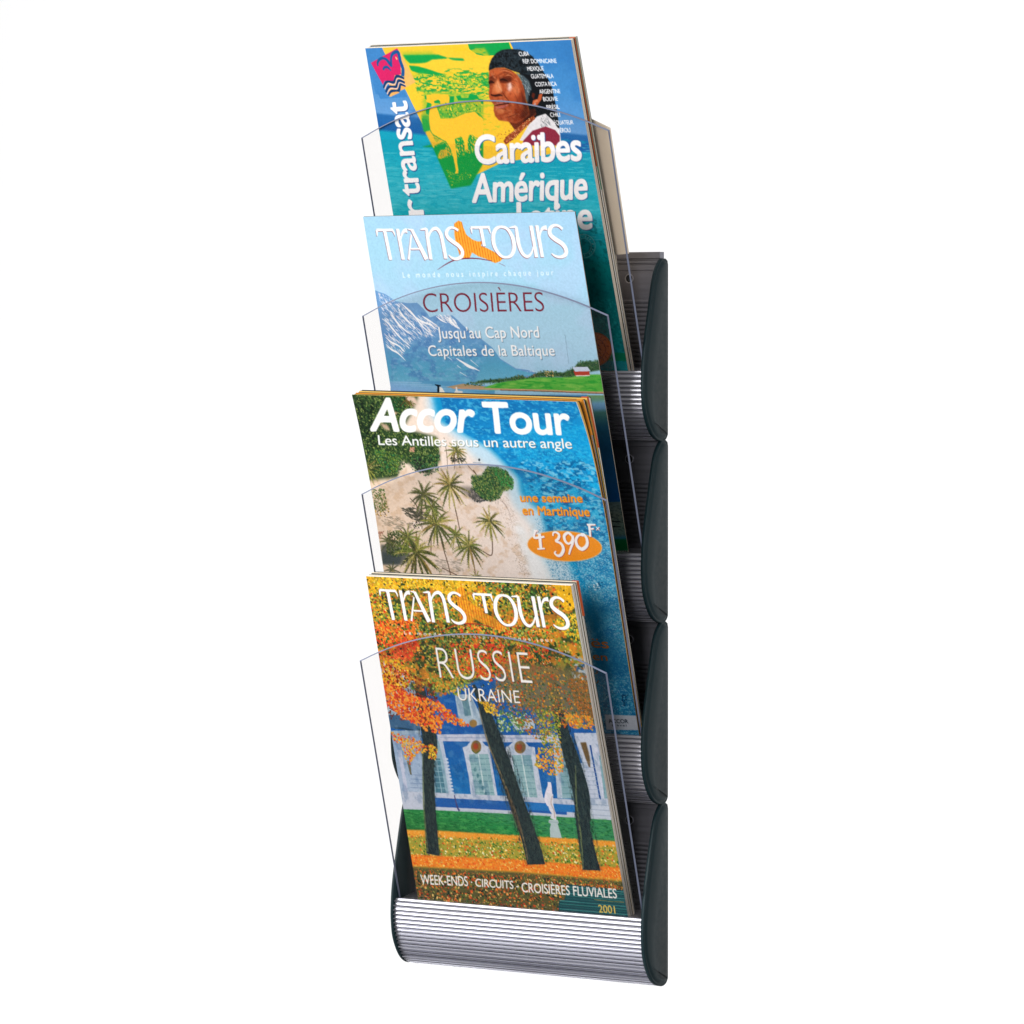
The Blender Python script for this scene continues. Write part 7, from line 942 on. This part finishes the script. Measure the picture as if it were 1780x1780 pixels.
def ribbon(pts,ws):
    p=np.array(pts,float)
    if len(ws)==1: ws=ws*2
    s=np.r_[0,np.cumsum(np.linalg.norm(np.diff(p,axis=0),axis=1))]; L=max(s[-1],1e-6)
    if len(ws)!=len(pts): wv=np.interp(s/L,np.linspace(0,1,len(ws)),ws)
    else: wv=np.array(ws,float)
    if len(p)>2:
        c=np.array(catmull([tuple(a)+(b,) for a,b in zip(p,wv)],7)); p=c[:,:2]; wv=c[:,2]
    t=np.gradient(p,axis=0); t/=np.linalg.norm(t,axis=1)[:,None]+1e-9; n=np.stack([-t[:,1],t[:,0]],1)
    return p+n*wv[:,None]/2,p-n*wv[:,None]/2
def vnoise(h,w,sx,sy,rng,octv=4):
    o=np.zeros((h,w),np.float32); amp=1; tot=0
    for i in range(octv):
        gx=max(2,int(w*RES/sx)+3); gy=max(2,int(h*RES/sy)+3); g=rng.random((gy,gx)).astype(np.float32)
        xx=np.linspace(0,gx-1.001,w) if gx<w else np.linspace(0,gx-1.001,w); yy=np.linspace(0,gy-1.001,h)
        xi=xx.astype(int); yi=yy.astype(int); fx=(xx-xi)[None]; fy=(yy-yi)[:,None]; fx=fx*fx*(3-2*fx); fy=fy*fy*(3-2*fy)
        a=g[np.ix_(yi,xi)];b=g[np.ix_(yi,xi+1)];c=g[np.ix_(yi+1,xi)];d=g[np.ix_(yi+1,xi+1)]
        o+=amp*((a*(1-fx)+b*fx)*(1-fy)+(c*(1-fx)+d*fx)*fy); tot+=amp; amp*=.55; sx=max(sx/2,.25); sy=max(sy/2,.25)
    return (o/tot-.5)*1.35+.5
def inside(px,py_,poly):
    r=np.zeros(len(px),bool); n=len(poly); j=n-1
    for i in range(n):
        xi,yi=poly[i];xj,yj=poly[j]
        c=((yi>py_)!=(yj>py_))&(px<(xj-xi)*(py_-yi)/((yj-yi) or 1e-9)+xi); r^=c; j=i
    return r
def paint(cv):
    Wm,Hm=cv['W'],cv['H']; w=int(round(Wm/.5))*3; h=int(round(Hm/.5))*3
    C=np.zeros((h,w,3),np.float32)
    def comp(m,col,a):
        if m is None: return
        M,x0,y0,x1,y1=m; M=(M*a)[...,None]; C[y0:y1,x0:x1]=C[y0:y1,x0:x1]*(1-M)+col*M
    for op in cv['ops']:
        t=op[0]
        if t=='f': C[:]=hx(op[1])
        elif t=='p': comp(mask(op[2],h,w,op[4]),hx(op[1]),op[3])
        elif t=='s':
            a,b=ribbon(op[2],op[3]); comp(mask(list(a)+list(b[::-1]),h,w,op[5]),hx(op[1]),op[4])
        elif t=='sc':
            a,b=ribbon(op[2],op[3]); m=mask(list(a)+list(b[::-1]),h,w); m2=mask(op[5],h,w)
            if m and m2:
                F=np.zeros((h,w),np.float32); F[m[2]:m[4],m[1]:m[3]]=m[0]; G=np.zeros((h,w),np.float32); G[m2[2]:m2[4],m2[1]:m2[3]]=m2[0]
                comp((F*G,0,0,w,h),hx(op[1]),op[4])
        elif t=='g':
            p0,p1=np.array(op[1]),np.array(op[2]); d=p1-p0; L=d@d
            m=mask(op[4],h,w) if op[4] else (np.ones((h,w),np.float32),0,0,w,h)
            M,x0,y0,x1,y1=m; X,Y=np.meshgrid((np.arange(x0,x1)+.5)*RES,(np.arange(y0,y1)+.5)*RES); tt=((X-p0[0])*d[0]+(Y-p0[1])*d[1])/L
            ks=[k[0] for k in op[3]]; cs=np.array([hx(k[1]) for k in op[3]]); G=np.stack([np.interp(tt,ks,cs[:,i]) for i in range(3)],-1)
            comp(m,G,1)
        elif t=='n':
            rng=np.random.default_rng(op[8]); m=mask(op[1],h,w,1.2) if op[1] else (np.ones((h,w),np.float32),0,0,w,h)
            if m is None: continue
            M,x0,y0,x1,y1=m; N=vnoise(y1-y0,x1-x0,op[2],op[3],rng); s=np.clip((N-op[5])/(op[6]-op[5]),0,1); comp((M*s*s*(3-2*s),x0,y0,x1,y1),hx(op[4]),op[7])
        elif t=='d':
            rng=np.random.default_rng(op[9]); poly=np.array(op[1]); n=op[2]; x0,y0=poly.min(0); x1,y1=poly.max(0)
            x0,y0=max(0,x0),max(0,y0); x1,y1=min(Wm,x1),min(Hm,y1)
            if x1<=x0 or y1<=y0: continue
            px=rng.uniform(x0,x1,n*4); py_=rng.uniform(y0,y1,n*4); ok=inside(px,py_,poly); px,py_=px[ok][:n],py_[ok][:n]
            pal=[hx(c) for c in op[5]]; asp=op[6]; a0,a1=op[7]
            for i in range(len(px)):
                r=rng.uniform(op[3],op[4]); a=math.radians(rng.uniform(a0,a1)); ca,sa=math.cos(a),math.sin(a); kk=6
                ra=r*math.sqrt(asp)*(1.3 if asp>2 else 1); rb=r/math.sqrt(asp)
                q=[]
                for j in range(kk):
                    tt=j/kk*6.283; e=rng.uniform(.55,1.3); x=ra*math.cos(tt)*e; y=rb*math.sin(tt)*e; q.append((px[i]+x*ca-y*sa,py_[i]+x*sa+y*ca))
                comp(mask(q,h,w),pal[rng.integers(len(pal))]*rng.uniform(.88,1.1),op[8])
        elif t=='m':   # palm crown seen from above: drooping fronds with leaflets
            rng=np.random.default_rng(op[5]); c0=np.array(op[1]); R=op[2]*.92; n=op[4]
            pal=[['7f9640','a0a850','5f7a34','c4bc6c','455c28'],['a0a24c','74883a','c4b868','4a5c2c','a88e4c','d4c87c'],['4a5434','5f6a3c','394430','7a7c48']][op[3]]
            comp(mask([(c0[0]+R*.16*math.cos(i),c0[1]+R*.16*math.sin(i)) for i in np.arange(0,6.28,.6)],h,w,.5),hx('5a4c34'),.8)
            for i in range(n):
                a=i/n*6.283+rng.uniform(-.15,.15); L=R*rng.uniform(.75,1.12); dr=R*.22
                P_=[c0+np.array([math.cos(a),math.sin(a)])*L*t_+np.array([0,dr*t_*t_]) for t_ in np.linspace(0,1,6)]
                col=hx(pal[rng.integers(len(pal))]); dark=hx('343c24')
                A,B=ribbon(P_,[.3,R*.09,R*.10,R*.07,.2]); comp(mask(list(A)+list(B[::-1]),h,w),dark if rng.random()<.35 else col*.8,.9)
                for t_ in np.linspace(.2,1,8):
                    q0=c0+np.array([math.cos(a),math.sin(a)])*L*t_+np.array([0,dr*t_*t_])
                    for sg in (-1,1):
                        b=a+sg*rng.uniform(.5,.9); l=R*.17*(1.15-t_*.6); e=q0+np.array([math.cos(b),math.sin(b)+.2])*l
                        A,B=ribbon([q0,e],[.5,.18]); comp(mask(list(A)+list(B[::-1]),h,w),col*rng.uniform(.75,1.2) if rng.random()<.75 else dark,.85)
                A,B=ribbon(P_,[.22,.3,.2]); comp(mask(list(A)+list(B[::-1]),h,w),hx('c8b878'),.6)
    letters(cv,comp,h,w)
    rng=np.random.default_rng(5); C*=1+(vnoise(h,w,1.2,1.2,rng,2)[...,None]-.5)*.06   # fine print grain
    lum=C@np.array([.3,.59,.11],np.float32); C=lum[...,None]+(C-lum[...,None])*1.01; C=(C-.5)*1.07+.495
    return np.clip(C.reshape(h//3,3,w//3,3,3).mean((1,3)),0,1)
def surf(cv):
    c=[np.array(q) for q in cv['corners']]; a,b,d=cv['curl']
    n=np.cross(c[1]-c[0],c[2]-c[0]); n/=np.linalg.norm(n); n=n if n[1]>0 else -n     # backwards
    def S(u,v,t=0,curl=1.0):
        u=np.asarray(u,float); v=np.asarray(v,float); t=np.asarray(t,float)
        P_=(c[0]*((1-u)*(1-v))[...,None]+c[1]*(u*(1-v))[...,None]+c[2]*((1-u)*v)[...,None]+c[3]*(u*v)[...,None])
        s=np.clip((v-.6)/.4,0,None); q=np.clip((v-.86)/.14,0,None)*np.clip((u-.75)/.25,0,None)
        P_[...,1]-=(a*s*s+b*u*s*s+d*q*q)*curl
        return P_+n*t[...,None]
    return S
def grid(name,S,nu,nv,t,curl=1.0,u0=0,u1=1,v0=0,v1=1,org=None):
    U,Vv=np.meshgrid(np.linspace(u0,u1,nu),np.linspace(v1,v0,nv)); P_=S(U,Vv,np.full(U.shape,float(t)),curl)
    co_=(P_.reshape(-1,3)-org)*MM
    i=np.arange((nu-1)*(nv-1)); r=i//(nu-1); c=i%(nu-1); a=r*nu+c
    F=np.stack([a,a+nu,a+nu+1,a+1],1)
    me=bpy.data.meshes.new(name); me.vertices.add(len(co_)); me.vertices.foreach_set('co',co_.ravel().astype(np.float32))
    me.loops.add(F.size); me.loops.foreach_set('vertex_index',F.ravel().astype(np.int32)); me.polygons.add(len(F)); me.polygons.foreach_set('loop_start',np.arange(0,F.size,4,dtype=np.int32))
    me.update(calc_edges=True); me.shade_smooth(); return me
def slab(name,S,t0,t1,org,curl0,curl1,du=.002,dv=.001,nv=46,nu=17,up=0,bands=None,su=0,layers=7,u0=0):
    """a closed bundle of pages between two depths, built as separate leaves slightly out of step"""
    rng=np.random.default_rng(abs(hash(name))%1 + int(t0*10)+3)
    v=[];fc=[];mi=[]
    ts=np.linspace(t0,t1,layers+1)
    for l in range(layers):
        a,b=ts[l]+.04,ts[l+1]-.04
        e=rng.uniform(-.0012,.0012,4)
        us=np.linspace(max(u0,du+su+e[0]),1-du+su+e[1],nu); vs=np.linspace(dv*.3,1-dv+up+e[2],nv)
        base=len(v); U,Vv=np.meshgrid(us,vs)
        for t,cu in ((a,curl0+(curl1-curl0)*l/layers),(b,curl0+(curl1-curl0)*(l+1)/layers)):
            P_=S(U,Vv,np.full(U.shape,t),cu).reshape(-1,3); v+=list((P_-org)*MM)
        n=nu*nv
        for j in range(nv-1):
            for i in range(nu-1):
                q=base+j*nu+i; fc.append((q,q+1,q+nu+1,q+nu)); fc.append((n+q,n+q+nu,n+q+nu+1,n+q+1)); mi+=[l,l]
        for j in range(nv-1):
            for i in (0,nu-1):
                q=base+j*nu+i; fc.append((q,q+nu,n+q+nu,n+q)); mi.append(l)
        for i in range(nu-1):
            for j in (0,nv-1):
                q=base+j*nu+i; fc.append((q,n+q,n+q+1,q+1)); mi.append(l)
    me=bpy.data.meshes.new(name); me.from_pydata([tuple(x) for x in v],[],fc); me.update()
    bm=bmesh.new(); bm.from_mesh(me); bmesh.ops.recalc_face_normals(bm,faces=bm.faces); bm.to_mesh(me); bm.free()
    me.attributes.new('leaf','INT','FACE').data.foreach_set('value',np.array(mi,np.int32))
    return me,mi
def page_mat(name,cols):
    m=pmat(name,cols[0],.75,spec=.2,noise=.1,nscale=(900,900,900)); return m
# cover material: vertex-stored ink through a glossy coated stock
INK=bpy.data.materials.new('printed_cover'); INK.use_nodes=True; nt=INK.node_tree; b=nt.nodes['Principled BSDF']
at=nt.nodes.new('ShaderNodeAttribute'); at.attribute_name='ink'
mul=nt.nodes.new('ShaderNodeMix'); mul.data_type='RGBA'; mul.blend_type='MULTIPLY'; mul.inputs['Factor'].default_value=1; mul.inputs['B'].default_value=(.81,.81,.81,1)
nt.links.new(at.outputs['Color'],mul.inputs['A']); nt.links.new(mul.outputs['Result'],b.inputs['Base Color'])
b.inputs['Roughness'].default_value=.4; b.inputs['Specular IOR Level'].default_value=.09
nz=nt.nodes.new('ShaderNodeTexNoise'); nz.inputs['Scale'].default_value=14; nz.inputs['Detail'].default_value=3; bp=nt.nodes.new('ShaderNodeBump'); bp.inputs['Strength'].default_value=.12; bp.inputs['Distance'].default_value=.002
nt.links.new(nz.outputs[0],bp.inputs['Height']); nt.links.new(bp.outputs[0],b.inputs['Normal'])
fcache={}
def textgeo(s,bold,track):
    """outline edges of a line of lettering in em units"""
    key=(s,bold,track)
    if key in fcache: return fcache[key]
    cu=bpy.data.curves.new('t','FONT'); cu.body=s; cu.size=1; cu.offset=min(bold,0); cu.space_character=track; cu.resolution_u=5
    o=bpy.data.objects.new('t',cu); sc.collection.objects.link(o); bpy.context.view_layer.update()
    me=bpy.data.meshes.new_from_object(o.evaluated_get(bpy.context.evaluated_depsgraph_get()))
    co_=np.zeros(len(me.vertices)*3); me.vertices.foreach_get('co',co_)
    cnt={}
    for p in me.polygons:
        v_=list(p.vertices)
        if p.normal.z<0: v_=v_[::-1]
        for a_,b_ in zip(v_,v_[1:]+v_[:1]):
            if (b_,a_) in cnt: del cnt[(b_,a_)]
            else: cnt[(a_,b_)]=1
    bpy.data.objects.remove(o); bpy.data.curves.remove(cu); bpy.data.meshes.remove(me)
    fcache[key]=(co_.reshape(-1,3)[:,:2],np.array(list(cnt))); return fcache[key]
CAPH=textgeo('H',0,1)[0][:,1].max()
def letters(cv,comp,h,w):
    for it in sorted(cv['txt'],key=lambda q:q['l']):
        if 't' in it:
            co_,E=textgeo(it['t'],it['b'],it['k'])
            x0,x1=co_[:,0].min(),co_[:,0].max(); X=np.array(it['x']); Y=np.array(it['y'])/CAPH
            xy=np.array(it['o'])+((co_[:,0]-x0)/(x1-x0))[:,None]*X+co_[:,1][:,None]*Y
            m=mask(list(xy)+[xy.min(0)-2,xy.max(0)+2],h,w,0,E)
            if m is None: continue
            M=m[0]
            if it['b']>0:
                r=it['b']*np.linalg.norm(Y)*.62/RES; k=max(1,int(round(r)))
                M=np.clip(boxblur(M,k,1)*(1.5 if r<1.2 else k*1.3+1),0,1)
            comp((M,)+m[1:],hx(it['c']),1)
        else:
            for pts,ws in it['g']:
                A,B=ribbon(pts,ws); comp(mask(list(A)+list(B[::-1]),h,w),hx(it['c']),1)
# ------------------------------------------------------------------ brochures
def brochure(k,label,thick,pages,curlb=1.0,layers=6,group=None,nm='travel_brochure'):
    cv=D['covers'][k]; S=surf(cv); org=np.array(cv['corners'][0])
    root=bpy.data.objects.new(nm,None); sc.collection.objects.link(root); root.location=V(*org); tag(root,label,'brochure','travel brochures in the rack pockets')
    art=paint(cv); me=grid('cover',S,art.shape[1],art.shape[0],0,org=org)
    at=me.color_attributes.new('ink','FLOAT_COLOR','POINT'); rgba=np.ones((art.shape[0]*art.shape[1],4),np.float32); rgba[:,:3]=lin(art.reshape(-1,3)); at.data.foreach_set('color',rgba.ravel())
    link('cover',me,INK,root)
    if thick>.5:
        pm,mi=slab('page_block',S,.3,thick,org,1,curlb,layers=layers)
        for c in pages: pm.materials.append(PAGES[c])
        pm.polygons.foreach_set('material_index',np.array([min(i,len(pages)-1) if len(pages)>=layers else i%len(pages) for i in mi],np.int32)); link('page_block',pm,None,root)
    bc=grid('back_cover',S,8,30,thick+.25,curlb,org=org); bc.materials.append(PAGES['k']); link('back_cover',bc,None,root)
    return root
def spare(k,label,t0,t1,pages,curl=(0.4,0.4),du=0,up=0,su=0,layers=4,group=None,strip=None):
    cv=D['covers'][k]; S=surf(cv); org=np.array(cv['corners'][0])+np.array([0,t0,0])
    root=bpy.data.objects.new('travel_brochure',None); sc.collection.objects.link(root); root.location=V(*org); tag(root,label,'brochure','travel brochures in the rack pockets')
    pm,mi=slab('page_block',S,t0+.3,t1-.2,org,curl[0],curl[1],layers=layers,up=up-.001,su=su)
    for c in pages[1:]: pm.materials.append(PAGES[c])
    pm.polygons.foreach_set('material_index',np.array([i%(len(pages)-1) for i in mi],np.int32)); link('page_block',pm,None,root)
    cm,_=slab('cover',S,t0,t0+.25,org,curl[0],curl[0],layers=1,up=up,su=su,du=0,dv=0); cm.materials.append(PAGES[pages[0]]); link('cover',cm,None,root)
    bm_,_=slab('back_cover',S,t1-.15,t1,org,curl[1],curl[1],layers=1,up=up,su=su,du=0,dv=0); bm_.materials.append(PAGES['k']); link('back_cover',bm_,None,root)
    if strip:   # printed bleed showing on the fore edge near the top corner
        for (v0,v1,col,a,b_) in strip:
            s_,_=slab('edge_print',S,a,b_,org,curl[0],curl[0],layers=1,up=up+.0006-(1-v1),su=su,du=-.0016,dv=0,nv=30,nu=4,u0=.975)
            # keep only the right-hand part above v0
            bm=bmesh.new(); bm.from_mesh(s_)
            Q=[S(np.array(1.),np.array(v0),np.array(a),curl[0])]; zc=(float(Q[0][2])-org[2])*MM
            bmesh.ops.bisect_plane(bm,geom=bm.verts[:]+bm.edges[:]+bm.faces[:],plane_co=(0,0,zc),plane_no=(0,0,-1),clear_outer=True)
            bmesh.ops.holes_fill(bm,edges=bm.edges)
            bm.to_mesh(s_); bm.free(); s_.materials.append(PAGES[col]); link('edge_print',s_,None,root)
    return root
PAGES={c:page_mat('paper_'+n,[h]) for c,n,h in [('w','white','f6f3ee'),('c','cream','e2d6c4'),('g','grey','c8c4bc'),('d','dark','6a6864'),('o','orange','e0912e'),('r','rust','c0562a'),('y','yellow','e9bd62'),('e','green','4f8f74'),('b','beige','ecdcc4'),('t','teal','2f6f78'),('k','black','26302c')]}
brochure(0,'Caribbean and Latin America brochure with a blue sea cover in the top pocket',5.2,['w','b','w','c','w','b'],layers=6)
spare(0,'white-topped brochure with a green corner edge right behind the Caribbean brochure',5.7,8.2,['w','w','b'],(0,0),up=.001,layers=4,strip=[(.62,1,'r',5.9,6.5),(.55,1,'e',6.9,7.9)])
spare(0,'rearmost brochure in the top pocket, pale cream page edges',8.6,11.2,['c','w','b','e'],(0,0),up=.002,layers=4)
brochure(1,'cruise brochure with a pale blue sky and snowy mountain cover in the second pocket',1.3,['w','c'],layers=2)
brochure(2,'beach brochure with palm trees and turquoise water, its top curling forward',2.2,['w','y','o'],.8,layers=3)
spare(2,'orange-topped brochure right behind the beach brochure',2.6,5.0,['o','w','d','w','k'],(.62,.45),up=.003,layers=4,strip=[(.90,1,'o',2.9,4.7)])
spare(2,'rearmost brochure in the third pocket, its rust and orange bleed showing at the corner',5.5,8.4,['y','c','k','w'],(.35,.15),up=.006,layers=4,strip=[(.86,1,'r',5.8,8.1)])
brochure(3,'autumn park brochure with a blue palace and three tree trunks in the bottom pocket',4.4,['c','w','g','c'],layers=4)
spare(3,'brochure with grey page edges right behind the autumn park brochure',4.9,8.4,['g','c','g','w'],(0,0),up=0,layers=4)
spare(3,'rearmost brochure in the bottom pocket with an orange-brown corner',8.8,12.6,['b','c','w','g'],(0,0),up=.001,layers=4,strip=[(.90,1,'r',9.2,12.2)])
# added tan sheet, cut to the top brochures' shadow on the wall
n=np.array(D['n']); cp_=[np.array(p) for p in D['wall_shadow']]; o0=cp_[0]
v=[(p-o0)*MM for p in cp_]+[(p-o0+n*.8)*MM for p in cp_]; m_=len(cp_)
me=bpy.data.meshes.new('wall_shadow'); me.from_pydata([tuple(x) for x in v],[],[tuple(range(m_)),tuple(range(2*m_-1,m_-1,-1))]+[(i,(i+1)%m_,m_+(i+1)%m_,m_+i) for i in range(m_)])
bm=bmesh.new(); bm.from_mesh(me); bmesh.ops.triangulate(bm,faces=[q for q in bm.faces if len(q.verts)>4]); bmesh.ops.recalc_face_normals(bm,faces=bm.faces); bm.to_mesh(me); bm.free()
cd=link('wall_shadow_sheet',me,TAN); cd.location=V(*o0); tag(cd,'tan sheet shaped as the wall shadow seen through the top clear panel','wall_shadow')
